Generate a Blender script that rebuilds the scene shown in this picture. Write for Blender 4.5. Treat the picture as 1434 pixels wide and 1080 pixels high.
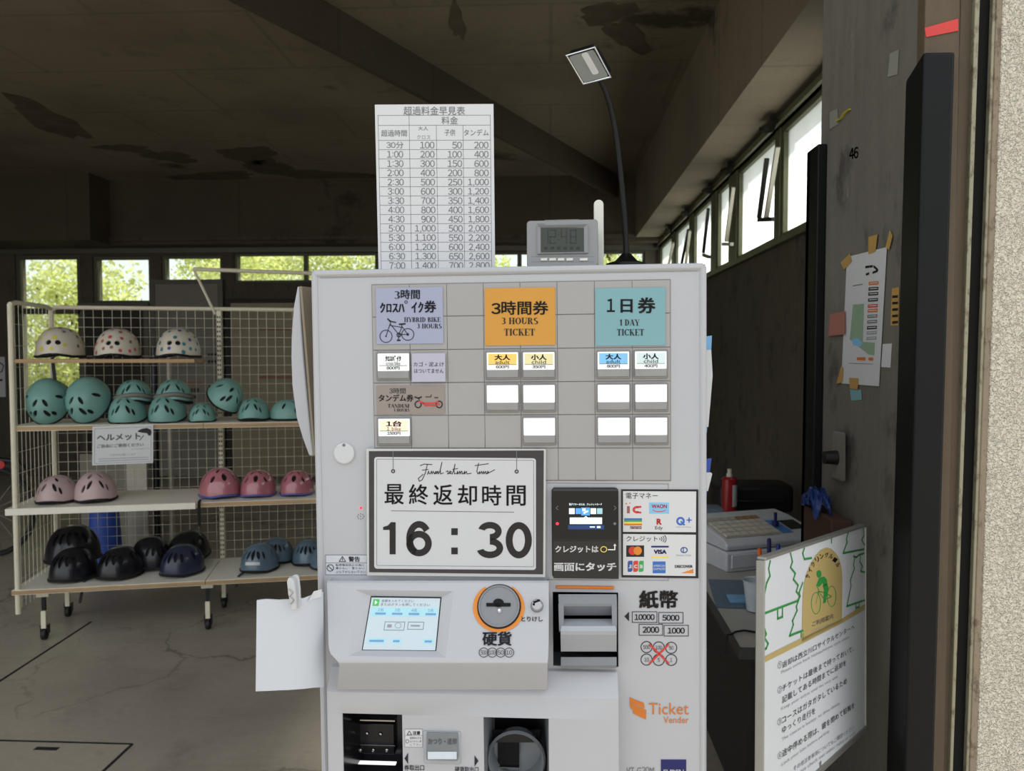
import bpy, bmesh, math, random
from mathutils import Matrix, Vector

# ------------------------------------------------------------------ camera, world, sun, exposure
for _o in list(bpy.data.objects):
    bpy.data.objects.remove(_o)
SC = bpy.context.scene
COL = SC.collection
V = Vector
FPX = 1070.0                      # focal length in pixels of the 1434 x 1080 frame
PSI, PIT = math.radians(2.84), math.radians(2.4)
CAM = V((0, 0, 1.5))
RT = V((math.cos(PSI), math.sin(PSI), 0))
FW = V((-math.sin(PSI) * math.cos(PIT), math.cos(PSI) * math.cos(PIT), -math.sin(PIT)))
UPV = RT.cross(FW)
cd = bpy.data.cameras.new('camera')
cd.sensor_width = 36.0
cd.lens = 36.0 * FPX / 1434.0
cd.clip_start, cd.clip_end = 0.02, 200
cd.dof.use_dof = True
cd.dof.focus_distance = 1.28
cd.dof.aperture_fstop = 9.0
cam = bpy.data.objects.new('camera', cd)
COL.objects.link(cam)
Mc = Matrix((RT, UPV, -FW)).transposed().to_4x4()
Mc.translation = CAM
cam.matrix_world = Mc
SC.camera = cam

W = bpy.data.worlds.new('overcast_sky')
SC.world = W
W.use_nodes = True
_bg = W.node_tree.nodes['Background']
_bg.inputs['Color'].default_value = (0.93, 0.97, 1.0, 1)
_bg.inputs['Strength'].default_value = 1.0

sd = bpy.data.lights.new('sun', 'SUN')
sd.energy, sd.angle, sd.color = 7.0, math.radians(6), (1, 0.95, 0.85)
sun = bpy.data.objects.new('sun', sd)
COL.objects.link(sun)
sun.rotation_euler = V((0.80, 0.22, 0.95)).to_track_quat('Z', 'Y').to_euler()      # high, from the right and behind
sun.location = (0, 12, 12)
SC.view_settings.view_transform = 'Standard'
SC.view_settings.look = 'None'
SC.view_settings.gamma = 1.0
SC.view_settings.use_curve_mapping = False
SC.view_settings.exposure = 0.42

RND = random.Random(7)


# ------------------------------------------------------------------ pixels to points on real planes
def ray(x, y):
    return FW + RT * ((x - 717) / FPX) + UPV * ((540 - y) / FPX)


def atz(x, y, z):
    d = ray(x, y)
    return CAM + d * ((z - CAM.z) / d.z)


def atX(x, y, X):
    d = ray(x, y)
    return CAM + d * (X / d.x)


def atY(x, y, Y):
    d = ray(x, y)
    return CAM + d * (Y / d.y)


def atd(x, y, d):
    return CAM + ray(x, y) * d


class Fr:
    """a plane in the place: O origin, X right, Z up, Y into it"""
    def __init__(s, O, X, Z):
        s.O = V(O)
        s.X = V(X).normalized()
        s.Z = V(Z)
        s.Z = (s.Z - s.X * s.Z.dot(s.X)).normalized()
        s.Y = s.Z.cross(s.X)

    def P(s, u, v, w=0.0):
        return s.O + s.X * u + s.Z * v - s.Y * w

    def px(s, x, y, w=0.0):
        d = ray(x, y)
        O = s.O - s.Y * w
        return CAM + d * ((O - CAM).dot(s.Y) / d.dot(s.Y))

    def uv(s, x, y, w=0.0):
        q = s.px(x, y, w) - s.O
        return q.dot(s.X), q.dot(s.Z)

    def mat(s):
        m = Matrix((s.X, s.Y, s.Z)).transposed().to_4x4()
        m.translation = s.O
        return m


# ------------------------------------------------------------------ materials (all procedural)
def lin(c):
    r = []
    for k in c[:3]:
        k = k / 255.0
        r.append(k / 12.92 if k <= 0.04045 else ((k + 0.055) / 1.055) ** 2.4)
    return tuple(r)


SPEC = {}
MATS = {}


def spec(name, rgb, rough=0.5, metal=0.0, var=0.06, scale=30.0, bump=0.0, bscale=200.0, emit=0.0, spec_=0.5, coat=0.0, kind=None):
    SPEC[name] = dict(rgb=rgb, rough=rough, metal=metal, var=var, scale=scale, bump=bump, bscale=bscale, emit=emit, spec=spec_, coat=coat, kind=kind)


def mat(name):
    if name in MATS:
        return MATS[name]
    s = SPEC[name]
    m = bpy.data.materials.new(name)
    MATS[name] = m
    m.use_nodes = True
    nt = m.node_tree
    N, L = nt.nodes, nt.links
    b = N['Principled BSDF']
    base = lin(s['rgb'])
    b.inputs['Roughness'].default_value = s['rough']
    b.inputs['Metallic'].default_value = s['metal']
    b.inputs['Specular IOR Level'].default_value = s['spec']
    b.inputs['Coat Weight'].default_value = s['coat']
    tc = N.new('ShaderNodeTexCoord')
    if s['kind'] == 'glass':
        tr = N.new('ShaderNodeBsdfTransparent')
        gl = N.new('ShaderNodeBsdfGlossy')
        gl.inputs['Roughness'].default_value = 0.02
        fr = N.new('ShaderNodeFresnel')
        mx = N.new('ShaderNodeMixShader')
        tr.inputs['Color'].default_value = (*base, 1)
        L.new(fr.outputs[0], mx.inputs[0])
        L.new(tr.outputs[0], mx.inputs[1])
        L.new(gl.outputs[0], mx.inputs[2])
        L.new(mx.outputs[0], N['Material Output'].inputs['Surface'])
        return m
    if s['kind'] == 'frosted':
        tr = N.new('ShaderNodeBsdfTransparent')
        tl = N.new('ShaderNodeBsdfTranslucent')
        mx = N.new('ShaderNodeMixShader')
        tl.inputs['Color'].default_value = (*base, 1)
        nz = N.new('ShaderNodeTexNoise')
        nz.inputs['Scale'].default_value = 3
        L.new(tc.outputs['Object'], nz.inputs['Vector'])
        mp = N.new('ShaderNodeMapRange')
        mp.inputs['To Min'].default_value = 0.35
        mp.inputs['To Max'].default_value = 0.6
        L.new(nz.outputs[0], mp.inputs[0])
        L.new(mp.outputs[0], mx.inputs[0])
        L.new(tr.outputs[0], mx.inputs[1])
        L.new(tl.outputs[0], mx.inputs[2])
        L.new(mx.outputs[0], N['Material Output'].inputs['Surface'])
        return m
    nz = N.new('ShaderNodeTexNoise')
    nz.inputs['Scale'].default_value = s['scale']
    nz.inputs['Detail'].default_value = 6
    L.new(tc.outputs['Object'], nz.inputs['Vector'])
    mx = N.new('ShaderNodeMix')
    mx.data_type = 'RGBA'
    a = [max(0.0, c * (1 - s['var'] * 2)) for c in base]
    d = [min(1.0, c * (1 + s['var'] * 2)) for c in base]
    mx.inputs['A'].default_value = (*a, 1)
    mx.inputs['B'].default_value = (*d, 1)
    L.new(nz.outputs['Fac'], mx.inputs['Factor'])
    col = mx.outputs['Result']

    def noise(sc, det=5, vec=None, rough=0.55):
        n = N.new('ShaderNodeTexNoise')
        n.inputs['Scale'].default_value = sc
        n.inputs['Detail'].default_value = det
        n.inputs['Roughness'].default_value = rough
        L.new(vec if vec else tc.outputs['Object'], n.inputs['Vector'])
        return n.outputs['Fac']

    def ramp(fac, a0, a1, c0=0.0, c1=1.0):
        r = N.new('ShaderNodeMapRange')
        r.inputs['From Min'].default_value = a0
        r.inputs['From Max'].default_value = a1
        r.inputs['To Min'].default_value = c0
        r.inputs['To Max'].default_value = c1
        L.new(fac, r.inputs[0])
        return r.outputs[0]

    def over(c, fac, rgb):
        k = N.new('ShaderNodeMix')
        k.data_type = 'RGBA'
        L.new(fac, k.inputs['Factor'])
        L.new(c, k.inputs['A'])
        k.inputs['B'].default_value = (*lin(rgb), 1)
        return k.outputs['Result']

    def mult(f, g):
        k = N.new('ShaderNodeMath')
        k.operation = 'MULTIPLY'
        L.new(f, k.inputs[0])
        if isinstance(g, float):
            k.inputs[1].default_value = g
        else:
            L.new(g, k.inputs[1])
        return k.outputs[0]

    def mapping(sx, sy, sz):
        k = N.new('ShaderNodeMapping')
        k.inputs['Scale'].default_value = (sx, sy, sz)
        L.new(tc.outputs['Object'], k.inputs['Vector'])
        return k.outputs[0]
    hgt = None
    if s['kind'] in ('concrete', 'floor', 'pillar'):
        col = over(col, ramp(noise(0.8, 8), 0.45, 0.75, 0, 0.55), [c * 0.62 for c in s['rgb']])
        col = over(col, ramp(noise(3.1, 8, None, 0.7), 0.56, 0.70, 0, 0.5), [c * 0.70 for c in s['rgb']])
        hgt = noise(40, 6)
    if s['kind'] == 'concrete':           # rust and soot patches with a shape of their own, board marks
        col = over(col, ramp(noise(0.55, 9, mapping(1, 1.7, 1), 0.72), 0.60, 0.66, 0, 0.75), [34, 27, 19])
        br = N.new('ShaderNodeTexBrick')
        br.inputs['Scale'].default_value = 0.28
        br.inputs['Mortar Size'].default_value = 0.004
        br.inputs['Color1'].default_value = (1, 1, 1, 1)
        br.inputs['Color2'].default_value = (1, 1, 1, 1)
        br.inputs['Mortar'].default_value = (0, 0, 0, 1)
        L.new(tc.outputs['Object'], br.inputs['Vector'])
        col = over(col, ramp(br.outputs['Color'], 1.0, 0.0, 0, 0.25), [c * 0.55 for c in s['rgb']])
    if s['kind'] == 'pillar':
        st = noise(26, 5, mapping(1, 1, 0.12), 0.7)
        col = over(col, ramp(st, 0.45, 0.75, 0, 0.5), [c * 0.72 for c in s['rgb']])
        col = over(col, ramp(noise(7, 7, mapping(1, 1, 0.7), 0.7), 0.55, 0.66, 0, 0.75), [c * 0.5 for c in s['rgb']])
        col = over(col, ramp(noise(9, 7, mapping(1, 1.3, 1), 0.7), 0.66, 0.72, 0, 0.55), [min(255, c * 1.35) for c in s['rgb']])
    if s['kind'] == 'floor':
        vo = N.new('ShaderNodeTexVoronoi')
        vo.feature = 'DISTANCE_TO_EDGE'
        vo.inputs['Scale'].default_value = 0.9
        wv = N.new('ShaderNodeVectorMath')
        wv.operation = 'ADD'
        n2 = N.new('ShaderNodeTexNoise')
        n2.inputs['Scale'].default_value = 2.2
        n2.inputs['Detail'].default_value = 6
        L.new(tc.outputs['Object'], n2.inputs['Vector'])
        sc2 = N.new('ShaderNodeVectorMath')
        sc2.operation = 'SCALE'
        sc2.inputs['Scale'].default_value = 0.7
        L.new(n2.outputs['Color'], sc2.inputs[0])
        L.new(tc.outputs['Object'], wv.inputs[0])
        L.new(sc2.outputs[0], wv.inputs[1])
        L.new(wv.outputs[0], vo.inputs['Vector'])
        crack = ramp(vo.outputs['Distance'], 0.0, 0.012, 1, 0)
        crack = mult(crack, ramp(noise(1.1, 4), 0.42, 0.6, 0, 0.8))
        col = over(col, crack, [34, 31, 26])
        col = over(col, ramp(noise(5, 8, mapping(0.35, 1.6, 1), 0.7), 0.55, 0.75, 0, 0.45), [122, 112, 98])
        L.new(ramp(noise(2.2, 6), 0.3, 0.7, 0.32, 0.6), b.inputs['Roughness'])
    if s['kind'] == 'stucco':
        vo = N.new('ShaderNodeTexVoronoi')
        vo.feature = 'SMOOTH_F1'
        vo.inputs['Scale'].default_value = 230
        wv = N.new('ShaderNodeVectorMath')
        wv.operation = 'ADD'
        n2 = N.new('ShaderNodeTexNoise')
        n2.inputs['Scale'].default_value = 90
        L.new(tc.outputs['Object'], n2.inputs['Vector'])
        sc2 = N.new('ShaderNodeVectorMath')
        sc2.operation = 'SCALE'
        sc2.inputs['Scale'].default_value = 0.02
        L.new(n2.outputs['Color'], sc2.inputs[0])
        L.new(tc.outputs['Object'], wv.inputs[0])
        L.new(sc2.outputs[0], wv.inputs[1])
        L.new(wv.outputs[0], vo.inputs['Vector'])
        hgt = vo.outputs['Distance']
        col = over(col, ramp(noise(9, 6, None, 0.75), 0.69, 0.74, 0, 0.5), [150, 96, 78])
    if s['kind'] == 'wood':
        g = noise(22, 6, mapping(0.4, 0.4, 0.03) if s['bump'] < 0 else mapping(0.06, 1, 1), 0.7)
        col = over(col, ramp(g, 0.4, 0.7, 0, 0.6), [c * 0.6 for c in s['rgb']])
    if s['kind'] == 'rust':
        col = over(col, ramp(noise(60, 6, mapping(1, 1, 0.5), 0.7), 0.52, 0.64, 0, 0.7), [84, 64, 48])
    if s['kind'] == 'leaf':
        tl = N.new('ShaderNodeBsdfTranslucent')
        L.new(col, tl.inputs['Color'])
        ms = N.new('ShaderNodeMixShader')
        ms.inputs[0].default_value = 0.6
        L.new(b.outputs[0], ms.inputs[1])
        L.new(tl.outputs[0], ms.inputs[2])
        L.new(ms.outputs[0], N['Material Output'].inputs['Surface'])
    L.new(col, b.inputs['Base Color'])
    if s['emit'] > 0:
        L.new(col, b.inputs['Emission Color'])
        b.inputs['Emission Strength'].default_value = s['emit']
    if s['bump'] != 0:
        bp = N.new('ShaderNodeBump')
        bp.inputs['Strength'].default_value = min(1, abs(s['bump']))
        bp.inputs['Distance'].default_value = 0.01 if s['kind'] in ('stucco',) else 0.003
        L.new(hgt if hgt else noise(s['bscale'], 3), bp.inputs['Height'])
        L.new(bp.outputs[0], b.inputs['Normal'])
    return m


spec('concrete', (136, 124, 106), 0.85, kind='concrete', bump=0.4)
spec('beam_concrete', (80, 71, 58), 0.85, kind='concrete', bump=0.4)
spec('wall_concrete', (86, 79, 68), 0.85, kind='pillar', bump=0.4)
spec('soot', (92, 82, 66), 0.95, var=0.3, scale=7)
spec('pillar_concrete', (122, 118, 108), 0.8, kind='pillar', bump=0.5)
spec('floor_concrete', (168, 159, 145), 0.5, kind='floor', bump=0.15)
spec("pavement", (132, 128, 120), 0.9, var=0.15, scale=6, bump=0.3)
spec('stucco', (218, 211, 194), 0.9, kind='stucco', bump=1.0)
spec('soil', (70, 80, 45), 0.9, var=0.3, scale=4)
spec('window_metal', (92, 90, 78), 0.5, 0.3)
spec('window_green', (96, 98, 74), 0.5, 0.2)
spec('tan_red', (140, 98, 76), 0.6)
spec('flange_shade', (140, 128, 108), 0.6)
spec('window_pale', (176, 172, 160), 0.4, 0.3)
spec('dark_panel', (44, 40, 33), 0.7, var=0.15, scale=5)
spec('grey_panel', (128, 124, 112), 0.6, var=0.08, scale=4)
spec('cream_door', (150, 138, 112), 0.55, var=0.1, scale=3)
spec('glass', (245, 250, 245), kind='glass')
spec('frosted', (250, 255, 250), kind='frosted')
spec('pad_vinyl', (12, 13, 15), 0.5, bump=0.15, bscale=300, spec_=0.22)
spec('jamb_wood', (92, 78, 60), 0.7, kind='wood', bump=-0.2)
spec('jamb_steel', (150, 146, 124), 0.5, 0.4, kind='rust')
spec('rust_steel', (140, 126, 108), 0.8, kind='rust', bump=0.5)
spec('black', (14, 14, 15), 0.5)
spec('gap', (6, 6, 6), 0.9)
spec('bark', (96, 80, 62), 0.9, var=0.25, scale=14, bump=0.6)
spec('leaf_a', (232, 244, 150), 0.5, var=0.3, scale=2.0, kind='leaf')
spec('leaf_b', (212, 236, 130), 0.5, var=0.3, scale=2.0, kind='leaf')
# machine
spec('machine_white', (181, 182, 187), 0.38, var=0.012, scale=3, bump=0.03, bscale=600)
spec('tile_grey', (161, 159, 158), 0.42, var=0.012, scale=4)
spec("seam", (132, 130, 128), 0.7)
spec('bezel_grey', (132, 130, 129), 0.4)
spec('lens_lit', (240, 246, 243), 0.3, var=0.01, emit=0.36)
spec('lens_low', (150, 151, 153), 0.35)
spec('plastic_grey', (128, 131, 136), 0.35, var=0.02)
spec('plastic_light', (168, 172, 178), 0.35, var=0.02)
spec('orange', (220, 132, 36), 0.45, var=0.02)
spec('dark_orange', (206, 116, 34), 0.45, var=0.02)
spec('ink', (22, 24, 40), 0.6)
spec('ink_black', (24, 21, 22), 0.6)
spec('ink_grey', (110, 112, 116), 0.6)
spec('ink_light', (150, 152, 158), 0.6)
spec('ink_red', (206, 58, 48), 0.6)
spec('ink_blue', (52, 84, 150), 0.6)
spec('ink_navy', (24, 26, 96), 0.5)
spec('lcd', (178, 192, 200), 0.15, var=0.02, scale=12, emit=0.22)
spec('lcd_mint', (150, 196, 206), 0.15, var=0.05, scale=30, emit=0.25)
spec('lcd_blue', (100, 140, 185), 0.2, emit=0.2)
spec('lcd_green', (60, 150, 70), 0.2, emit=0.5)
spec('screen_black', (6, 7, 10), 0.08, spec_=0.5)
spec('reader_black', (26, 25, 25), 0.3, coat=0.2)
spec('screen_white', (215, 238, 245), 0.2, emit=0.9)
spec('screen_blue', (70, 130, 205), 0.2, emit=0.8)
spec('screen_navy', (24, 50, 96), 0.2, emit=0.5)
spec('led_red', (240, 30, 50), 0.3, emit=2.0)
spec('steel', (170, 170, 172), 0.22, 1.0)
spec('dark_steel', (60, 60, 64), 0.3, 0.9)
spec('tray_dark', (46, 46, 50), 0.2, 0.7)
spec('led_white', (250, 250, 245), 0.3, emit=0.7)
spec('smoke_plastic', (120, 124, 128), 0.15, var=0.05, scale=20)
# papers
spec('paper', (199, 203, 211), 0.6, var=0.015, scale=8)
spec('paper_white', (208, 209, 212), 0.35, var=0.015, scale=8)
spec('paper_lav', (158, 163, 188), 0.55, var=0.015)
spec('paper_lav2', (182, 180, 198), 0.55, var=0.015)
spec('paper_tan', (146, 136, 130), 0.55, var=0.015)
spec('paper_orange', (204, 146, 56), 0.55, var=0.015)
spec('paper_cyan', (122, 166, 174), 0.55, var=0.015)
spec('label_orange', (250, 205, 110), 0.5, emit=0.08)
spec('label_cream', (232, 222, 170), 0.5, emit=0.08)
spec('label_blue', (130, 195, 240), 0.5, emit=0.08)
spec('label_ice', (214, 232, 234), 0.5, emit=0.08)
spec('label_peach', (250, 220, 190), 0.5, emit=0.3)
spec('label_white', (240, 243, 243), 0.5, emit=0.08)
spec('sign_wood', (58, 55, 58), 0.45, kind='wood', bump=0.02)
spec('clear_sleeve', (196, 197, 195), 0.2, var=0.01)
spec('red', (200, 40, 40), 0.4)
spec('maroon', (150, 90, 80), 0.5)
spec('logo_green', (60, 160, 80), 0.5)
spec('logo_yellow', (235, 205, 90), 0.5)
spec('logo_lightblue', (130, 190, 228), 0.5)
spec('logo_blue', (50, 105, 185), 0.5)
spec('white', (199, 200, 204), 0.4, var=0.01)
spec('print_white', (235, 236, 238), 0.5, var=0.01)
# clock, lamp
spec('silver', (136, 137, 138), 0.4, 0.3, var=0.02)
spec('clock_lcd', (46, 53, 46), 0.12, var=0.04, scale=40)
spec('clock_digit', (18, 22, 19), 0.3)
spec('chrome', (225, 225, 225), 0.1, 1.0)
spec('lamp_black', (8, 8, 9), 0.35, spec_=0.25)
spec('lamp_glass', (150, 155, 152), 0.08, var=0.04, scale=60, coat=0.6)
spec('lamp_tube', (226, 228, 228), 0.25)
spec('stick_white', (216, 216, 206), 0.5)
# shelf
spec('ivory_metal', (226, 219, 196), 0.45, var=0.05)
spec('board_wood', (190, 158, 116), 0.6, kind='wood', bump=0.05)
spec('board_white', (238, 233, 220), 0.5, var=0.04)
spec('rubber', (24, 24, 25), 0.6)
spec('helmet_white', (214, 206, 190), 0.35, var=0.03)
spec('helmet_teal', (122, 168, 160), 0.36, var=0.03)
spec('helmet_mauve', (196, 172, 172), 0.36, var=0.03)
spec('helmet_pink', (184, 116, 126), 0.2, var=0.06, coat=0.7)
spec('helmet_black', (24, 25, 31), 0.28, var=0.05, coat=0.2)
spec('helmet_navy', (44, 48, 72), 0.28, coat=0.2)
spec('helmet_blue', (96, 116, 132), 0.25, coat=0.3)
spec('helmet_rim', (86, 96, 168), 0.35)
spec('helmet_foam', (120, 118, 112), 0.7)
spec('liner', (16, 16, 17), 0.8)
spec('strap_black', (15, 15, 16), 0.7)
spec('dot_yellow', (214, 204, 60), 0.4)
spec('dot_red', (196, 84, 84), 0.4)
spec('dot_teal', (60, 128, 138), 0.4)
spec('bin_blue', (44, 78, 168), 0.5)
spec('desk_grey', (170, 167, 160), 0.45, var=0.05)
spec('desk_edge', (62, 64, 64), 0.5)
spec('mat_blue', (96, 116, 134), 0.6)
spec('register_grey', (196, 198, 204), 0.4)
spec('register_top', (170, 166, 156), 0.45)
spec('key_cream', (205, 200, 186), 0.5)
spec('key_brown', (150, 110, 70), 0.5)
spec('key_blue', (70, 130, 200), 0.5)
spec('can_red', (150, 30, 36), 0.25, coat=0.4)
spec('clear_plastic', (205, 214, 224), 0.2)
spec('folder_blue', (120, 178, 224), 0.4)
spec('pen_orange', (244, 110, 40), 0.4)
spec('pen_blue', (40, 56, 150), 0.4)
spec('cloth_blue', (34, 58, 116), 0.5, bump=0.3, bscale=60)
spec('carton', (72, 48, 37), 0.8)
spec('frame_grey', (150, 148, 142), 0.4, 0.5)
spec('sign_face', (212, 215, 220), 0.4, var=0.01)
spec('sign_gold', (184, 162, 106), 0.45, var=0.02)
spec('sign_green', (48, 140, 64), 0.45, var=0.02)
spec('tape_tan', (186, 148, 84), 0.4)
spec('tape_clear', (150, 150, 140), 0.3)
spec('tape_red', (206, 56, 50), 0.4)
spec('pink_box', (170, 112, 100), 0.5)
spec('map_green', (140, 165, 140), 0.6)


# ------------------------------------------------------------------ geometry collector
_TXT = {}


def text_geo(st):
    """outline of a line of text; figures use the full-width gothic forms, set close"""
    if not any(c in '0123456789' for c in st):
        return glyphs(st)
    vs, fs, x, run = [], [], 0.0, ''

    def put(g, dx):
        b = len(vs)
        vs.extend([(a + dx, c) for a, c in g[0]])
        fs.extend([tuple(i + b for i in f) for f in g[1]])
    for c in st + '\0':
        if c in '0123456789' or c in ':,\0':
            if run:
                g = glyphs(run)
                put(g, x)
                x += max(a for a, _ in g[0]) + 0.06
                run = ''
            if c in '0123456789':
                g = glyphs(chr(ord(c) + 0xFEE0))
                lo, hi = min(a for a, _ in g[0]), max(a for a, _ in g[0])
                put(g, x + 0.28 - (lo + hi) / 2)
                x += 0.56
            elif c == ':':
                for y in (0.10, 0.50):
                    put(([(0.09, y), (0.19, y), (0.19, y + .1), (0.09, y + .1)], [(0, 1, 2, 3)]), x)
                x += 0.28
            elif c == ',':
                put(([(0.12, 0.1), (0.2, 0.1), (0.2, 0.0), (0.12, -.14), (0.08, -.14), (0.12, 0)], [(0, 1, 2, 3, 4, 5)]), x)
                x += 0.28
        else:
            run += c
    return vs, fs


def glyphs(s, bold=0.0):
    key = (s, bold)
    if key not in _TXT:
        c = bpy.data.curves.new('t', 'FONT')
        c.body = s
        c.size = 1
        c.resolution_u = 3
        c.offset = bold
        o = bpy.data.objects.new('t', c)
        COL.objects.link(o)
        dg = bpy.context.evaluated_depsgraph_get()
        me = bpy.data.meshes.new_from_object(o.evaluated_get(dg))
        vs = [(v.co.x, v.co.y) for v in me.vertices]
        fs = [tuple(p.vertices) for p in me.polygons]
        bpy.data.objects.remove(o)
        bpy.data.curves.remove(c)
        bpy.data.meshes.remove(me)
        _TXT[key] = (vs, fs)
    return _TXT[key]


class G:
    def __init__(s):
        s.v, s.f, s.m, s.mats = [], [], [], []

    def mi(s, name):
        if name not in s.mats:
            s.mats.append(name)
        return s.mats.index(name)

    def add(s, vs, fs, m, M=None):
        b = len(s.v)
        for p in vs:
            p = V(p)
            s.v.append(M @ p if M is not None else p)
        k = s.mi(m)
        for f in fs:
            s.f.append(tuple(i + b for i in f))
            s.m.append(k)
        return s

    def box(s, lo, hi, m, M=None):
        (a, b, c), (d, e, f) = lo, hi
        vs = [(a, b, c), (d, b, c), (d, e, c), (a, e, c), (a, b, f), (d, b, f), (d, e, f), (a, e, f)]
        fs = [(0, 3, 2, 1), (4, 5, 6, 7), (0, 1, 5, 4), (1, 2, 6, 5), (2, 3, 7, 6), (3, 0, 4, 7)]
        return s.add(vs, fs, m, M)

    def hexa(s, a, b, m):
        """a, b: two matching closed rings of points joined into a solid"""
        n = len(a)
        fs = [tuple(range(n))[::-1], tuple(range(n, 2 * n))]
        for i in range(n):
            j = (i + 1) % n
            fs.append((i, j, n + j, n + i))
        return s.add(list(a) + list(b), fs, m)

    def face(s, pts, m):
        return s.add(pts, [tuple(range(len(pts)))], m)

    def tube(s, pts, r, m, n=8, caps=True, M=None, flat=None):
        pts = [V(p) for p in pts]
        rr = r if isinstance(r, (list, tuple)) else [r] * len(pts)
        vs, fs = [], []
        t0 = (pts[1] - pts[0]).normalized()
        ref = V((0, 0, 1)) if abs(t0.z) < 0.9 else V((1, 0, 0))
        nrm = t0.cross(ref).normalized()
        for i, p in enumerate(pts):
            t = (pts[min(i + 1, len(pts) - 1)] - pts[max(i - 1, 0)]).normalized()
            nrm = (nrm - t * nrm.dot(t)).normalized()
            bn = t.cross(nrm)
            for k in range(n):
                a = 2 * math.pi * (k + 0.5) / n
                fx = 1.0 if flat is None else flat
                vs.append(p + nrm * math.cos(a) * rr[i] + bn * math.sin(a) * rr[i] * fx)
        for i in range(len(pts) - 1):
            for k in range(n):
                j = (k + 1) % n
                fs.append((i * n + k, i * n + j, (i + 1) * n + j, (i + 1) * n + k))
        if caps:
            fs.append(tuple(range(n))[::-1])
            fs.append(tuple(range((len(pts) - 1) * n, len(pts) * n)))
        return s.add(vs, fs, m, M)

    def lathe(s, prof, m, n=24, M=None, a0=0.0, a1=2 * math.pi):
        full = abs(a1 - a0 - 2 * math.pi) < 1e-6
        cols = n if full else n + 1
        vs, fs = [], []
        for r, z in prof:
            for k in range(cols):
                a = a0 + (a1 - a0) * k / n
                vs.append((r * math.cos(a), r * math.sin(a), z))
        for i in range(len(prof) - 1):
            for k in range(n):
                j = (k + 1) % cols
                fs.append((i * cols + k, i * cols + j, (i + 1) * cols + j, (i + 1) * cols + k))
        return s.add(vs, fs, m, M)

    def surf(s, fn, nu, nv, m, M=None, closed_u=False):
        vs, fs = [], []
        for j in range(nv + 1):
            for i in range(nu if closed_u else nu + 1):
                vs.append(fn(i / nu, j / nv))
        c = nu if closed_u else nu + 1
        for j in range(nv):
            for i in range(nu):
                k = (i + 1) % c
                fs.append((j * c + i, j * c + k, (j + 1) * c + k, (j + 1) * c + i))
        return s.add(vs, fs, m, M)

    def build(s, name, parent=None, world=True, bevel=0.0, seg=2, smooth=0.6, normals=True, loc=None):
        me = bpy.data.meshes.new(name)
        o = bpy.data.objects.new(name, me)
        COL.objects.link(o)
        if parent is not None:
            o.parent = parent
            if world:
                r = parent
                while r.parent is not None:
                    r = r.parent
                inv = r.matrix_basis.inverted()
                vs = [inv @ p for p in s.v]
            else:
                vs = s.v
        elif loc == 'origin':
            vs = s.v
        else:
            if loc is None:
                xs, ys, zs = zip(*[tuple(p) for p in s.v])
                loc = V(((min(xs) + max(xs)) / 2, (min(ys) + max(ys)) / 2, min(zs)))
            o.location = loc
            vs = [p - V(loc) for p in s.v]
        me.from_pydata([tuple(p) for p in vs], [], s.f)
        for k in s.mats:
            me.materials.append(mat(k))
        me.polygons.foreach_set('material_index', s.m)
        if normals:
            bm = bmesh.new()
            bm.from_mesh(me)
            bmesh.ops.recalc_face_normals(bm, faces=bm.faces)
            bm.to_mesh(me)
            bm.free()
        if smooth:
            me.polygons.foreach_set('use_smooth', [True] * len(me.polygons))
            me.set_sharp_from_angle(angle=smooth)
        me.update()
        if bevel:
            b = o.modifiers.new('bevel', 'BEVEL')
            b.width, b.segments, b.limit_method, b.angle_limit = bevel, seg, 'ANGLE', 0.6
            b.harden_normals = False
        return o


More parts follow.
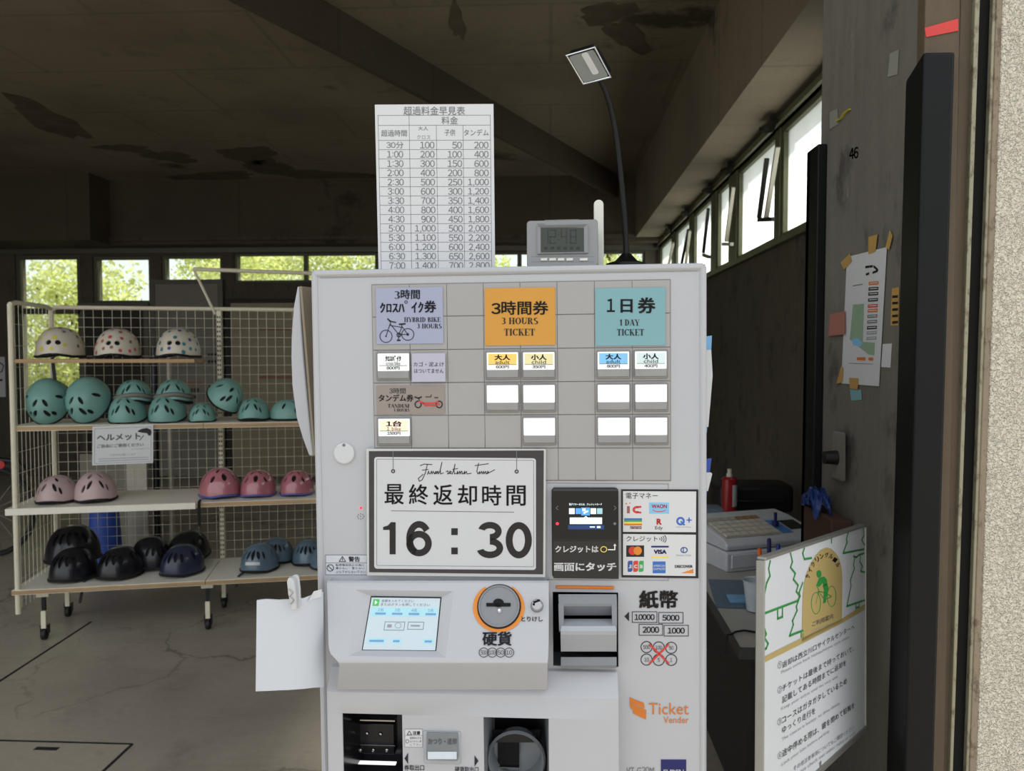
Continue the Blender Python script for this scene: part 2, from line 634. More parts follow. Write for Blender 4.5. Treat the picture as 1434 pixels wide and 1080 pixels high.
class Pr(G):
    """flat printing on a plane of the place"""
    def __init__(s, fr, w=0.0, k=0.0012):
        super().__init__()
        s.fr, s.w, s.k = fr, w, k

    def pt(s, x, y, L):
        return s.fr.px(x, y, s.w + L * 0.0002)

    def lp(s, u, v, L):
        return s.fr.P(u, v, s.w + L * 0.0002)

    def poly(s, pts, m, L=1):
        return s.face([s.pt(x, y, L) for x, y in pts], m)

    def rect(s, x0, y0, x1, y1, m, L=1):
        return s.poly([(x0, y0), (x1, y0), (x1, y1), (x0, y1)], m, L)

    def frame(s, q, t, m, L=1):
        """outline of thickness t px; q = box or quad"""
        q = s.q4(q)
        for i in range(4):
            s.line([q[i], q[(i + 1) % 4]], t, m, L)
        return s

    def q4(s, q):
        if isinstance(q[0], (int, float)):
            x0, y0, x1, y1 = q
            return [(x0, y0), (x1, y0), (x1, y1), (x0, y1)]
        return list(q)

    def line(s, pts, wpx, m, L=2, closed=False):
        h = wpx * s.k / 2
        P = [V(s.fr.uv(x, y, s.w + L * 0.0002)) for x, y in pts]
        if closed:
            P.append(P[0])
        for a, b in zip(P[:-1], P[1:]):
            d = b - a
            if d.length < 1e-7:
                continue
            d.normalize()
            n = V((-d.y, d.x)) * h
            e = d * h * 0.8
            c = [a - e + n, b + e + n, b + e - n, a - e - n]
            s.face([s.lp(p.x, p.y, L) for p in c], m)
        return s

    def ell(s, cx, cy, rx, ry, m, L=1, n=28, a0=0, a1=360):
        pts = [(cx + rx * math.cos(math.radians(a0 + (a1 - a0) * i / n)), cy + ry * math.sin(math.radians(a0 + (a1 - a0) * i / n))) for i in range(n if a1 - a0 == 360 else n + 1)]
        return s.poly(pts, m, L)

    def ring(s, cx, cy, rx, ry, t, m, L=2, n=28, a0=0, a1=360):
        vs, fs = [], []
        for i in range(n + 1):
            a = math.radians(a0 + (a1 - a0) * i / n)
            for d in (t / 2, -t / 2):
                vs.append(s.pt(cx + (rx + d) * math.cos(a), cy + (ry + d) * math.sin(a), L))
        for i in range(n):
            fs.append((2 * i, 2 * i + 2, 2 * i + 3, 2 * i + 1))
        return s.add(vs, fs, m)

    def fit(s, vs, fs, q, m, L):
        q = s.q4(q)
        xs = [a for a, _ in vs]
        ys = [b for _, b in vs]
        x0, x1, y0, y1 = min(xs), max(xs), min(ys), max(ys)
        TL, TR, BR, BL = [V(s.fr.uv(x, y, s.w + L * 0.0002)) for x, y in q]
        out = []
        for a, b in vs:
            t = (a - x0) / (x1 - x0 or 1)
            r = (b - y0) / (y1 - y0 or 1)
            p = (BL * (1 - t) + BR * t) * (1 - r) + (TL * (1 - t) + TR * t) * r
            out.append(s.lp(p.x, p.y, L))
        return s.add(out, fs, m)

    def text(s, st, q, m='ink', bold=0.0, L=3):
        vs, fs = text_geo(st)
        if bold > 0:                       # heavier strokes: four overlapping copies
            n, d = len(vs), bold
            vs = [(a + dx * d, b + dy * d) for dx, dy in ((-1, -.7), (1, -.7), (1, .7), (-1, .7)) for a, b in vs]
            fs = [tuple(i + k * n for i in f) for k in range(4) for f in fs]
        return s.fit(vs, fs, q, m, L)

    def serif(s, st, q, m='ink', L=3):
        vs, fs = serif_geo(st)
        return s.fit(vs, fs, q, m, L)


def serif_geo(st):
    vs, fs = [], []
    T, t = 0.24, 0.055

    def poly(p):
        b = len(vs)
        vs.extend(p)
        fs.append(tuple(range(b, b + len(p))))

    def rc(x0, y0, x1, y1):
        poly([(x0, y0), (x1, y0), (x1, y1), (x0, y1)])

    def stem(x, w=T, top=True, bot=True):
        rc(x, 0, x + w, 1)
        if bot:
            rc(x - 0.09, 0, x + w + 0.09, t)
        if top:
            rc(x - 0.09, 1 - t, x + w + 0.09, 1)

    def arc(cx, cy, rx, ry, a0, a1, th=T, n=14):
        pr = None
        for i in range(n + 1):
            a = math.radians(a0 + (a1 - a0) * i / n)
            o = (cx + rx * math.cos(a), cy + ry * math.sin(a))
            k = (cx + (rx - th) * math.cos(a), cy + (ry - t) * math.sin(a))
            if pr:
                poly([pr[0], o, k, pr[1]])
            pr = (o, k)

    def dg(x0, y0, x1, y1, w):
        poly([(x0, y0), (x0 + w, y0), (x1 + w, y1), (x1, y1)])
    X = [0.0]

    def off(f, adv):
        b = len(vs)
        f()
        for i in range(b, len(vs)):
            vs[i] = (vs[i][0] + X[0], vs[i][1])
        X[0] += adv
    GL = {
        'H': (lambda: (stem(.1), stem(.66), rc(.1, .48, .8, .48 + t)), 1.06),
        'I': (lambda: stem(.1), .5),
        'T': (lambda: (stem(.3, top=False), rc(0, 1 - t, .84, 1), rc(0, .72, t, 1), rc(.84 - t, .72, .84, 1)), .9),
        'K': (lambda: (stem(.1), dg(.32, .42, .72, 1, t), dg(.66, 0, .36, .55, T), rc(.6, 0, 1, t), rc(.62, 1 - t, .9, 1)), 1.02),
        'E': (lambda: (stem(.1), rc(.1, 0, .8, t), rc(.1, 1 - t, .8, 1), rc(.1, .48, .62, .48 + t), rc(.8 - t, 0, .8, .3), rc(.8 - t, .7, .8, 1)), .88),
        'D': (lambda: (stem(.1), arc(.32, .5, .56, .5, -90, 90)), .98),
        'C': (lambda: (arc(.5, .5, .48, .5, 40, 320), rc(.82, .7, .82 + t, 1)), .96),
        'O': (lambda: arc(.5, .5, .48, .5, 0, 360, n=24), 1.04),
        'U': (lambda: (rc(.1, .32, .1 + T, 1), rc(.78, .32, .78 + t, 1), arc(.465, .32, .365, .32, 180, 360, .2), rc(0, 1 - t, .44, 1), rc(.68, 1 - t, .94, 1)), 1.0),
        'R': (lambda: (stem(.1), arc(.32, .74, .46, .26, -90, 90), dg(.66, 0, .42, .48, T), rc(.6, 0, .98, t)), 1.0),
        'B': (lambda: (stem(.1), arc(.32, .75, .42, .25, -90, 90), arc(.32, .26, .48, .26, -90, 90)), .9),
        'S': (lambda: (arc(.4, .74, .34, .26, 40, 240), arc(.4, .27, .36, .27, -140, 60), dg(.5, .38, .1, .62, .22)), .84),
        'Y': (lambda: (rc(.36, 0, .36 + T, .45), dg(.36, .42, .02, 1, T), dg(.54, .42, .84, 1, t), rc(-.06, 1 - t, .36, 1), rc(.72, 1 - t, .98, 1), rc(.27, 0, .69, t)), .96),
        'A': (lambda: (dg(.06, 0, .42, 1, t), dg(.68, 0, .34, 1, T), rc(.2, .3, .7, .3 + t), rc(-.04, 0, .22, t), rc(.6, 0, 1, t)), 1.0),
        'N': (lambda: (rc(.1, 0, .1 + t, 1), rc(.86, 0, .86 + t, 1), dg(.7, 0, .04, 1, T), rc(0, 0, .26, t), rc(.74, 1 - t, 1.02, 1)), 1.06),
        'M': (lambda: (rc(.1, 0, .1 + t, 1), dg(.46, 0, .06, 1, T), dg(.52, 0, .9, 1, t), stem(.86)), 1.26),
        '3': (lambda: (arc(.34, .75, .34, .25, -90, 140), arc(.34, .27, .38, .27, -140, 90)), .82),
        '1': (lambda: (stem(.16, top=False), dg(.0, .74, .16, 1, .1)), .56),
        ' ': (lambda: None, .42),
    }
    for ch in st:
        f, a = GL[ch]
        off(f, a)
    return vs, fs


# ------------------------------------------------------------------ tagging
def tag(o, label=None, cat=None, group=None, kind=None):
    if label:
        o['label'] = label
    if cat:
        o['category'] = cat
    if group:
        o['group'] = group
    if kind:
        o['kind'] = kind
    return o


def thing(name, label, cat, loc=(0, 0, 0), rotz=0.0, group=None, M=None):
    o = bpy.data.objects.new(name, None)
    o.empty_display_size = 0.05
    COL.objects.link(o)
    o.matrix_basis = M if M is not None else Matrix.Translation(V(loc)) @ Matrix.Rotation(rotz, 4, 'Z')
    return tag(o, label, cat, group)


def struct(o):
    o['kind'] = 'structure'
    return o


def dup(o, parent=None, mats=None):
    c = o.copy()
    COL.objects.link(c)
    if parent is not None:
        c.parent = parent
    for ch in list(o.children):
        dup(ch, c)
    return c


def cells(lo, hi, holes):
    """rectangles that fill lo..hi except holes; all (a0, b0, a1, b1)"""
    A = sorted({lo[0], hi[0], *[h[0] for h in holes], *[h[2] for h in holes]})
    B = sorted({lo[1], hi[1], *[h[1] for h in holes], *[h[3] for h in holes]})
    A = [a for a in A if lo[0] <= a <= hi[0]]
    B = [b for b in B if lo[1] <= b <= hi[1]]
    out = []
    for a0, a1 in zip(A[:-1], A[1:]):
        run = None
        for b0, b1 in zip(B[:-1], B[1:]):
            ca, cb = (a0 + a1) / 2, (b0 + b1) / 2
            inside = any(h[0] < ca < h[2] and h[1] < cb < h[3] for h in holes)
            if inside:
                if run:
                    out.append(run)
                run = None
            else:
                run = (a0, run[1] if run else b0, a1, b1)
        if run:
            out.append(run)
    return out

# ================================================================== THE SETTING
XR, YB, ZC = 1.245, 9.0, 3.5
PXW = 0.70                                    # flank of the pillar


def solid(name, boxes, m, kind=True, parent=None, bevel=0):
    g = G()
    for lo, hi in boxes:
        g.box(lo, hi, m)
    o = g.build(name, parent, loc='origin', world=False, smooth=0, bevel=bevel)
    if parent is None:
        struct(o)
    return o


solid('floor', [((-9, 0.2, -0.12), (3.2, 9.3, 0))], 'floor_concrete')
solid('ground_outside', [((-30, -30, -0.14), (30, 0.2, -0.004))], 'pavement')
solid('ground_garden', [((-40, 9.3, -0.6), (40, 60, -0.25))], 'soil')
solid('ceiling', [((-9, 1.3, ZC), (1.5, 9.4, ZC + 0.25))], 'concrete')
# back wall with its openings (X, Z)
BW = [(-6.48, 0.75, -5.67, 2.69), (-5.51, 2.10, -4.79, 2.67), (-4.66, 2.36, -3.92, 2.67), (-3.77, 2.35, 1.10, 2.69)]
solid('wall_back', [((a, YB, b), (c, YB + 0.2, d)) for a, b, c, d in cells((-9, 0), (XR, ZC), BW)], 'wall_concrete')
# right wall: one long clerestory opening (Y, Z)
RW = [(3.15, 2.12, 8.95, 2.74)]
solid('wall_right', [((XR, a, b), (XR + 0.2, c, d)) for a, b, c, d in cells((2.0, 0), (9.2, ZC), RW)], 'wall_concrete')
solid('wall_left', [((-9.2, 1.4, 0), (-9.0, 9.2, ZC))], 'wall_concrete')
solid('wall_front', [((-9, 1.43, 0), (-8.6, 1.65, ZC)), ((-8.6, 1.43, 3.2), (PXW, 1.65, ZC))], 'wall_concrete')  # unseen; lintel and wide opening are sized for the light indoors
solid('pillar', [((PXW, 1.45, 0), (XR + 0.05, 2.04, ZC))], 'pillar_concrete')
# beams
solid('beam_right', [((0.955, 2.04, 2.8), (XR, 8.7, ZC))], 'concrete')
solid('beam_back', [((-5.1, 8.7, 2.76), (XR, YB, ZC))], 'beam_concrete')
solid('beam_corner', [((-9, 8.3, 2.76), (-5.1, YB, ZC))], 'beam_concrete')  # darker concrete carries the shade under this corner beam
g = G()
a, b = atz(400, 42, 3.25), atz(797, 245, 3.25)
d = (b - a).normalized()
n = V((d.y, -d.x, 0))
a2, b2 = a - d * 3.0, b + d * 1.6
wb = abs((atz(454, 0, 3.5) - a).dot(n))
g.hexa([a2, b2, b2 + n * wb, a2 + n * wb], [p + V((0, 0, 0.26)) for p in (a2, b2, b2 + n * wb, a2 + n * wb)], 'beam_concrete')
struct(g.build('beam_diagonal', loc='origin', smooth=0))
# dark spalled and sooted patches on the underside of the slab
g = G()
rs = random.Random(11)
for cx_, cy_, rx_, ry_, rot_ in ((66, 166, 62, 15, 26), (175, 208, 40, 5, 4), (238, 220, 38, 7, 6), (350, 217, 40, 12, 4), (372, 232, 34, 7, 4), (300, 247, 60, 6, -2), (450, 246, 90, 7, 4), (850, 18, 40, 14, -10), (880, 52, 34, 16, 30), (640, 30, 10, 26, -12), (820, 262, 60, 8, 4)):
    pts_ = []
    for k_ in range(26):
        a_ = 2 * math.pi * k_ / 26
        q_ = 1 + 0.16 * math.sin(3 * a_ + cx_) + 0.10 * math.sin(7 * a_ + cy_) + 0.06 * rs.uniform(-1, 1)
        x_, y_ = rx_ * q_ * math.cos(a_), ry_ * q_ * math.sin(a_)
        c_, s_ = math.cos(math.radians(rot_)), math.sin(math.radians(rot_))
        pts_.append((cx_ + x_ * c_ - y_ * s_, cy_ + x_ * s_ + y_ * c_))
    P_ = [atz(x_, y_, ZC - 0.003) for x_, y_ in pts_]
    g.hexa(P_, [p_ + V((0, 0, 0.002)) for p_ in P_], 'soot')
struct(g.build('trim_10', loc='origin', smooth=0))
# a horizontal pipe moulding under the back beam
g = G()
g.box((-9, 8.66, 2.80), (XR, 8.7, 2.84), 'wall_concrete')
g.box((-9, 8.96, 2.70), (XR, YB, 2.76), 'window_metal')
struct(g.build('trim_1', loc='origin', smooth=0))


def window(name, axis, a0, b0, a1, b1, at, t=0.04, dep=0.06, glass='glass', metal='window_metal', bars=()):
    """a framed pane in a wall; axis 'Y': lies in a back wall at Y = at, axis 'X': in a side wall at X = at"""
    r = bpy.data.objects.new(name, None)
    COL.objects.link(r)
    struct(r)
    f = G()
    rects = [(a0, b0, a1, b0 + t), (a0, b1 - t, a1, b1), (a0, b0 + t, a0 + t, b1 - t), (a1 - t, b0 + t, a1, b1 - t)] + list(bars)
    for p, q, u, w in rects:
        if axis == 'Y':
            f.box((p, at + 0.02, q), (u, at + 0.02 + dep, w), metal)
        else:
            f.box((at + 0.02, p, q), (at + 0.02 + dep, u, w), metal)
    f.build('window_frame', r, world=False, smooth=0, bevel=0.004)
    k = G()
    if axis == 'Y':
        k.box((a0 + t / 2, at + 0.045, b0 + t / 2), (a1 - t / 2, at + 0.051, b1 - t / 2), glass)
    else:
        k.box((at + 0.045, a0 + t / 2, b0 + t / 2), (at + 0.051, a1 - t / 2, b1 - t / 2), glass)
    k.build('pane', r, world=False, smooth=0)
    return r


window('window_1', 'Y', -6.48, 0.75, -5.67, 2.69, YB, 0.05, bars=[(-6.48, 1.98, -5.67, 2.05)])
window('window_2', 'Y', -5.51, 2.10, -4.79, 2.67, YB, 0.04)
window('window_3', 'Y', -4.66, 2.36, -3.92, 2.67, YB, 0.03)
k = 4
for x0, x1 in ((-3.77, -2.91), (-2.91, -2.05), (-2.05, -1.2), (-1.2, -0.36), (-0.36, 0.4), (0.4, 1.10)):
    window('window_%d' % k, 'Y', x0, 2.35, x1, 2.69, YB, 0.025)
    k += 1
# clerestory on the right: panes, posts, opener arms
arms = {
    0: [((1074, 222), (1063, 305), 'black'), ((1089, 206), (1073, 305), 'window_pale'), ((1063, 308), (1083, 307), 'black')],
    1: [((1027, 262), (1017, 338), 'window_pale'), ((1013, 342), (1025, 342), 'window_pale')],
    3: [((992, 292), (985, 354), 'black'), ((985, 357), (993, 360), 'black')],
    4: [((964, 322), (954, 372), 'black'), ((966, 323), (960, 372), 'window_pale')],
    5: [((943, 340), (936, 372), 'window_pale')],
}
for i, (y0, y1) in enumerate(((3.15, 4.30), (4.40, 5.28), (5.50, 5.92), (6.10, 6.88), (7.05, 7.86), (8.05, 8.95))):
    w = window('window_%d' % k, 'X', y0, 2.12, y1, 2.74, XR, 0.035, glass='frosted', metal='window_green')
    k += 1
    for p, q, m in arms.get(i, ()):
        g = G()
        g.tube([atX(*p, 1.2), atX(*q, 1.2)], 0.016, m, n=4)
        g.build('opener_arm', w, world=True, smooth=0)
    g = G()
    ym = y1 + 0.02
    g.tube([(1.19, ym - 0.12, 2.76), (1.215, ym, 2.735), (1.19, ym + 0.1, 2.76)], 0.02, 'dark_steel', n=6)
    g.build('hinge', w, world=True)
g = G()
for y0, y1 in ((4.30, 4.40), (5.28, 5.50), (5.92, 6.10), (6.88, 7.05), (7.86, 8.05)):
    g.box((XR + 0.01, y0, 2.12), (XR + 0.09, y1, 2.74), 'window_green')
g.box((XR - 0.03, 3.15, 2.085), (XR + 0.04, 8.95, 2.12), 'window_green')
g.box((XR - 0.02, 3.15, 2.74), (XR + 0.04, 8.95, 2.775), 'window_green')
struct(g.build('trim_2', loc='origin', smooth=0, bevel=0.004))


# doors in the back wall
def door(name, x0, x1, z1, m, frame_m):
    r = bpy.data.objects.new(name, None)
    COL.objects.link(r)
    struct(r)
    g = G()
    g.box((x0, YB - 0.05, 0.02), (x1, YB - 0.01, z1), m)
    g.build('door_leaf', r, world=False, smooth=0, bevel=0.004)
    g = G()
    for lo, hi in (((x0 - 0.06, YB - 0.06, 0), (x0, YB - 0.002, z1 + 0.05)), ((x1, YB - 0.06, 0), (x1 + 0.06, YB - 0.002, z1 + 0.05)), ((x0, YB - 0.06, z1), (x1, YB - 0.002, z1 + 0.05))):
        g.box(lo, hi, frame_m)
    g.build('door_frame', r, world=False, smooth=0)
    g = G()
    g.box((x1 - 0.12, YB - 0.075, 0.95), (x1 - 0.08, YB - 0.05, 1.12), 'dark_steel')
    g.build('door_handle', r, world=False, smooth=0)
    return r


door('door_1', -3.80, -1.7, 2.10, 'cream_door', 'dark_panel')
door('door_2', -4.72, -3.95, 2.33, 'grey_panel', 'window_metal')
door('door_3', -5.58, -4.86, 2.06, 'dark_panel', 'window_metal')

# entrance jamb beside the pillar: leaning strips given by their lines in the photograph, on real planes
JY = 1.43


def strip(name, xt0, xt1, xb0, xb1, Y, m, dep=0.06, top=2.45, struct_=True):
    ring = []
    for xa, xb in ((xt0, xb0), (xt1, xb1)):
        A, B = atY(xa, 0, Y), atY(xb, 1080, Y)
        f = lambda z: A + (B - A) * ((z - A.z) / (B.z - A.z))
        ring.append((f(0.0), f(top)))
    (a0, a1), (b0, b1) = ring
    g = G()
    o = V((0, dep, 0))
    g.hexa([a0, b0, b1, a1], [a0 + o, b0 + o, b1 + o, a1 + o], m)
    q = g.build(name, loc='origin', smooth=0, bevel=0.002)
    return struct(q)


strip('trim_3', 1296, 1345, 1272, 1322, JY, 'jamb_wood', 0.03)
strip('trim_4', 1345, 1366, 1315, 1331, JY + 0.008, 'jamb_wood', 0.02)
strip('trim_5', 1366, 1373, 1330, 1335, JY - 0.002, 'jamb_steel', 0.012)
strip('trim_6', 1370, 1394, 1333, 1356, JY + 0.012, 'gap', 0.008)
strip('trim_7', 1391, 1396, 1353, 1358, JY - 0.004, 'jamb_steel', 0.012)
strip('trim_8', 1396, 1407, 1358, 1370, JY - 0.006, 'rust_steel', 0.014)
strip('wall_outside', 1405, 2700, 1368, 2650, JY - 0.008, 'stucco', 0.022, top=3.6)

solid('wall_beside_entrance', [((XR + 0.06, JY + 0.014, 0), (3.2, 1.7, 3.6))], 'stucco')
# padded corner guards (black vinyl) on the two corners of the pillar
g = G()
zt = 2.03
A = lambda px, py: atX(px, py, PXW - 0.012)
lo = [atX(1241, 1080, PXW - 0.012), atY(1266, 1080, JY - 0.03), atY(1309, 1080, JY - 0.03)]
hi = [atX(1268, 118, PXW - 0.012), atY(1292, 103, JY - 0.03), atY(1338, 100, JY - 0.03)]
ext = [l + (h - l) * ((0.05 - l.z) / (h.z - l.z)) for l, h in zip(lo, hi)]
hi = [l + (h - l) * ((zt - l.z) / (h.z - l.z)) for l, h in zip(lo, hi)]
back = lambda r: [r[0] + V((0.012, 0, 0)), r[1] + V((0.016, 0.03, 0)), r[2] + V((0, 0.028, 0))]
g.hexa(ext + back(ext)[::-1], hi + back(hi)[::-1], 'pad_vinyl')
tag(g.build('corner_guard', bevel=0.006, smooth=0.9), 'black padded corner guard on the near corner of the concrete pillar, beside the wooden jamb', 'corner guard')
g = G()
g.box((PXW - 0.025, 1.99, 0.05), (PXW - 0.001, 2.075, 2.03), 'pad_vinyl')
g.box((PXW - 0.025, 2.045, 0.05), (PXW + 0.06, 2.075, 2.03), 'pad_vinyl')
tag(g.build('corner_guard', bevel=0.004), 'narrow black corner guard on the far corner of the concrete pillar, by the clerestory', 'corner guard')

# hatch and joint in the floor
g = G()
P0, P1, P2 = atz(185, 1043, 0.0), atz(0, 1038, 0.0), atz(145, 1080, 0.0)
ea, eb = (P1 - P0).normalized(), (P2 - P0).normalized()
eb = (eb - ea * ea.dot(eb)).normalized()
up = V((0, 0, 0.003))


def bar(g, a, b, w, m, h=0.003):
    d = (b - a).normalized()
    n = V((-d.y, d.x, 0)) * w / 2
    r = [a - n, b - n, b + n, a + n]
    g.hexa(r, [p + V((0, 0, h)) for p in r], m)


c = [P0, P0 + ea * 0.9, P0 + ea * 0.9 + eb * 0.6, P0 + eb * 0.6]
g.hexa(c, [p + V((0, 0, 0.002)) for p in c], 'floor_concrete')
o = g.build('floor_hatch', smooth=0)
tag(o, 'concrete floor hatch with a dark steel rim in the floor left of the machine', 'floor hatch')
g = G()
for p, q in ((c[0], c[1]), (c[1], c[2]), (c[2], c[3]), (c[3], c[0])):
    bar(g, p, q, 0.010, 'dark_steel')
hb = G()
r = bpy.data.objects['floor_hatch']
inv = r.matrix_basis
g.build('rim', r, smooth=0)
g = G()
q = P0 + ea * 0.26 + eb * 0.05
bar(g, q, q + ea * 0.09, 0.022, 'dark_steel')
g.build('lift_slot', r, smooth=0)
g = G()
bar(g, atz(-40, 980, 0), atz(128, 871, 0), 0.012, 'gap', 0.0015)
struct(g.build('trim_9', loc='origin', smooth=0))


# ------------------------------------------------------------------ trees beyond the windows
def leaf_mesh(g, rnd, n, c, R, m):
    for _ in range(n):
        th, ph, r = rnd.uniform(0, 2 * math.pi), math.acos(rnd.uniform(-1, 1)), rnd.random() ** 0.4
        p = V((c[0] + R[0] * r * math.sin(ph) * math.cos(th), c[1] + R[1] * r * math.sin(ph) * math.sin(th), c[2] + R[2] * r * math.cos(ph)))
        a = V((rnd.uniform(-1, 1), rnd.uniform(-1, 1), rnd.uniform(-1, 1))).normalized()
        b = a.cross(V((rnd.uniform(-1, 1), rnd.uniform(-1, 1), rnd.uniform(-1, 1)))).normalized()
        s = rnd.uniform(0.028, 0.06)
        g.face([p - a * s, p + b * s * 0.5, p + a * s, p - b * s * 0.5], m)


def tree(name, label, x, y, h, r, m, seed):
    t = thing(name, label, 'tree', (x, y, -0.25), seed * 1.1, 'trees beyond the windows')
    rnd = random.Random(seed)
    g = G()
    pts = [V((0, 0, 0)), V((0.05, 0.02, h * 0.3)), V((-0.04, 0.06, h * 0.6)), V((0.02, 0, h * 0.9))]
    g.tube(pts, [0.16, 0.13, 0.09, 0.03], 'bark', n=8)
    g.build('trunk', t, world=False)
    for k in range(4):
        g = G()
        a = rnd.uniform(0, 6.28)
        z = h * (0.35 + 0.12 * k)
        g.tube([V((0, 0, z)), V((math.cos(a) * r * 0.35, math.sin(a) * r * 0.35, z + r * 0.25)), V((math.cos(a) * r * 0.7, math.sin(a) * r * 0.7, z + r * 0.35))], [0.07, 0.05, 0.02], 'bark', n=6)
        g.build('branch', t, world=False)
    g = G()
    for k in range(12):
        a, rr = rnd.uniform(0, 6.28), rnd.uniform(0, r * 0.7)
        z = rnd.uniform(h * 0.2, h)
        leaf_mesh(g, rnd, 1150, (math.cos(a) * rr, math.sin(a) * rr, z), (r * 0.5, r * 0.5, r * 0.42), m)
    o = g.build('foliage', t, world=False, smooth=0, normals=False)
    o['kind'] = 'stuff'
    return t


tree('garden_tree', 'pale green tree seen through the tall window at the back left', -7.6, 12.0, 3.2, 1.7, 'leaf_a', 1)
tree('garden_tree', 'dense green tree standing right behind the tall window with the transom', -6.4, 15.5, 4.6, 1.8, 'leaf_b', 2)
tree('garden_tree', 'bright green tree seen through the square window above the dotted helmets', -5.6, 12.4, 3.3, 1.5, 'leaf_a', 3)
tree('garden_tree', 'yellow green tree seen through the small window above the grey door', -3.6, 12.4, 3.3, 1.5, 'leaf_a', 4)
tree('garden_tree', 'bushy tree seen through the strip window above the cream door', -1.6, 12.3, 3.4, 1.6, 'leaf_b', 5)
tree('garden_tree', 'tree seen through the strip window just left of the price table', -2.8, 15.8, 4.6, 1.6, 'leaf_a', 6)
tree('garden_tree', 'tree seen through the strip window between price table and clock', 0.6, 12.2, 3.4, 1.6, 'leaf_b', 7)
tree('garden_tree', 'tall loose tree at the corner, behind the lamp and the clock', 1.2, 15.6, 4.8, 1.8, 'leaf_a', 8)
tree('garden_tree', 'low green tree outside the frosted windows of the right wall', 4.6, 10.2, 2.6, 1.3, 'leaf_b', 9)

# ================================================================== TICKET MACHINE
# face plane: turned a little to the right of the room's axis, leaning half a degree
_ya = PSI - math.radians(4.2)
_ro = math.radians(0.6)
fx = V((math.cos(_ya), math.sin(_ya), 0))
mX = (fx * math.cos(_ro) + V((0, 0, 1)) * math.sin(_ro))
mZ = (V((0, 0, 1)) * math.cos(_ro) - fx * math.sin(_ro))
DM = 1.27
F0 = Fr(atd(712, 540, DM), mX, mZ)            # face of the machine, temporary origin
_lu = F0.uv(437, 381)[0]
_ru = F0.uv(988, 640)[0]
_tv = F0.uv(712, 375)[1]
_c = F0.P((_lu + _ru) / 2, 0)
# origin of the machine: foot of the face
_bv = -(_c.z - 0.006) / mZ.z
FM = Fr(F0.P((_lu + _ru) / 2, _bv), mX, mZ)
MW = (_ru - _lu) / 2
MH = _tv - _bv
K1 = DM / FPX
MD = 0.36
TM = thing('ticket_machine', 'white ticket vending machine with lit buttons and small screens in the entrance', 'ticket machine', M=FM.mat())


def L3(u, w, v):
    return FM.P(u, v, w)


def mbox(g, u0, v0, u1, v1, w0, w1, m):
    r = [L3(u0, w0, v0), L3(u1, w0, v0), L3(u1, w0, v1), L3(u0, w0, v1)]
    q = [L3(u0, w1, v0), L3(u1, w1, v0), L3(u1, w1, v1), L3(u0, w1, v1)]
    return g.hexa(r, q, m)


def pbox(g, x0, y0, x1, y1, w0, w1, m, fr=None):
    """box whose front (w1) covers the pixel box"""
    fr = fr or FM
    (u0, v1), (u1, v0) = fr.uv(x0, y0, w1), fr.uv(x1, y1, w1)
    r = [fr.P(u0, v0, w0), fr.P(u1, v0, w0), fr.P(u1, v1, w0), fr.P(u0, v1, w0)]
    q = [fr.P(u0, v0, w1), fr.P(u1, v0, w1), fr.P(u1, v1, w1), fr.P(u0, v1, w1)]
    return g.hexa(r, q, m)


# housing: shell with openings for the acceptor and the two trays
_au0, _av1 = FM.uv(774, 829)
_au1, _av0 = FM.uv(866, 934)
WL = 0.035                                     # how far the lower block stands out
_t1 = FM.uv(479, 999, WL) + FM.uv(565, 1112, WL)
_t2 = FM.uv(677, 1005, WL) + FM.uv(769, 1112, WL)
ho = lambda q: (q[0], q[3], q[2], q[1])
g = G()
hol = [(_au0, _av0, _au1, _av1), ho(_t1), ho(_t2)]
for a, b, c, d in cells((-MW, 0.0), (MW, MH), hol):
    mbox(g, a, b, c, d, -0.07, 0.0, 'machine_white')
mbox(g, -MW, 0.0, MW, MH, -MD, -0.07, 'machine_white')
o = g.build('housing', TM, smooth=0.5)
bm = bmesh.new()
bm.from_mesh(o.data)
bmesh.ops.remove_doubles(bm, verts=bm.verts, dist=1e-5)
bm.to_mesh(o.data)
bm.free()
# rounded frame edge on the outside of the face
g = G()
for s in (-1, 1):
    g.tube([L3(s * (MW - 0.004), -0.002, 0.01), L3(s * (MW - 0.004), -0.002, MH - 0.004)], 0.006, 'machine_white', n=10)
g.tube([L3(-MW + 0.004, -0.002, MH - 0.004), L3(MW - 0.004, -0.002, MH - 0.004)], 0.006, 'machine_white', n=10)
g.build('edge_trim', TM)

# plate of blank tiles
XC = [523.5, 575.5, 627.5, 678.5, 729.5, 781, 833, 885.5, 938.5]
YR = [395, 441, 488, 534.5, 580.5, 627, 672]


def tile_y(y, x):
    return y + (600 - y) * 0.00006 * (x - 730) - 0.0105 * (x - 730) * 0.0


def gridpt(i, j, w=0.0):
    """corner of the tile field; rows follow the machine's own level line"""
    (u0, v0) = FM.uv(XC[i], YR[3], 0)
    v = FM.uv(731, YR[j] + 0.5, 0)[1]
    return u0, v


g = G()
(ua, _), (ub, _) = gridpt(0, 0), gridpt(8, 0)
va, vb = gridpt(0, 0)[1], gridpt(0, 6)[1]
mbox(g, ua - 0.001, vb - 0.001, ub + 0.001, va + 0.001, 0.0, 0.0012, 'seam')
for i in range(8):
    for j in range(6):
        u0, v1 = gridpt(i, j)
        u1, v0 = gridpt(i + 1, j + 1)
        mbox(g, u0 + 0.0003, v0 + 0.0006, u1 - 0.0003, v1 - 0.0006, 0.0008, 0.0026, 'tile_grey')
g.build('tile_panel', TM, smooth=0.5, bevel=0.0005, seg=1)
g = G()
mbox(g, -MW + 0.014, va + 0.013, MW - 0.012, va + 0.0138, 0.0, 0.0008, 'bezel_grey')
g.build('panel_seam', TM, smooth=0)


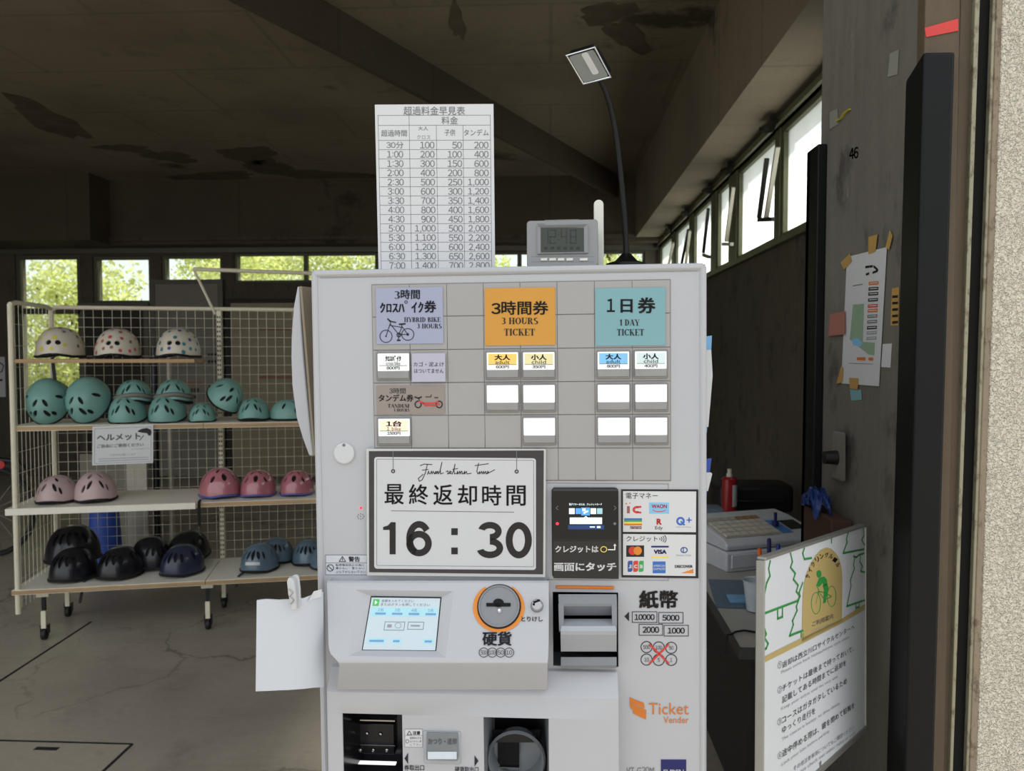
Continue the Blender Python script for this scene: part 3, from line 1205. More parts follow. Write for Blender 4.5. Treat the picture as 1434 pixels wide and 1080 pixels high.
# selection buttons
def button(cx, cy, name, lab=None, top=None, jp=None, en=None, yen=None, tcol='ink'):
    g = G()
    x0, x1, y0, y1 = cx - 24, cx + 24, cy - 20, cy + 20
    pbox(g, x0, y0, x1, y1, 0.003, 0.006, 'bezel_grey')
    b = g.build(name, TM, smooth=0.5, bevel=0.001, seg=1)
    if lab:
        b['label'] = lab
    g = G()
    pbox(g, cx - 22, cy - 17.5, cx + 22, cy + 6.5, 0.006, 0.0105, 'lens_lit')
    g.build('lens', b, smooth=0.5, bevel=0.001)
    g = G()
    (u0, v1), (u1, v0) = FM.uv(cx - 22, cy + 6.8, 0.0105), FM.uv(cx + 22, cy + 17, 0.008)
    r = [L3(u0, 0.006, v0), L3(u1, 0.006, v0), L3(u1, 0.006, v1), L3(u0, 0.006, v1)]
    q = [L3(u0, 0.0082, v0), L3(u1, 0.0082, v0), L3(u1, 0.0105, v1), L3(u0, 0.0105, v1)]
    g.hexa(r, q, 'lens_low')
    g.build('lower_lip', b, smooth=0.5, bevel=0.0008, seg=1)
    if top:
        p = Pr(FM, 0.0107)
        p.rect(cx - 20, cy - 16, cx + 20, cy + 5.5, 'label_white', 0)
        p.rect(cx - 20, cy - 16, cx + 20, cy - 1, top, 1)
        p.rect(cx - 20, cy - 1.2, cx + 20, cy - 0.6, 'ink_grey', 2)
        p.text(jp[0], jp[1], tcol, 0.035)
        p.text(en[0], en[1], tcol, 0.0)
        p.text(yen, (cx - 9, cy + 0.2, cx + 9, cy + 4.8), 'ink', 0.01)
        p.build('label_card', b, smooth=0, normals=False)
    return b


def blab(cx, cy, jp, en, y='', tcol='ink'):
    return dict(jp=(jp, (cx - 11, cy - 15, cx + 11, cy - 7)), en=(en, (cx - 10, cy - 6.6, cx + 10, cy - 1.6)), yen=y, tcol=tcol)


button(550.5, 513, 'button', 'lit button for the 3 hour hybrid bike ticket, 800 yen', 'label_white', **blab(550.5, 513, 'ｸﾛｽﾊﾞｲｸ', 'cross bike', '800円'))
button(703.5, 511.5, 'button', 'lit button for the adult 3 hour ticket, 600 yen', 'label_orange', **blab(703.5, 511.5, '大人', 'adult', '600円'))
button(754.5, 511.3, 'button', 'lit button for the child 3 hour ticket, 350 yen', 'label_cream', **blab(754.5, 511.3, '小人', 'child', '350円', 'ink'))
button(859, 510.5, 'button', 'lit button for the adult 1 day ticket, 800 yen', 'label_blue', **blab(859, 510.5, '大人', 'adult', '800円'))
button(911.5, 510, 'button', 'lit button for the child 1 day ticket, 400 yen', 'label_ice', **blab(911.5, 510, '小人', 'child', '400円'))
for cx, cy in ((703.5, 557.5), (754.8, 557.3), (859.3, 556.8), (912, 556.5), (755.2, 603.5), (859.6, 603.2), (912.3, 603)):
    button(cx, cy, 'button')
button(551.5, 604.5, 'button', 'lit button for one tandem bike, 1500 yen', 'label_peach', **blab(551.5, 604.5, '1台', '1 bike', '1500円'))


# ticket cards
def card(name, label, box, m, w=0.0042):
    p = Pr(FM, w)
    pbox(p, *box, w - 0.0008, w, m)
    return p


def fin(p, name, label=None, parent=None):
    o = p.build(name, parent or TM, smooth=0, normals=False)
    if label:
        o['label'] = label
    return o


def bike_icon(p, x0, y0, w, h, m, L=3, t=1.0):
    fx_ = lambda a: x0 + a * w
    fy = lambda a: y0 + a * h
    p.ring(fx_(.19), fy(.76), w * .17, h * .26, t, m, L, a0=0, a1=360)
    p.ring(fx_(.80), fy(.68), w * .17, h * .25, t, m, L)
    p.line([(fx_(.19), fy(.76)), (fx_(.33), fy(.12)), (fx_(.24), fy(.02))], t, m, L)
    p.line([(fx_(.24), fy(.02)), (fx_(.30), fy(.12)), (fx_(.46), fy(.17))], t * 1.7, m, L)
    p.line([(fx_(.31), fy(.24)), (fx_(.55), fy(.68)), (fx_(.80), fy(.68)), (fx_(.63), fy(.33))], t, m, L)
    p.line([(fx_(.31), fy(.30)), (fx_(.63), fy(.38)), (fx_(.55), fy(.68))], t, m, L)
    p.line([(fx_(.57), fy(.25)), (fx_(.72), fy(.23))], t * 2.2, m, L)
    p.line([(fx_(.63), fy(.33)), (fx_(.64), fy(.25))], t, m, L)
    p.ring(fx_(.55), fy(.70), w * .05, h * .08, t * 1.4, m, L)
    p.line([(fx_(.55), fy(.70)), (fx_(.54), fy(.92))], t * 1.2, m, L)
    p.line([(fx_(.51), fy(.93)), (fx_(.58), fy(.93))], t * 2, m, L)
    p.ell(fx_(.80), fy(.68), w * .035, h * .06, m, L)
    p.ell(fx_(.19), fy(.76), w * .02, h * .035, m, L)


p = card('', '', (526, 403.5, 621, 481), 'paper_lav')
p.serif('3', (552, 408, 560, 418.5), 'ink')
p.text('時間', (561, 405.5, 588, 419), 'ink', 0.02)
p.text('ｸﾛｽﾊ', (532, 424, 566.5, 438), 'ink', 0.02)
p.ring(568.5, 423, 1.8, 1.8, 0.9, 'ink', 3)
p.text('ｲｸ', (576, 423, 593, 438), 'ink', 0.02)
p.text('券', (594, 421, 611, 438), 'ink', 0.03)
p.serif('HYBRID BIKE', (566, 444.5, 617, 451), 'ink')
p.serif('3 HOURS', (584, 453.5, 618.5, 460), 'ink')
bike_icon(p, 531, 446, 50, 33, 'ink', 3, 1.0)
fin(p, 'ticket_card', 'lavender card for the 3 hour hybrid bike ticket')
p = card('', '', (678.5, 404, 778, 483), 'paper_orange')
p.text('3', (688, 424.5, 701, 440), 'ink_black', 0.02)
p.text('時間券', (702, 421.5, 768, 441), 'ink_black', 0.02)
p.serif('3 HOURS', (702.5, 445, 753.5, 454), 'ink_black')
p.serif('TICKET', (706, 460.5, 749, 470), 'ink_black')
fin(p, 'ticket_card', 'orange card for the 3 hour ticket')
p = card('', '', (833.5, 404, 932, 483.5), 'paper_cyan')
p.text('1', (850, 418.5, 861, 437), 'ink_black', 0.02)
p.text('日', (869, 419, 886, 438), 'ink_black', 0.03)
p.text('券', (893, 416.5, 918, 439), 'ink_black', 0.03)
p.serif('1 DAY', (868, 447.5, 896, 456), 'ink_black')
p.serif('TICKET', (864, 461, 902, 470), 'ink_black')
fin(p, 'ticket_card', 'pale blue card for the 1 day ticket')
p = card('', '', (527, 540.5, 623, 579.5), 'paper_tan')
p.text('3時間', (545, 543.5, 568, 551.5), 'ink_black', 0.0)
p.text('タンデム券', (530, 552.5, 579, 562.5), 'ink_black', 0.02)
p.serif('TANDEM', (543, 566, 573, 571), 'ink_black')
p.serif('3 HOURS', (551, 572.5, 573.5, 576.5), 'ink_black')
for cx in (585.5, 615):
    p.ring(cx, 566.5, 4.2, 4.6, 1.6, 'ink_black', 3)
p.line([(587, 562), (593, 565), (606, 565), (613, 563)], 2.2, 'tape_red', 4)
p.line([(592, 565), (596, 568), (610, 568), (615, 566)], 1.8, 'tape_red', 4)
p.line([(581, 556), (586, 558), (590, 556)], 1.8, 'ink_black', 4)
p.line([(596, 556), (603, 556), (604, 553)], 1.0, 'ink_black', 4)
p.line([(609, 557), (613, 557)], 1.3, 'ink_black', 4)
p.line([(586, 557), (587.5, 562)], 1, 'ink_black', 4)
fin(p, 'ticket_card', 'grey brown card for the 3 hour tandem ticket')
p = card('', '', (576.5, 495, 624, 534.5), 'paper_lav2', 0.0075)
p.text('カゴ・泥よけ', (579, 507, 621.5, 513.5), 'ink', 0.0)
p.text('はついてません', (580, 516.5, 621, 522.5), 'ink', 0.0)
fin(p, 'note_card', 'small lavender note beside the hybrid bike button')

# round cover, light, speaker holes, warning label
g = G()
c = FM.px(482.5, 635)
R4 = FM.mat()
R4.translation = c
R4 = R4 @ Matrix.Rotation(math.radians(90), 4, 'X')
g.lathe([(0, 0.005), (0.0160, 0.005), (0.0178, 0.0035), (0.018, 0.0)], 'white', 32, R4)
o = g.build('lock_cover', TM)
p = Pr(FM, 0.0055)
p.ell(481.5, 623.5, 2.2, 2.2, 'ink_grey', 0)
p.build('cover_hole', o, smooth=0, normals=False)
p = Pr(FM, 0.0006)
p.ell(505.5, 711.5, 1.6, 1.8, 'led_red', 0)
p.build('indicator_light', TM, smooth=0, normals=False)
p = Pr(FM, 0.0006)
for k in range(8):
    a = k * math.pi / 4
    p.ell(505 + 4.4 * math.cos(a), 723.5 + 3.6 * math.sin(a), 0.8, 0.8, 'ink_grey', 0, 8)
p.ell(505, 723.5, 0.9, 0.9, 'ink_grey', 0, 8)
p.build('speaker_holes', TM, smooth=0, normals=False)
p = Pr(FM, 0.0006)
p.rect(456, 777.5, 514, 805, 'paper', 0)
p.frame((456, 777.5, 514, 805), 0.7, 'ink_grey', 1)
p.line([(456, 788.5), (514, 788.5)], 0.7, 'ink_grey', 1)
p.line([(475, 786.5), (479.5, 779.5), (484, 786.5)], 0.9, 'ink', 2, closed=True)
p.line([(479.5, 782), (479.5, 785)], 0.9, 'ink', 2)
p.text('警告', (488, 779.5, 504, 787), 'ink', 0.02)
p.ring(462.5, 795.5, 4.6, 4.6, 1.0, 'ink', 2)
p.line([(459.5, 792.5), (465.5, 798.5)], 1.0, 'ink', 2)
p.text('転倒事故防止の為に', (470, 789.8, 510, 793.2), 'ink', 0)
p.text('乗らない・登らない', (470, 794.2, 510, 797.6), 'ink', 0)
p.text('ぶら下がらない下さい', (470, 799.2, 512, 803), 'ink', 0)
fin(p, 'warning_label', 'small white warning label at the lower left of the face')

# ---- card reader
g = G()
(u0, v1), (u1, v0) = FM.uv(772, 683.5, 0.012), FM.uv(867, 812, 0.012)
mbox(g, u0, v0, u1, v1, 0.0, 0.012, 'reader_black')
rd = g.build('card_reader', TM, bevel=0.006, seg=3)
rd['label'] = 'black contactless card reader with a small lit screen'
p = Pr(FM, 0.0132)
pbox(p, 774, 688, 866, 756, 0.0115, 0.0132, 'screen_black')
p.poly([(793, 704), (845, 704), (845.5, 742), (794, 742)], 'screen_black', 1)
p.text('電子マネーまたは、クレジットカード', (797, 705, 843, 708), 'screen_white', 0)
for k, (x, m) in enumerate(((797, 'screen_white'), (806, 'screen_blue'), (827, 'screen_white'), (836, 'lcd_mint'))):
    p.rect(x, 712, x + 7.6, 720, m, 2)
p.rect(814, 711, 826, 722, 'screen_blue', 2)
p.rect(815.5, 712.5, 820, 716, 'screen_white', 3)
p.line([(818, 718.5), (823, 716)], 2, 'screen_white', 3)
p.rect(798, 725, 843, 734, 'screen_white', 2)
p.poly([(818, 725), (820.5, 722.8), (823, 725)], 'screen_white', 2)
p.text('かざしてください', (812, 727, 834, 731), 'screen_blue', 0)
p.rect(795.5, 735.5, 846, 741.5, 'screen_navy', 2)
p.rect(826, 737.5, 833, 739, 'screen_white', 3)
p.rect(836, 737, 841, 739.5, 'screen_white', 3)
p.line([(781.5, 709), (778.5, 711.5), (781.5, 714)], 0.8, 'ink_grey', 2)
p.line([(860, 709), (863, 711.5), (860, 714)], 0.8, 'ink_grey', 2)
p.ell(780.5, 733.5, 2, 2, 'led_red', 2)
p.ell(861, 733.5, 2, 2, 'ink_grey', 2)
p.build('reader_screen', rd, smooth=0, normals=False)
p = Pr(FM, 0.0132)
pbox(p, 774.5, 757.5, 866.5, 811, 0.0115, 0.0132, 'reader_black')
p.text('クレジットは', (777.5, 764.5, 838, 774), 'print_white', 0.03)
p.ring(845.5, 769.5, 4.2, 3.8, 1.1, 'logo_yellow', 3)
p.line([(852, 770), (861, 770), (861, 763)], 1.4, 'print_white', 3)
p.poly([(858.8, 764.5), (861, 761.5), (863.2, 764.5)], 'print_white', 3)
p.text('画面にタッチ', (776, 788, 863, 800), 'print_white', 0.035)
p.build('touch_plate', rd, smooth=0, normals=False)
# plate seam behind it
p = Pr(FM, 0.0005)
p.line([(766, 676.5), (936, 678), (936, 813), (766, 812)], 0.8, 'seam', 0)
p.build('reader_seam', TM, smooth=0, normals=False)

# ---- payment sticker
p = Pr(FM, 0.0015)
pbox(p, 870, 685.5, 978, 810, 0.0002, 0.0015, 'ink_black')
p.poly([(872.5, 688), (975, 688.5), (974.5, 745.5), (872.5, 745)], 'paper_white', 1)
p.poly([(872.5, 748), (974.5, 749), (974, 807), (872.5, 805.5)], 'paper_white', 1)
p.text('電子マネー', (876.5, 690.5, 921, 698.5), 'ink_black', 0.0)
p.text('クレジット', (877, 751, 921, 758.5), 'ink_black', 0.0)
for k in range(4):
    p.ring(922 + k * 0.8, 755, 2.2 + 2.1 * k, 2.2 + 1.7 * k, 1.0, 'ink_black', 2, a0=-45, a1=45, n=8)
# ic
p.rect(878, 709, 882, 719, 'maroon', 2)
p.ring(892, 714, 4.6, 3.6, 3.2, 'ink_red', 2, a0=60, a1=300)
p.line([(893, 710.4), (897, 710)], 2.6, 'ink_red', 2)
p.line([(893, 717.6), (897, 718)], 2.6, 'ink_red', 2)
p.ell(877, 705.5, 1.2, 1.0, 'dark_orange', 2)
p.ell(882, 704.8, 1.0, 0.8, 'dark_orange', 2)
# light blue card with a red smile
p.rect(909, 704, 937, 719.5, 'logo_lightblue', 2)
p.text('WAON', (912.5, 706.5, 934, 712), 'ink_red', 0.03)
p.ring(923, 713.5, 9, 3.2, 1.1, 'ink_red', 3, a0=10, a1=170)
# striped card
for k, m in enumerate(('logo_blue', 'logo_green', 'logo_yellow', 'dark_orange')):
    p.rect(874, 726 + k * 2.5, 899, 728.5 + k * 2.5, m, 2)
p.text('nanaco', (882.5, 737, 898.5, 741), 'maroon', 0.03)
p.text('R', (919.5, 726.5, 926.5, 735), 'ink_red', 0.05)
p.text('Edy', (917.5, 737, 928, 743), 'ink_black', 0.0)
p.ring(953, 730, 4.6, 4.6, 2.8, 'logo_blue', 2)
p.line([(954, 731), (958, 735)], 2.4, 'logo_blue', 2)
p.line([(962, 728.5), (968, 728.5)], 1.6, 'logo_blue', 2)
p.line([(965, 725.5), (965, 731.5)], 1.6, 'logo_blue', 2)
p.text('QUICPay', (947, 737.5, 968, 739.5), 'ink_light', 0)
# cards
p.rect(877, 764, 902, 780, 'ink_black', 2)
p.ell(886, 771.5, 5.8, 6, 'ink_red', 3)
p.ell(893, 771.5, 5.8, 6, 'orange', 4)
p.rect(912, 764.5, 936.5, 767, 'ink_navy', 2)
p.text('VISA', (915.5, 770, 933.5, 776), 'ink_navy', 0.05)
p.rect(912, 779, 936.5, 781.2, 'logo_yellow', 2)
p.ring(958, 770.5, 4.4, 3.6, 1.6, 'ink_blue', 2)
p.line([(957, 767.5), (957, 773.5)], 1.2, 'ink_blue', 3)
p.text('Diners Club', (947, 776.5, 968, 779), 'ink_light', 0)
for k, (m, ch) in enumerate((('ink_blue', 'J'), ('ink_red', 'C'), ('logo_green', 'B'))):
    x = 879 + k * 7.8
    p.poly([(x, 787), (x + 2, 785.5), (x + 6.8, 785.5), (x + 6.8, 799), (x + 4.8, 801), (x, 801)], m, 2)
    p.text(ch, (x + 1.2, 791, x + 5.6, 796), 'print_white', 0.06)
p.rect(914, 786.5, 932, 803, 'logo_blue', 2)
p.text('AMERICAN', (915, 791, 931, 794), 'print_white', 0.02)
p.text('EXPRESS', (915, 795.5, 931, 798.5), 'print_white', 0.02)
p.text('DISCOVER', (945, 791.5, 970, 795.5), 'ink_black', 0.04)
p.poly([(953, 803), (971, 797), (971, 803)], 'orange', 2)
fin(p, 'payment_sticker', 'white sticker with payment logos beside the card reader')

# ---- coin unit: a console that leans out over the trays
def cpt(x, y, w):
    return FM.px(x, y, w)


rows = [(812.5, 0.0, 457, 769), (813.5, 0.022, 457.5, 769), (816.5, 0.028, 457.5, 768.5), (870, 0.0582, 459, 768.5), (902, 0.0764, 459.8, 768.3), (911, 0.0816, 461, 768), (917, 0.0850, 463.5, 768), (922.5, 0.0885, 469, 767.5),
        (928.5, 0.090, 474, 767), (933, 0.086, 475, 766.5), (966, 0.044, 471, 766), (967, 0.0, 471, 766)]
_A, _B = cpt(610, 816.5, 0.028), cpt(610, 922.5, 0.0885)
FS = Fr(_A, mX, (_A - _B))                   # slanted front of the console
# the console with a hole for the screen pocket
SPX = [(519.5, 835), (618, 836.5), (610.5, 911.5), (507, 910.5)]
ring_o = [(497, 826), (636, 828), (624, 921), (487, 919)]
g = G()
ptsL = [cpt(xl, y, w) for y, w, xl, xr in rows]
ptsR = [cpt(xr, y, w) for y, w, xl, xr in rows]
# front slant as a ring around the pocket
on = lambda x, y: FS.px(x, y, 0.0)
for k in range(2, 8):                        # keep the slanted front flat
    ptsL[k] = on(rows[k][2], rows[k][0])
    ptsR[k] = on(rows[k][3], rows[k][0])
pk = [FS.px(x, y, 0.0) for x, y in ring_o]
pi = [FS.px(x, y, -0.012) for x, y in SPX]
g.face([ptsL[2], ptsR[2], pk[1], pk[0]], 'machine_white')
g.face([ptsR[k] for k in range(2, 8)] + [pk[2], pk[1]], 'machine_white')
g.face([ptsR[7], ptsL[7], pk[3], pk[2]], 'machine_white')
g.face([ptsL[k] for k in range(7, 1, -1)] + [pk[0], pk[3]], 'machine_white')
for i in range(4):
    j = (i + 1) % 4
    g.face([pk[i], pk[j], pi[j], pi[i]], 'machine_white')
for a, b in ((0, 1), (1, 2), (7, 8), (8, 9), (9, 10), (10, 11)):
    g.face([ptsL[a], ptsR[a], ptsR[b], ptsL[b]], 'machine_white')
# flanks reach back to the face of the machine
for P_, sg in ((ptsL, 1), (ptsR, -1)):
    base = [q_ - (-FM.Y) * ((q_ - FM.O).dot(-FM.Y)) for q_ in P_]
    for k in range(1, 11):
        g.face([P_[k], P_[k + 1], base[k + 1], base[k]], 'machine_white')
cu = g.build('coin_console', TM, smooth=0.0)
bm = bmesh.new()
bm.from_mesh(cu.data)
bmesh.ops.remove_doubles(bm, verts=bm.verts, dist=1e-5)
bmesh.ops.recalc_face_normals(bm, faces=bm.faces)
bm.to_mesh(cu.data)
bm.free()
cu.data.polygons.foreach_set('use_smooth', [True] * len(cu.data.polygons))
cu.data.set_sharp_from_angle(angle=1.2)
bv = cu.modifiers.new('bevel', 'BEVEL')
bv.width, bv.segments, bv.limit_method, bv.angle_limit = 0.008, 4, 'ANGLE', 0.35
bv.use_clamp_overlap = True
# screen
p = Pr(FS, -0.0115)
q = [FS.px(x, y, -0.0115) for x, y in [(519.5, 834.5), (618.5, 836), (611, 912), (506.5, 911)]]
p.face(q, 'screen_black')
q = [(520.5, 837), (616.5, 838.3), (609.5, 911), (508, 910)]


def sp(a, b):
    (x0, y0), (x1, y1), (x2, y2), (x3, y3) = q
    tx, ty = x0 + (x1 - x0) * a, y0 + (y1 - y0) * a
    bx, by = x3 + (x2 - x3) * a, y3 + (y2 - y3) * a
    return tx + (bx - tx) * b, ty + (by - ty) * b


def sq(a0, b0, a1, b1):
    return [sp(a0, b0), sp(a1, b0), sp(a1, b1), sp(a0, b1)]


p.poly(q, 'lcd', 1)
p.poly(sq(.03, .03, .12, .16), 'lcd_green', 2)
p.poly([sp(.055, .05), sp(.10, .09), sp(.06, .14)], 'print_white', 3)
p.text('金額を入れてください', sq(.15, .03, .62, .085), 'ink_grey', 0)
p.text('またはボタンを押してください', sq(.15, .10, .86, .155), 'ink_grey', 0)
p.poly(sq(.02, .19, .98, .35), 'lcd_mint', 2)
for k, st in enumerate(('2名', '3名', '4名', '5名')):
    x = .12 + .24 * k
    p.text(st, sq(x, .20, x + .08, .265), 'lcd_blue', 0)
    p.poly(sq(x - .03, .285, x + .12, .325), 'lcd_blue', 3)
for a0, b0, a1, b1 in ((.25, .46, .53, .62), (.58, .46, .80, .60)):
    p.frame(sq(a0, b0, a1, b1), 0.6, 'ink_grey', 3)
p.poly(sq(.29, .51, .35, .57), 'ink_light', 3)
p.ring(*sp(.44, .53), 4.2, 3.6, 0.7, 'ink_light', 3)
p.poly(sq(.62, .515, .75, .545), 'ink_light', 3)
for a0, a1 in ((.05, .30), (.38, .52), (.82, .97)):
    p.poly(sq(a0, .78, a1, .88), 'lcd_mint', 2)
    p.poly(sq(a0 + .02, .81, a1 - .03, .85), 'lcd_blue', 3)
o = p.build('touch_screen', cu, smooth=0, normals=False)
# orange ring, coin face
p = Pr(FS, 0.001)
p.ring(698.5, 851, 33, 31.5, 6.2, 'orange', 1, n=40, a0=-58, a1=238)
p.build('orange_ring', cu, smooth=0, normals=False)
cen = FS.px(699, 849.5)
R5 = FS.mat()
R5.translation = cen
R5 = R5 @ Matrix.Rotation(math.radians(90), 4, 'X')
rc = 28 * 1.19e-3
g = G()
g.lathe([(0, 0.004), (rc * 0.93, 0.004), (rc * 0.93, 0.0055), (rc, 0.005), (rc * 1.04, 0.0)], 'plastic_grey', 40, R5)
cf = g.build('coin_slot_plate', cu)
g = G()
g.lathe([(rc * 1.03, 0.0045), (rc * 1.07, 0.002), (rc * 1.075, 0.0)], 'black', 40, R5)
g.build('plate_rim', cf)
p = Pr(FS, 0.0055)
p.rect(681, 844.5, 715, 849.5, 'gap', 0)
p.ell(698, 844.5, 7.5, 6, 'gap', 0)
p.ell(699.5, 855.5, 2.6, 3, 'steel', 1)
p.ell(699, 854.5, 1.2, 1.2, 'led_white', 2)
p.build('coin_slot', cf, smooth=0, normals=False)
p = Pr(FS, 0.0012)
p.text('硬貨', (675.5, 884.5, 716.5, 904.5), 'ink', 0.03)
for k, st in enumerate(('500', '100', '50', '10')):
    cx = 677.5 + 11.8 * k
    p.ring(cx, 914, 6.6, 6.4, 0.9, 'ink', 2)
    p.text(st, (cx - 4.4, 911, cx + 4.4, 917), 'ink', 0.0)
p.text('とりけし', (730, 863.5, 760, 870.5), 'ink', 0.02)
p.build('console_lettering', cu, smooth=0, normals=False)
# cancel knob
cen = FS.px(752, 849)
R6 = FS.mat()
R6.translation = cen
R6 = R6 @ Matrix.Rotation(math.radians(90), 4, 'X')
g = G()
g.lathe([(0, 0.012), (0.0075, 0.012), (0.009, 0.0105), (0.0092, 0.002), (0.0105, 0.0)], 'steel', 24, R6)
kn = g.build('cancel_knob', cu)
kn['label'] = 'chrome cancel knob at the right end of the console'
p = Pr(FS, 0.0122)
p.line([(748, 843.5), (755, 841)], 3.0, 'gap', 0)
p.ell(747.5, 846.5, 1.8, 1.8, 'gap', 0)
p.build('knob_marks', kn, smooth=0, normals=False)

# ---- lower block with the two trays
lu0, lv1 = FM.uv(456, 938, 0.012)
lu1 = FM.uv(866.5, 1000, WL)[0]
lu0 = FM.uv(458, 1000, WL)[0]
v_a = FM.uv(610, 936, 0.006)[1]
v_b = FM.uv(610, 973, WL)[1]
g = G()
us = sorted({lu0, lu1, _t1[0], _t1[2], _t2[0], _t2[2]})
vs_ = sorted({0.0, v_b, _t1[1], _t1[3], _t2[1], _t2[3]})
hh = [ho(_t1), ho(_t2)]
for ua_, ub_ in zip(us[:-1], us[1:]):
    for va_, vb_ in zip(vs_[:-1], vs_[1:]):
        mu, mv = (ua_ + ub_) / 2, (va_ + vb_) / 2
        if not any(h_[0] < mu < h_[2] and h_[1] < mv < h_[3] for h_ in hh):
            g.face([L3(ua_, WL, va_), L3(ub_, WL, va_), L3(ub_, WL, vb_), L3(ua_, WL, vb_)], 'machine_white')
    g.face([L3(ua_, WL, v_b), L3(ub_, WL, v_b), L3(ub_, 0.008, v_a), L3(ua_, 0.008, v_a)], 'machine_white')
    g.face([L3(ua_, 0.008, v_a), L3(ub_, 0.008, v_a), L3(ub_, 0.0, v_a + 0.001), L3(ua_, 0.0, v_a + 0.001)], 'machine_white')
for u_ in (lu0, lu1):
    for va_, vb_ in zip(vs_[:-1], vs_[1:]):
        g.face([L3(u_, 0, va_), L3(u_, WL, va_), L3(u_, WL, vb_), L3(u_, 0, vb_)], 'machine_white')
    g.face([L3(u_, 0, v_b), L3(u_, WL, v_b), L3(u_, 0.008, v_a), L3(u_, 0, v_a + 0.001)], 'machine_white')
for h_ in hh:
    for p0_, p1_ in (((h_[0], h_[1]), (h_[0], h_[3])), ((h_[2], h_[1]), (h_[2], h_[3])), ((h_[0], h_[3]), (h_[2], h_[3])), ((h_[0], h_[1]), (h_[2], h_[1]))):
        g.face([L3(p0_[0], WL, p0_[1]), L3(p1_[0], WL, p1_[1]), L3(p1_[0], WL - 0.006, p1_[1]), L3(p0_[0], WL - 0.006, p0_[1])], 'machine_white')
o = g.build('lower_block', TM, smooth=0.5)
bm = bmesh.new()
bm.from_mesh(o.data)
bmesh.ops.remove_doubles(bm, verts=bm.verts, dist=1e-5)
bmesh.ops.recalc_face_normals(bm, faces=bm.faces)
bm.to_mesh(o.data)
bm.free()
b = o.modifiers.new('bevel', 'BEVEL')
b.width, b.segments, b.limit_method, b.angle_limit = 0.006, 3, 'ANGLE', 0.3


def pocket(t, dep, m, side_m):
    g = G()
    u0, v1, u1, v0 = t
    F, B = WL - 0.004, -dep
    ins = 0.01
    f = [L3(u0, F, v0), L3(u1, F, v0), L3(u1, F, v1), L3(u0, F, v1)]
    k = [L3(u0 + ins, B, v0 + 0.002), L3(u1 - ins, B, v0 + 0.002), L3(u1 - ins, B, v1 - ins), L3(u0 + ins, B, v1 - ins)]
    for i in range(4):
        j = (i + 1) % 4
        g.face([f[i], f[j], k[j], k[i]], side_m)
    g.face(k, m)
    return g


# ticket tray
g = pocket(_t1, 0.055, 'tray_dark', 'tray_dark')
tt = g.build('ticket_tray', TM, smooth=0)
tt['label'] = 'dark ticket outlet tray at the lower left'
g = G()
pbox(g, 500, 1013, 553, 1058, -0.053, -0.042, 'tray_dark')
pl = g.build('tray_plate', tt, bevel=0.002)
for x, y in ((514, 1027), (533, 1028), (505, 1050), (523, 1050), (542, 1050)):
    g = G()
    Rm = FM.mat()
    Rm.translation = FM.px(x, y, -0.042)
    Rm = Rm @ Matrix.Rotation(math.radians(90), 4, 'X')
    g.lathe([(0, 0.004), (0.0028, 0.003), (0.0038, 0.0)], 'steel', 12, Rm)
    g.build('screw', pl)
g = G()
pbox(g, 504, 1043.2, 553, 1045, -0.043, -0.036, 'steel')
g.build('tray_lip', tt)
g = G()
pbox(g, 504, 1008, 553, 1011, -0.043, -0.02, 'steel')
g.build('upper_lip', tt)
g = G()
pbox(g, 501, 1069, 554, 1072.5, -0.04, -0.03, 'led_white')
g.build('tray_light', tt, bevel=0.001)
# change tray
g = pocket(_t2, 0.05, 'dark_steel', 'plastic_grey')
ct = g.build('change_tray', TM, smooth=0)
ct['label'] = 'change tray with a dark round bowl at the lower right'
g = G()
Rm = FM.mat()
Rm.translation = FM.px(723, 1062, 0.0)
Rm = Rm @ Matrix.Rotation(math.radians(90), 4, 'X') @ Matrix.Diagonal((1, 1.0, 1, 1))
g.lathe([(0.050, 0.004), (0.047, 0.010), (0.044, 0.004), (0.040, -0.03), (0.0, -0.034)], 'smoke_plastic', 40, Rm)
bo = g.build('bowl', ct)
p = Pr(FM, -0.026)
p.rect(697, 1040, 727, 1074, 'gap', 0)
p.rect(690, 1022, 756, 1040, 'black', 0)
p.build('bowl_opening', bo, smooth=0, normals=False)
g = G()
pbox(g, 700, 1074.5, 727, 1076.5, -0.027, -0.018, 'steel')
g.build('bowl_lip', bo)
# return lever with its label, small signs
g = G()
pbox(g, 593, 1024.5, 645, 1071, WL, WL + 0.003, 'plastic_light')
rl = g.build('return_lever', TM, bevel=0.001)
g = G()
(u0, v1), (u1, v0) = FM.uv(597, 1027, WL + 0.008), FM.uv(641, 1066, WL + 0.012)
a = [L3(u0, WL + 0.002, v0), L3(u1, WL + 0.002, v0), L3(u1, WL + 0.002, v1), L3(u0, WL + 0.002, v1)]
b = [L3(u0, WL + 0.012, v0), L3(u1, WL + 0.012, v0), L3(u1, WL + 0.005, v1), L3(u0, WL + 0.005, v1)]
g.hexa(a, b, 'smoke_plastic')
rb = g.build('lever_flap', rl, bevel=0.001)
FL = Fr(L3(u0, WL + 0.012, v0), mX, L3(u0, WL + 0.005, v1) - L3(u0, WL + 0.012, v0))
p = Pr(FL, 0.0006)
p.text('おつり・返却', (599.5, 1034.5, 639.5, 1043), 'ink_grey', 0.01)
p.rect(599, 1053, 639.5, 1063.5, 'clear_plastic', 1)
p.build('lever_label', rb, smooth=0, normals=False)
p = Pr(FM, WL + 0.0006)
p.rect(567, 1021.5, 591.5, 1046.5, 'paper_white', 0)
p.frame((567, 1021.5, 591.5, 1046.5), 0.7, 'ink_light', 1)
p.line([(567, 1030.5), (591.5, 1030.5)], 0.6, 'ink_light', 1)
p.line([(570, 1029.3), (573.2, 1024), (576.5, 1029.3)], 0.8, 'ink', 2, closed=True)
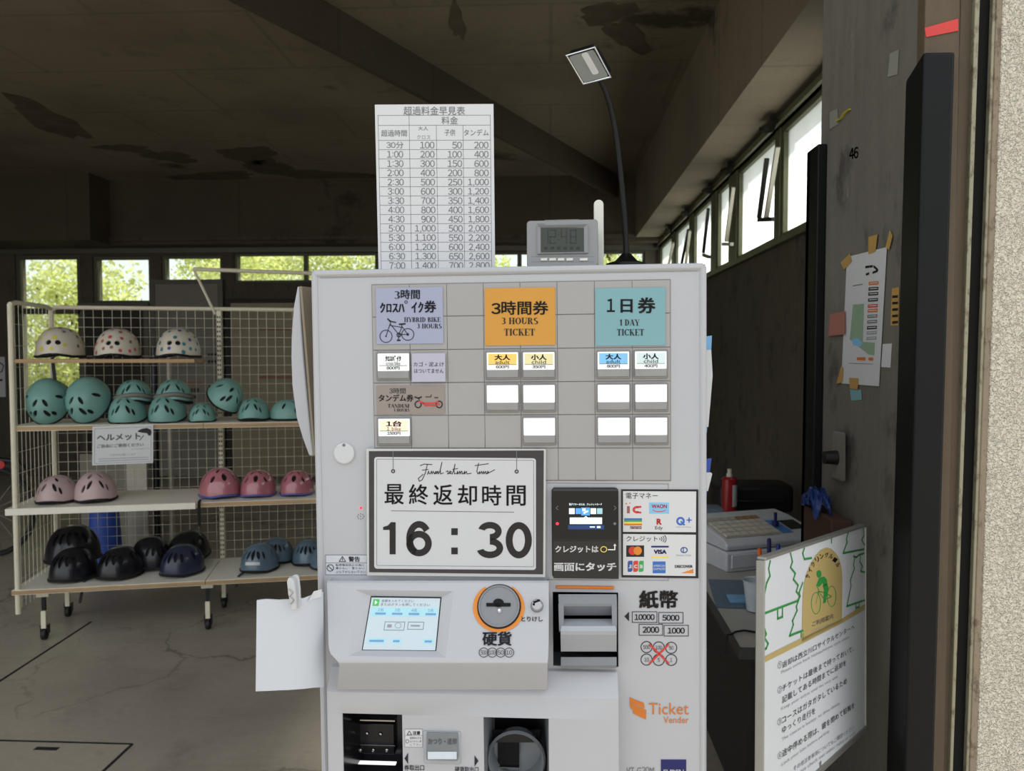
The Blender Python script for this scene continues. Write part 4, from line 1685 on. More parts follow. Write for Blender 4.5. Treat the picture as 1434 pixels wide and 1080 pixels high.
p.text('注意', (578, 1024.2, 588.5, 1029.3), 'ink', 0.03)
p.ring(570.3, 1038.5, 1.9, 2.6, 0.6, 'ink', 2)
for k in range(3):
    p.text(('開閉時は手を', 'はさまない様', 'に下さい。'.replace('。', '')) [k], (574, 1032.3 + 4.6 * k, 590, 1035.6 + 4.6 * k), 'ink_grey', 0)
fin(p, 'caution_label', 'small white caution label between the two trays')
p = Pr(FM, WL + 0.0006)
p.poly([(566.5, 1062.5), (571.5, 1054.5), (571.5, 1070.5)], 'ink', 1)
p.poly([(664.5, 1058), (664.5, 1074), (670, 1066)], 'ink', 1)
p.text('券取出口', (566, 1071.5, 594, 1079.5), 'ink', 0.01)
p.text('硬貨取出口', (637, 1074, 670, 1082), 'ink', 0.01)
p.build('tray_lettering', TM, smooth=0, normals=False)

# ---- banknote acceptor
g = G()
a = [L3(_au0, 0.0006, _av0), L3(_au1, 0.0006, _av0), L3(_au1, 0.0006, _av1), L3(_au0, 0.0006, _av1)]
k = [p_ - FM.Y * -0.06 for p_ in a]
for i in range(4):
    j = (i + 1) % 4
    g.face([a[i], a[j], k[j], k[i]], 'gap')
g.face(k, 'gap')
ba = g.build('banknote_acceptor', TM, smooth=0)
ba['label'] = 'grey banknote acceptor in a black opening'
g = G()
XL, XRr = 783, 863.5


def loft(g, rows, m):
    Ls = [FM.px(xl, y, w) for y, w, xl, xr in rows]
    Rs = [FM.px(xr, y, w) for y, w, xl, xr in rows]
    for a in range(len(rows) - 1):
        g.face([Ls[a], Rs[a], Rs[a + 1], Ls[a + 1]], m)
    g.face(Ls, m)
    g.face(Rs[::-1], m)


loft(g, [(832, -0.03, 783, 863), (832.5, 0.012, 782, 863.5), (846, 0.022, 782.5, 864), (849, 0.022, 782.5, 864), (862, 0.004, 789, 857), (862, -0.03, 789, 857)], 'plastic_grey')
g.build('hood', ba, bevel=0.003, seg=2)
g = G()
loft(g, [(866.5, -0.03, 789, 857), (867, 0.008, 788, 858), (877, 0.040, 786, 862), (884, 0.046, 785, 863.5), (889, 0.044, 785, 863.5), (912.5, 0.020, 785.5, 863.5), (913, -0.03, 785.5, 863.5)], 'plastic_light')
g.build('note_tongue', ba, bevel=0.003, seg=3)
g = G()
for xa, xb in ((782, 789.5), (856.5, 864)):
    g = G()
    loft(g, [(846, -0.03, xa, xb), (846.5, 0.022, xa, xb), (884, 0.040, xa + 1, xb), (886, -0.03, xa + 1, xb)], 'plastic_grey')
    g.build('cheek', ba, bevel=0.002)
g = G()
loft(g, [(920, -0.03, 785.5, 863.5), (920.5, 0.018, 785.5, 863.5), (932, 0.024, 785.5, 863.5), (935.5, 0.02, 786, 863), (936, -0.03, 786, 863)], 'plastic_grey')
g.build('lower_slot', ba, bevel=0.002)
g = G()
pbox(g, 778.5, 820.5, 860, 825.8, 0.0, 0.003, 'dark_orange')
g.build('orange_bar', TM, bevel=0.0012)

# ---- lettering on the right column
p = Pr(FM, 0.0006)
p.text('紙幣', (895, 827, 949.5, 852.5), 'ink_black', 0.035)
p.poly([(874.5, 863.5), (881, 857, ), (881, 870.5)], 'ink_black', 1)
for st, (x0, y0, x1, y1) in (('10000', (885.5, 857, 920, 872)), ('5000', (922.5, 858, 956.5, 873)), ('2000', (895, 874.5, 928, 890)), ('1000', (930, 876, 964, 891))):
    p.frame((x0, y0, x1, y1), 0.9, 'ink', 1)
    dx = 3.2 if len(st) == 5 else 5
    p.text(st, (x0 + dx, y0 + 3.4, x1 - dx, y1 - 3.4), 'ink', 0.02)
for (cx, cy), st in zip(((905.5, 906.5), (922.5, 907), (940, 907.5), (905.5, 924), (922.5, 924.5), (940, 924.5)), ('500', '100', '50', '10', '5', '1')):
    p.ring(cx, cy, 7.8, 7.8, 1.1, 'ink', 1)
    w = 1.6 * len(st)
    p.text(st, (cx - w, cy - 2.6, cx + w, cy + 2.8), 'ink', 0.0)
p.line([(910, 903), (936, 929)], 2.6, 'ink_red', 4)
p.line([(936, 903), (910, 929)], 2.6, 'ink_red', 4)
p.build('banknote_lettering', TM, smooth=0, normals=False)
p = Pr(FM, 0.0006)
p.poly([(881.5, 976.5), (884.5, 978), (902, 985), (902.5, 992), (886, 985), (884.5, 995), (882, 989)], 'dark_orange', 1)
p.poly([(885, 985.5), (905, 994.5), (904.5, 1008), (886.5, 999.5)], 'dark_orange', 2)
p.text('Ticket', (908.5, 985, 964.5, 1001), 'dark_orange', 0.0)
p.text('Vender', (929, 1004, 964.5, 1013), 'dark_orange', 0.0)
p.build('logo', TM, smooth=0, normals=False)
p = Pr(FM, 0.0006)
p.text('VT-G20M', (877, 1074.5, 916, 1084), 'ink_grey', 0.0)
p.rect(925.5, 1064, 961, 1096, 'ink_navy', 1)
p.text('ELPYIN', (929, 1078, 957.5, 1086), 'print_white', 0.02)
p.build('maker_plate', TM, smooth=0, normals=False)

# ---- curved white cover standing off the left flank
g = G()
arcp = [(416.5, 401), (411, 430), (408, 470), (407.5, 500), (409, 540), (415, 585), (424, 615), (432.5, 638), (437.5, 639)]
strp = [(438.5, 637), (434, 600), (429, 550), (424.5, 500), (421, 450), (419, 402)]
wv = -0.05
ring1 = [FM.px(x, y, wv) for x, y in arcp + strp]
ring2 = [q + FM.Y * 0.16 + FM.X * 0.03 for q in ring1]
g.hexa(ring1, ring2, 'machine_white')
g.build('side_cover', TM, smooth=0.5, bevel=0.003)
g = G()
e0, e1 = FM.px(419.5, 401, wv), FM.px(438.5, 638, wv)
b0, b1 = e0 + FM.Y * 0.14 + FM.X * 0.05, e1 + FM.Y * 0.14 + FM.X * 0.05
t_ = FM.X * 0.004
g.hexa([e0, e1, b1, b0], [e0 + t_, e1 + t_, b1 + t_, b0 + t_], 'flange_shade')  # tan colour stands in for the shade on this inner face
g.build('side_flange', TM, smooth=0)

# ================================================================== THINGS ON AND AT THE MACHINE
TOPZ = L3(0, 0, MH).z


def topz(P):
    """height of the machine's top under a point"""
    q = P - FM.O
    u = q.dot(FM.X)
    return (FM.O + FM.X * u + FM.Z * MH).z + 0.001


# ---- framed sheet: final return time
w0 = 0.0055
FSN = Fr(FM.px(516, 806, w0), FM.px(762, 806.5, w0) - FM.px(516, 803.5, w0), FM.Z)
g = G()
g2 = Pr(FM, 0.010)
q = [(513, 628.5), (764.5, 629), (763.5, 808.5), (514, 806)]
a = [FM.px(x, y, 0.004) for x, y in q]
b = [FM.px(x, y, 0.0095) for x, y in q]
g2.hexa(a, b, 'clear_sleeve')
FR = Fr(FM.O, FM.X, FM.Z)
g2.poly([(516.5, 632), (761.5, 631), (760.5, 804.5), (517, 801.5)], 'sign_wood', 1)


def rrect(x0, y0, x1, y1, r, sl=0.0, n=5):
    pts = []
    for cx, cy, a0 in ((x1 - r, y0 + r, -90), (x1 - r, y1 - r, 0), (x0 + r, y1 - r, 90), (x0 + r, y0 + r, 180)):
        for k in range(n + 1):
            t = math.radians(a0 + 90 * k / n)
            px_, py_ = cx + r * math.cos(t), cy + r * math.sin(t)
            pts.append((px_, py_ + sl * (px_ - 637) / 246))
    return pts


g2.poly(rrect(524, 641, 750.5, 797.5, 4, 2.0), 'white', 2)
rr = rrect(527.5, 644, 747.5, 793, 1.5, 2.0, 2)
g2.line(rr, 0.6, 'ink_grey', 3, closed=True)
for x, y in ((550.5, 660), (723.5, 660.5)):
    g2.line([(x, 632), (x, y)], 0.9, 'ink_grey', 4)
    g2.ring(x, y, 2.2, 2.2, 1.4, 'ink_black', 4, 12)


def Z(pts):
    return [(430 + x / 4.097, 600 + y / 4.097) for x, y in pts]


for pts in ([(650, 214), (672, 205), (716, 208)], [(690, 207), (678, 258), (660, 296), (644, 304), (638, 288), (666, 264)], [(662, 240), (694, 236)],
            [(690, 264), (697, 246), (700, 260), (706, 262), (714, 246), (717, 262), (724, 247), (731, 262), (746, 250), (738, 247), (733, 258), (744, 260), (752, 246), (753, 262), (761, 250), (774, 195), (764, 240), (766, 262), (782, 256)],
            [(798, 250), (806, 244), (811, 250), (806, 262), (818, 258), (828, 250), (820, 245), (816, 258), (832, 262), (842, 240), (849, 205), (843, 240), (846, 262), (854, 258)], [(836, 236), (864, 231)],
            [(858, 262), (864, 246), (864, 262), (877, 246), (876, 262), (887, 246), (890, 251), (888, 262), (898, 260), (904, 246), (904, 262), (914, 247), (918, 262), (942, 258)],
            [(984, 200), (974, 246), (980, 262), (991, 248), (990, 262), (1003, 247), (1004, 262), (1014, 247), (1015, 262), (1025, 247), (1028, 262), (1042, 252), (1036, 246), (1034, 260), (1076, 238)], [(964, 214), (1040, 203)]):
    g2.line(Z(pts), 1.0, 'ink_black', 4)
for k, ch in enumerate('最終返却時間'):
    x = 538.5 + k * 34.15
    y = 678 + 0.4 * k
    g2.text(ch, (x, y, x + 27, y + 28.5), 'ink_black', 0.012, 4)
g2.line([(548, 715.5), (719.5, 717.5)], 0.8, 'ink_grey', 4)
# big bold figures, drawn as outlines
def fig(g, kind, x0, y0, x1, y1):
    t = (x1 - x0)
    X_ = lambda a: x0 + a * (x1 - x0)
    Y_ = lambda a: y0 + a * (y1 - y0)
    if kind == '1':
        g.poly([(X_(.52), y1), (X_(.52), Y_(.24)), (X_(0), Y_(.24)), (X_(0), Y_(.15)), (X_(.4), Y_(.10)), (X_(.62), y0), (x1, y0), (x1, y1)], 'ink_black', 4)
    elif kind == '0':
        g.ring((x0 + x1) / 2, (y0 + y1) / 2, (x1 - x0) / 2 - 4.5, (y1 - y0) / 2 - 3.6, 9.6, 'ink_black', 4, 36)
    elif kind == '6':
        cx = (x0 + x1) / 2
        r = (x1 - x0) / 2 - 4
        g.ring(cx, y1 - r - 3.8, r, r, 9.2, 'ink_black', 4, 32)
        g.ring(cx, (y0 + y1) / 2, r, (y1 - y0) / 2 - 4, 9.2, 'ink_black', 4, 24, a0=110, a1=325)
    elif kind == '3':
        cx = (x0 + x1) / 2 - 1
        r = (x1 - x0) / 2 - 4
        h = (y1 - y0) / 4
        g.ring(cx, y0 + h, r - 1, h - 3.6, 9, 'ink_black', 4, 24, a0=-165, a1=90)
        g.ring(cx, y1 - h - 0.6, r + 1, h - 2.6, 9.2, 'ink_black', 4, 24, a0=-90, a1=165)


fig(g2, '1', 536.5, 731.5, 554, 776.5)
fig(g2, '6', 569.5, 730.5, 604, 778.5)
fig(g2, '3', 670, 732, 704, 780.5)
fig(g2, '0', 708.5, 732.5, 744.5, 781)
g2.rect(632, 740, 641, 749.5, 'ink_black', 4)
g2.rect(632, 767, 641, 776.5, 'ink_black', 4)
tag(g2.build('return_time_sign', smooth=0, normals=False), 'framed white sign reading 16:30 taped to the front of the ticket machine', 'sign')

# ---- overtime price table standing on the machine
tp = [(525, 147), (691, 146), (693.5, 385), (530.5, 386)]
dT = 1.345
d_ = [dT, dT * 1.006, dT * 1.014, dT * 1.01]
c4 = [atd(x, y, d) for (x, y), d in zip(tp, d_)]
zb = topz((c4[2] + c4[3]) / 2)
FT = Fr(c4[3], c4[2] - c4[3], c4[0] - c4[3])
p = Pr(FT, 0.0015, dT / FPX)
bl, br = FT.uv(530.5, 386), FT.uv(693.5, 385)
tl, tr = FT.uv(525, 147), FT.uv(691, 146)
lowv = (zb - FT.O.z) / FT.Z.z
bl = (bl[0], lowv)
br = (br[0], lowv)
p.hexa([FT.P(*k, 0) for k in (bl, br, tr, tl)], [FT.P(*k, 0.0015) for k in (bl, br, tr, tl)], 'paper_white')


def tx(a, y):
    """x of the sheet's left edge at y, plus a"""
    t = (y - 147) / (380 - 147)
    return 525 + 5 * t + a * (166 - 3 * t) / 166


def tb(a0, y0, a1, y1):
    return [(tx(a0, y0), y0), (tx(a1, y0), y0), (tx(a1, y1), y1), (tx(a0, y1), y1)]


p.text('超過料金早見表', tb(40, 149, 126, 161), 'ink_grey', 0.0)
p.text('料金', tb(93, 163, 116, 174), 'ink_grey', 0.0)
p.text('超過時間', tb(8, 182, 44, 191), 'ink_grey', 0)
p.text('大人', tb(60, 177, 74, 182.5), 'ink_grey', 0)
p.text('クロス', tb(58, 189, 77, 195), 'ink_light', 0)
p.text('子供', tb(97, 181, 112, 190), 'ink_grey', 0)
p.text('タンデム', tb(124, 181, 159, 190), 'ink_grey', 0)
yr = [161.5, 175.5, 196.5] + [196.5 + 12.98 * k for k in range(1, 15)]
cx_ = [4, 47.5, 85.5, 123, 161.5]
for y in yr:
    p.line([(tx(4, y), y + 0.2), (tx(161.5, y), y - 0.3)], 0.6, 'ink_grey', 1)
p.line([(tx(4, 161), 161.5), (tx(4, 378), 378)], 0.6, 'ink_grey', 1)
p.line([(tx(161.5, 161), 161.5), (tx(161.5, 378), 378)], 0.6, 'ink_grey', 1)
p.line([(tx(47.5, 161), 161.5), (tx(47.5, 378), 378)], 0.6, 'ink_grey', 1)
for c in (85.5, 123):
    p.line([(tx(c, 176), 175.5), (tx(c, 378), 378)], 0.6, 'ink_grey', 1)
rowsT = [('30分', '100', '50', '200'), ('1:00', '200', '100', '400'), ('1:30', '300', '150', '600'), ('2:00', '400', '200', '800'), ('2:30', '500', '250', '1,000'),
         ('3:00', '600', '300', '1,200'), ('3:30', '700', '350', '1,400'), ('4:00', '800', '400', '1,600'), ('4:30', '900', '450', '1,800'), ('5:00', '1,000', '500', '2,000'),
         ('5:30', '1,100', '550', '2,200'), ('6:00', '1,200', '600', '2,400'), ('6:30', '1,300', '650', '2,600'), ('7:00', '1,400', '700', '2,800')]


def wd(st):
    return sum(2.6 if c in ',:' else (10.5 if c == '分' else 6.7) for c in st)


for k, row in enumerate(rowsT):
    y0 = 196.5 + 12.98 * k + 1.9
    y1 = y0 + 9.4
    w = wd(row[0])
    p.text(row[0], tb(27 - w / 2, y0, 27 + w / 2, y1), 'ink_grey', 0.0)
    for st, xr in zip(row[1:], (82.5, 121, 158.5)):
        p.text(st, tb(xr - wd(st), y0, xr, y1 + (1.2 if ',' in st else 0)), 'ink_grey', 0.0)
tag(p.build('price_table', smooth=0, normals=False), 'white printed overtime price table standing upright on top of the ticket machine', 'sign')
g = G()
base = FT.P((bl[0] + br[0]) / 2, lowv, 0)
g.hexa([FT.P(bl[0] + 0.01, lowv, -0.001), FT.P(br[0] - 0.01, lowv, -0.001), FT.P(br[0] - 0.01, lowv, -0.04), FT.P(bl[0] + 0.01, lowv, -0.04)],
       [FT.P(bl[0] + 0.01, lowv + 0.02, -0.001), FT.P(br[0] - 0.01, lowv + 0.02, -0.001), FT.P(br[0] - 0.01, lowv + 0.003, -0.04), FT.P(bl[0] + 0.01, lowv + 0.003, -0.04)], 'clear_plastic')
g.build('table_stand', bpy.data.objects['price_table'], smooth=0)

# ---- silver clock
dC = 1.30
cB = atd(787, 376, dC)
FC = Fr(V((cB.x, cB.y, topz(cB))), FM.X, (FM.Z - FM.Y * -0.10))
CK = thing('desk_clock', 'silver digital clock showing 12:48 on top of the ticket machine', 'clock', M=FC.mat())
g = Pr(FC, 0.0)
u0, v1 = FC.uv(737.5, 309, 0.012)
u1, v0 = FC.uv(838, 374, 0.012)
v0 = 0.001


def rbox(g, fr, u0, v0, u1, v1, w0, w1, r, m, n=5):
    ring = []
    for cu_, cv_, a0 in ((u1 - r, v0 + r, -90), (u1 - r, v1 - r, 0), (u0 + r, v1 - r, 90), (u0 + r, v0 + r, 180)):
        for k in range(n + 1):
            t = math.radians(a0 + 90 * k / n)
            ring.append((cu_ + r * math.cos(t), cv_ + r * math.sin(t)))
    g.hexa([fr.P(a, b, w0) for a, b in ring], [fr.P(a, b, w1) for a, b in ring], m)


g = G()
rbox(g, FC, u0, v0, u1, v1, -0.022, 0.012, 0.006, 'silver')
g.build('case', CK, bevel=0.002)
g = G()
q0 = FC.uv(752.5, 316.5, 0.0125)
q1 = FC.uv(823.5, 355, 0.0125)
s0 = FC.uv(757.5, 319.5, 0.012)
s1 = FC.uv(817.5, 352.5, 0.012)
ro = [FC.P(q0[0], q1[1], .016), FC.P(q1[0], q1[1], .016), FC.P(q1[0], q0[1], .016), FC.P(q0[0], q0[1], .016)]
ri = [FC.P(s0[0], s1[1], .0125), FC.P(s1[0], s1[1], .0125), FC.P(s1[0], s0[1], .0125), FC.P(s0[0], s0[1], .0125)]
rb_ = [FC.P(q0[0], q1[1], .012), FC.P(q1[0], q1[1], .012), FC.P(q1[0], q0[1], .012), FC.P(q0[0], q0[1], .012)]
for i in range(4):
    j = (i + 1) % 4
    g.face([ro[i], ro[j], ri[j], ri[i]], 'silver')
    g.face([ro[i], ro[j], rb_[j], rb_[i]], 'silver')
g.build('bezel', CK, smooth=0)
p = Pr(FC, 0.0128, dC / FPX)
p.rect(757, 319, 818, 353, 'clock_lcd', 0)
SEG = {'1': 'bc', '2': 'abged', '4': 'fgbc', '8': 'abcdefg'}


def digit(p, ch, x, y, w, h, m):
    S = {'a': [(x, y), (x + w, y)], 'b': [(x + w, y), (x + w, y + h / 2)], 'c': [(x + w, y + h / 2), (x + w, y + h)], 'd': [(x, y + h), (x + w, y + h)],
         'e': [(x, y + h / 2), (x, y + h)], 'f': [(x, y), (x, y + h / 2)], 'g': [(x, y + h / 2), (x + w, y + h / 2)]}
    for k in SEG[ch]:
        p.line(S[k], 1.5, m, 1)


for ch, x in (('1', 760), ('2', 770.5), ('4', 786), ('8', 799)):
    digit(p, ch, x, 322.5, 7.5, 18, 'clock_digit')
for y in (328, 335):
    p.rect(781.5, y, 783, y + 1.6, 'clock_digit', 1)
for k in range(6):
    p.rect(762 + 9 * k, 345.5, 767 + 9 * k, 349.5, 'clock_digit', 1)
p.build('display', CK, smooth=0, normals=False)
g = G()
for a, b in ((757, 766.5), (769, 778.5), (781, 790.5), (793, 802.5), (812, 823)):
    g = G()
    pbox(g, a, 361.5, b, 365, 0.011, 0.0145, 'stick_white', FC)
    g.build('clock_button', CK, bevel=0.0006, seg=1)
p = Pr(FC, 0.0122, dC / FPX)
p.rect(744, 359, 832, 359.6, 'ink_grey', 0)
p.rect(744, 366.5, 832, 367, 'ink_grey', 0)
p.rect(752, 313.4, 763, 314.6, 'ink_grey', 0)
p.build('clock_lettering', CK, smooth=0, normals=False)
g = G()
a, b = FC.uv(763, 309, -0.005), FC.uv(811, 306.5, -0.005)
rbox(g, FC, a[0], v1 - 0.001, b[0], v1 + 0.0028, -0.015, 0.004, 0.001, 'silver')
g.build('snooze_bar', CK, bevel=0.001)

# white rounded stick behind the clock
dS = 1.345
c = atd(838, 376, dS)
FK = Fr(V((c.x, c.y, topz(c))), FM.X, FM.Z)
a, b = FK.uv(832, 372), FK.uv(845, 280)
g = G()
r = (b[0] - a[0]) / 2
ring = [(a[0], 0.0), (b[0], 0.0)] + [((a[0] + b[0]) / 2 + r * math.cos(t), b[1] - r + r * math.sin(t)) for t in [math.pi * k / 10 for k in range(11)]]
g.hexa([FK.P(u, v, -0.004) for u, v in ring], [FK.P(u, v, 0.004) for u, v in ring], 'stick_white')
tag(g.build('plastic_stick', bevel=0.0015, smooth=0.9), 'white rounded plastic stick standing upright behind the silver clock', 'stick')

# ---- gooseneck lamp
dL = 1.37
c = atd(877, 372, dL)
base = V((c.x, c.y, topz(c)))
LM = thing('gooseneck_lamp', 'black gooseneck lamp with a square head, standing at the right of the machine top', 'lamp', base)
g = G()
Mb = Matrix.Translation(base)
g.lathe([(0, 0), (0.036, 0), (0.038, 0.006), (0.036, 0.016), (0.02, 0.021), (0.008, 0.034), (0, 0.034)], 'lamp_black', 36, Mb)
g.build('base', LM)
npx = [(877, 366, 1.37), (876.5, 345, 1.37), (875, 310, 1.368), (871.5, 270, 1.364), (867, 225, 1.358), (862, 185, 1.352), (856, 155, 1.346), (849, 132, 1.34), (842, 116, 1.336), (836, 107, 1.334)]
pts = [base + V((0, 0, 0.02))] + [atd(*k) for k in npx[1:]]
sm = []
for i in range(len(pts) - 1):
    p0, p1, p2, p3 = pts[max(i - 1, 0)], pts[i], pts[i + 1], pts[min(i + 2, len(pts) - 1)]
    for t in (0, .25, .5, .75):
        sm.append(0.5 * ((2 * p1) + (p2 - p0) * t + (2 * p0 - 5 * p1 + 4 * p2 - p3) * t * t + (3 * p1 - p0 - 3 * p2 + p3) * t ** 3))
sm.append(pts[-1])
g = G()
g.tube(sm, [0.0054 - 0.0016 * i / len(sm) for i in range(len(sm))], 'lamp_black', n=12)
g.build('neck', LM)
# head: parallelogram seen in perspective
TLp, TRp, BRp, BLp = (795.5, 79), (831.5, 68.5), (850.5, 106), (817.5, 116.5)
k1 = 1.335 / FPX
dTL = 1.335 - 20 * k1
TL_ = atd(*TLp, dTL)
BL_ = atd(*BLp, dTL + 31 * k1)
TR_ = min((atd(*TRp, dTL + t * k1) for t in range(-80, 81)), key=lambda q: abs((q - TL_).dot(BL_ - TL_)))
FH = Fr(BL_, (TR_ - TL_), (TL_ - BL_))
wH, hH = (TR_ - TL_).length, (TL_ - BL_).length
if FH.Y.dot(FW) < 0:
    FH.Y = -FH.Y
g = G()
rbox(g, FH, -0.002, -0.002, wH + 0.002, hH + 0.002, -0.014, -0.0005, 0.006, 'lamp_black')
hd = g.build('lamp_head', LM, bevel=0.003)
g = G()
o1 = [FH.P(-0.002, -0.002, -0.001), FH.P(wH + 0.002, -0.002, -0.001), FH.P(wH + 0.002, hH + 0.002, -0.001), FH.P(-0.002, hH + 0.002, -0.001)]
g.tube(o1 + [o1[0], o1[1]], 0.0022, 'chrome', n=8)
g.build('chrome_rim', hd)
g = G()
rbox(g, FH, 0.001, 0.001, wH - 0.001, hH - 0.001, -0.002, 0.0004, 0.004, 'lamp_glass')
g.build('lens', hd, smooth=0)
g = G()
rbox(g, FH, wH * .50, hH * .2, wH * .74, hH * .97, 0.0003, 0.0012, 0.004, 'lamp_tube')
g.build('light_tube', hd, smooth=0)

# ---- white sheet and its clip at the left flank
q = [(359.5, 841, 1.20), (372, 839.5, 1.202), (390, 840.5, 1.206), (405, 839.5, 1.21), (425, 838, 1.218), (438, 833, 1.23), (452, 829.5, 1.245)]
qb = [(358, 968.5, 1.20), (372, 968, 1.202), (390, 967, 1.206), (405, 966.5, 1.21), (425, 965, 1.218), (438, 963.5, 1.23), (453, 962.5, 1.245)]
T_ = [atd(*k) for k in q]
B_ = [atd(*k) for k in qb]
g = G()
th = FW * 0.0035
nq = len(q)
vs = T_ + B_ + [x + th for x in T_] + [x + th for x in B_]
fs = []
for i in range(nq - 1):
    fs += [(i, i + 1, nq + i + 1, nq + i), (2 * nq + i, 3 * nq + i, 3 * nq + i + 1, 2 * nq + i + 1), (i, 2 * nq + i, 2 * nq + i + 1, i + 1), (nq + i, nq + i + 1, 3 * nq + i + 1, 3 * nq + i)]
fs += [(0, nq, 3 * nq, 2 * nq), (nq - 1, 2 * nq - 1 + 2 * nq, 4 * nq - 1, 2 * nq - 1) if False else (nq - 1, 3 * nq - 1, 4 * nq - 1, 2 * nq - 1)]
g.add(vs, fs, 'paper')
sh = g.build('paper_sheet', smooth=1.2)
tag(sh, 'blank white card sheet hanging at the lower left flank of the ticket machine', 'sheet')
g = G()
T2 = [k + V((0.002, -0.0015, -0.004)) for k in (atd(430, 839, 1.222), atd(438, 835, 1.231), atd(449, 832, 1.24))]
T3 = [k + V((0, 0, 0.012)) for k in T2]
T3[0] = T2[0] + V((0, 0, 0.001))
g.hexa([T2[0], T2[1], T2[2], T3[2], T3[1], T3[0]], [k + V((0, 0.002, 0)) for k in (T2[0], T2[1], T2[2], T3[2], T3[1], T3[0])], 'paper_white')
g.build('folded_corner', sh, smooth=0)
# clothes peg
FP = Fr(atd(413, 853, 1.204), RT * 0.995 + UPV * 0.09, UPV - RT * 0.09)
PG = thing('clothes_peg', 'white plastic clothes peg clipped on the blank sheet', 'peg', M=FP.mat())
hP = (853 - 807) * 1.204 / FPX
g = G()
ring = [(-0.0045, 0.0), (0.0045, 0.0), (0.0062, hP * .55), (0.0058, hP * .9), (0.003, hP), (-0.003, hP), (-0.0058, hP * .9), (-0.0062, hP * .55)]
g.hexa([FP.P(u, v, 0.0015) for u, v in ring], [FP.P(u * .9, v, 0.006 + 0.006 * (v / hP)) for u, v in ring], 'white')
g.build('front_leg', PG, bevel=0.001)
g = G()
g.hexa([FP.P(u + .0025, v, -0.012) for u, v in ring], [FP.P(u * .9 + .0025, v, -0.0055) for u, v in ring], 'white')
g.build('back_leg', PG, bevel=0.001)
g = G()
zz = [FP.P(0.003 * (1 if i % 2 else -1), hP * (.2 + .12 * i), 0.0085 + 0.001 * i) for i in range(5)]
g.tube(zz, 0.0009, 'steel', n=6)
g.tube([FP.P(-0.006, hP * .5, 0.008), FP.P(-0.0066, hP * .5, -0.008)], 0.0009, 'steel', n=6)
g.build('spring', PG)

# ---- leaflets hung on the right flank of the machine
for (x, y0, y1, lab, m) in ((997, 468, 606, 'blue and white leaflets hanging on the right flank of the machine, upper bundle', 'folder_blue'), (996.5, 640, 696, 'small blue and white leaflet hanging low on the right flank of the machine', 'bin_blue')):
    ax = lambda px, py, k: FM.px(px, py, -0.06 - 0.002 * k)
    r = TM
    lf = thing('leaflet', lab, 'leaflet', ax(993, y1, 0))
    g = G()
    e = FM.Y * 0.003
    a = [ax(984, y0 + 4, 0), ax(x, y0 + 2, 0), ax(x - 4, y0 + (y1 - y0) * .6, 0), ax(x - 7, y1, 0), ax(984, y1, 0)]
    g.hexa(a, [k + e for k in a], m)
    g.build('cover', lf, smooth=0)
    g = G()
    a = [ax(984, y0 + 22, -2), ax(x - 1, y0 + 22, -2), ax(x + 1, y0 + (y1 - y0) * .42, -2), ax(x - 5, y1 - 8, -2), ax(984, y1 - 8, -2)]
    g.hexa(a, [k + e for k in a], 'paper_white')
    g.build('inner_sheet', lf, smooth=0)

# ================================================================== HELMET SHELF ON CASTORS
SA = math.radians(13.5)
SX = V((math.cos(SA), math.sin(SA), 0))
SO = atz(57, 897, 0) + V((math.sin(SA), -math.cos(SA), 0)) * 0.04
SO = SO - SX * (SO - V((0, 0, 0))).dot(SX)               # foot of the front plane
FSH = Fr(SO, SX, (0, 0, 1))
ul = FSH.uv(15, 600)[0]                                   # left end of the boards
FSH = Fr(FSH.P(ul, 0), SX, (0, 0, 1))
SW, SD = 1.98, 0.46                                       # width of two bays, depth
BAY = FSH.uv(285, 650)[0]
SHM = FSH.mat()
RK = thing('helmet_shelf', 'ivory wire mesh shelf unit on castors with wooden boards, holding bicycle helmets', 'shelf', M=SHM)


def SP(u, d, z):
    return FSH.P(u, z, -d)


def sbox(g, u0, d0, z0, u1, d1, z1, m):
    r = [SP(u0, d0, z0), SP(u1, d0, z0), SP(u1, d1, z0), SP(u0, d1, z0)]
    q = [SP(u0, d0, z1), SP(u1, d0, z1), SP(u1, d1, z1), SP(u0, d1, z1)]
    g.hexa(r, q, m)


zs = [FSH.uv(144, 503)[1], FSH.uv(218, 594)[1], FSH.uv(224, 705)[1], FSH.uv(228, 815)[1]]   # top faces
zt = FSH.uv(100, 427)[1]
# boards: name, u0, u1, level, depth range, thickness, edge wood
BT = 0.026
for u0, u1, k, d0, d1, m, tk in ((0.02, FSH.uv(272, 503)[0], 0, 0.0, 0.30, 'board_wood', 0.02), (0.0, BAY, 1, 0, 0.44, 'board_white', 0.026), (BAY + .004, SW, 1, 0, 0.44, 'board_white', 0.026),
                                 (-0.03, BAY - 0.04, 2, -0.02, 0.44, 'board_white', 0.034), (BAY - 0.036, SW, 2, -0.02, 0.44, 'board_white', 0.026), (-0.01, BAY, 3, -0.02, 0.44, 'board_white', 0.026), (BAY + .004, SW, 3, -0.02, 0.44, 'board_white', 0.026)):
    g = G()
    sbox(g, u0, d0 + 0.0015, zs[k] - tk, u1, d1, zs[k], m)
    o = g.build('shelf_board', RK, smooth=0, bevel=0.001, seg=1)
    if not (k == 2 and u0 < 0):
        g = G()
        sbox(g, u0, d0, zs[k] - tk + 0.003, u1, d0 + 0.002, zs[k] - 0.003, 'board_wood')
        g.build('wood_edge', o, smooth=0)
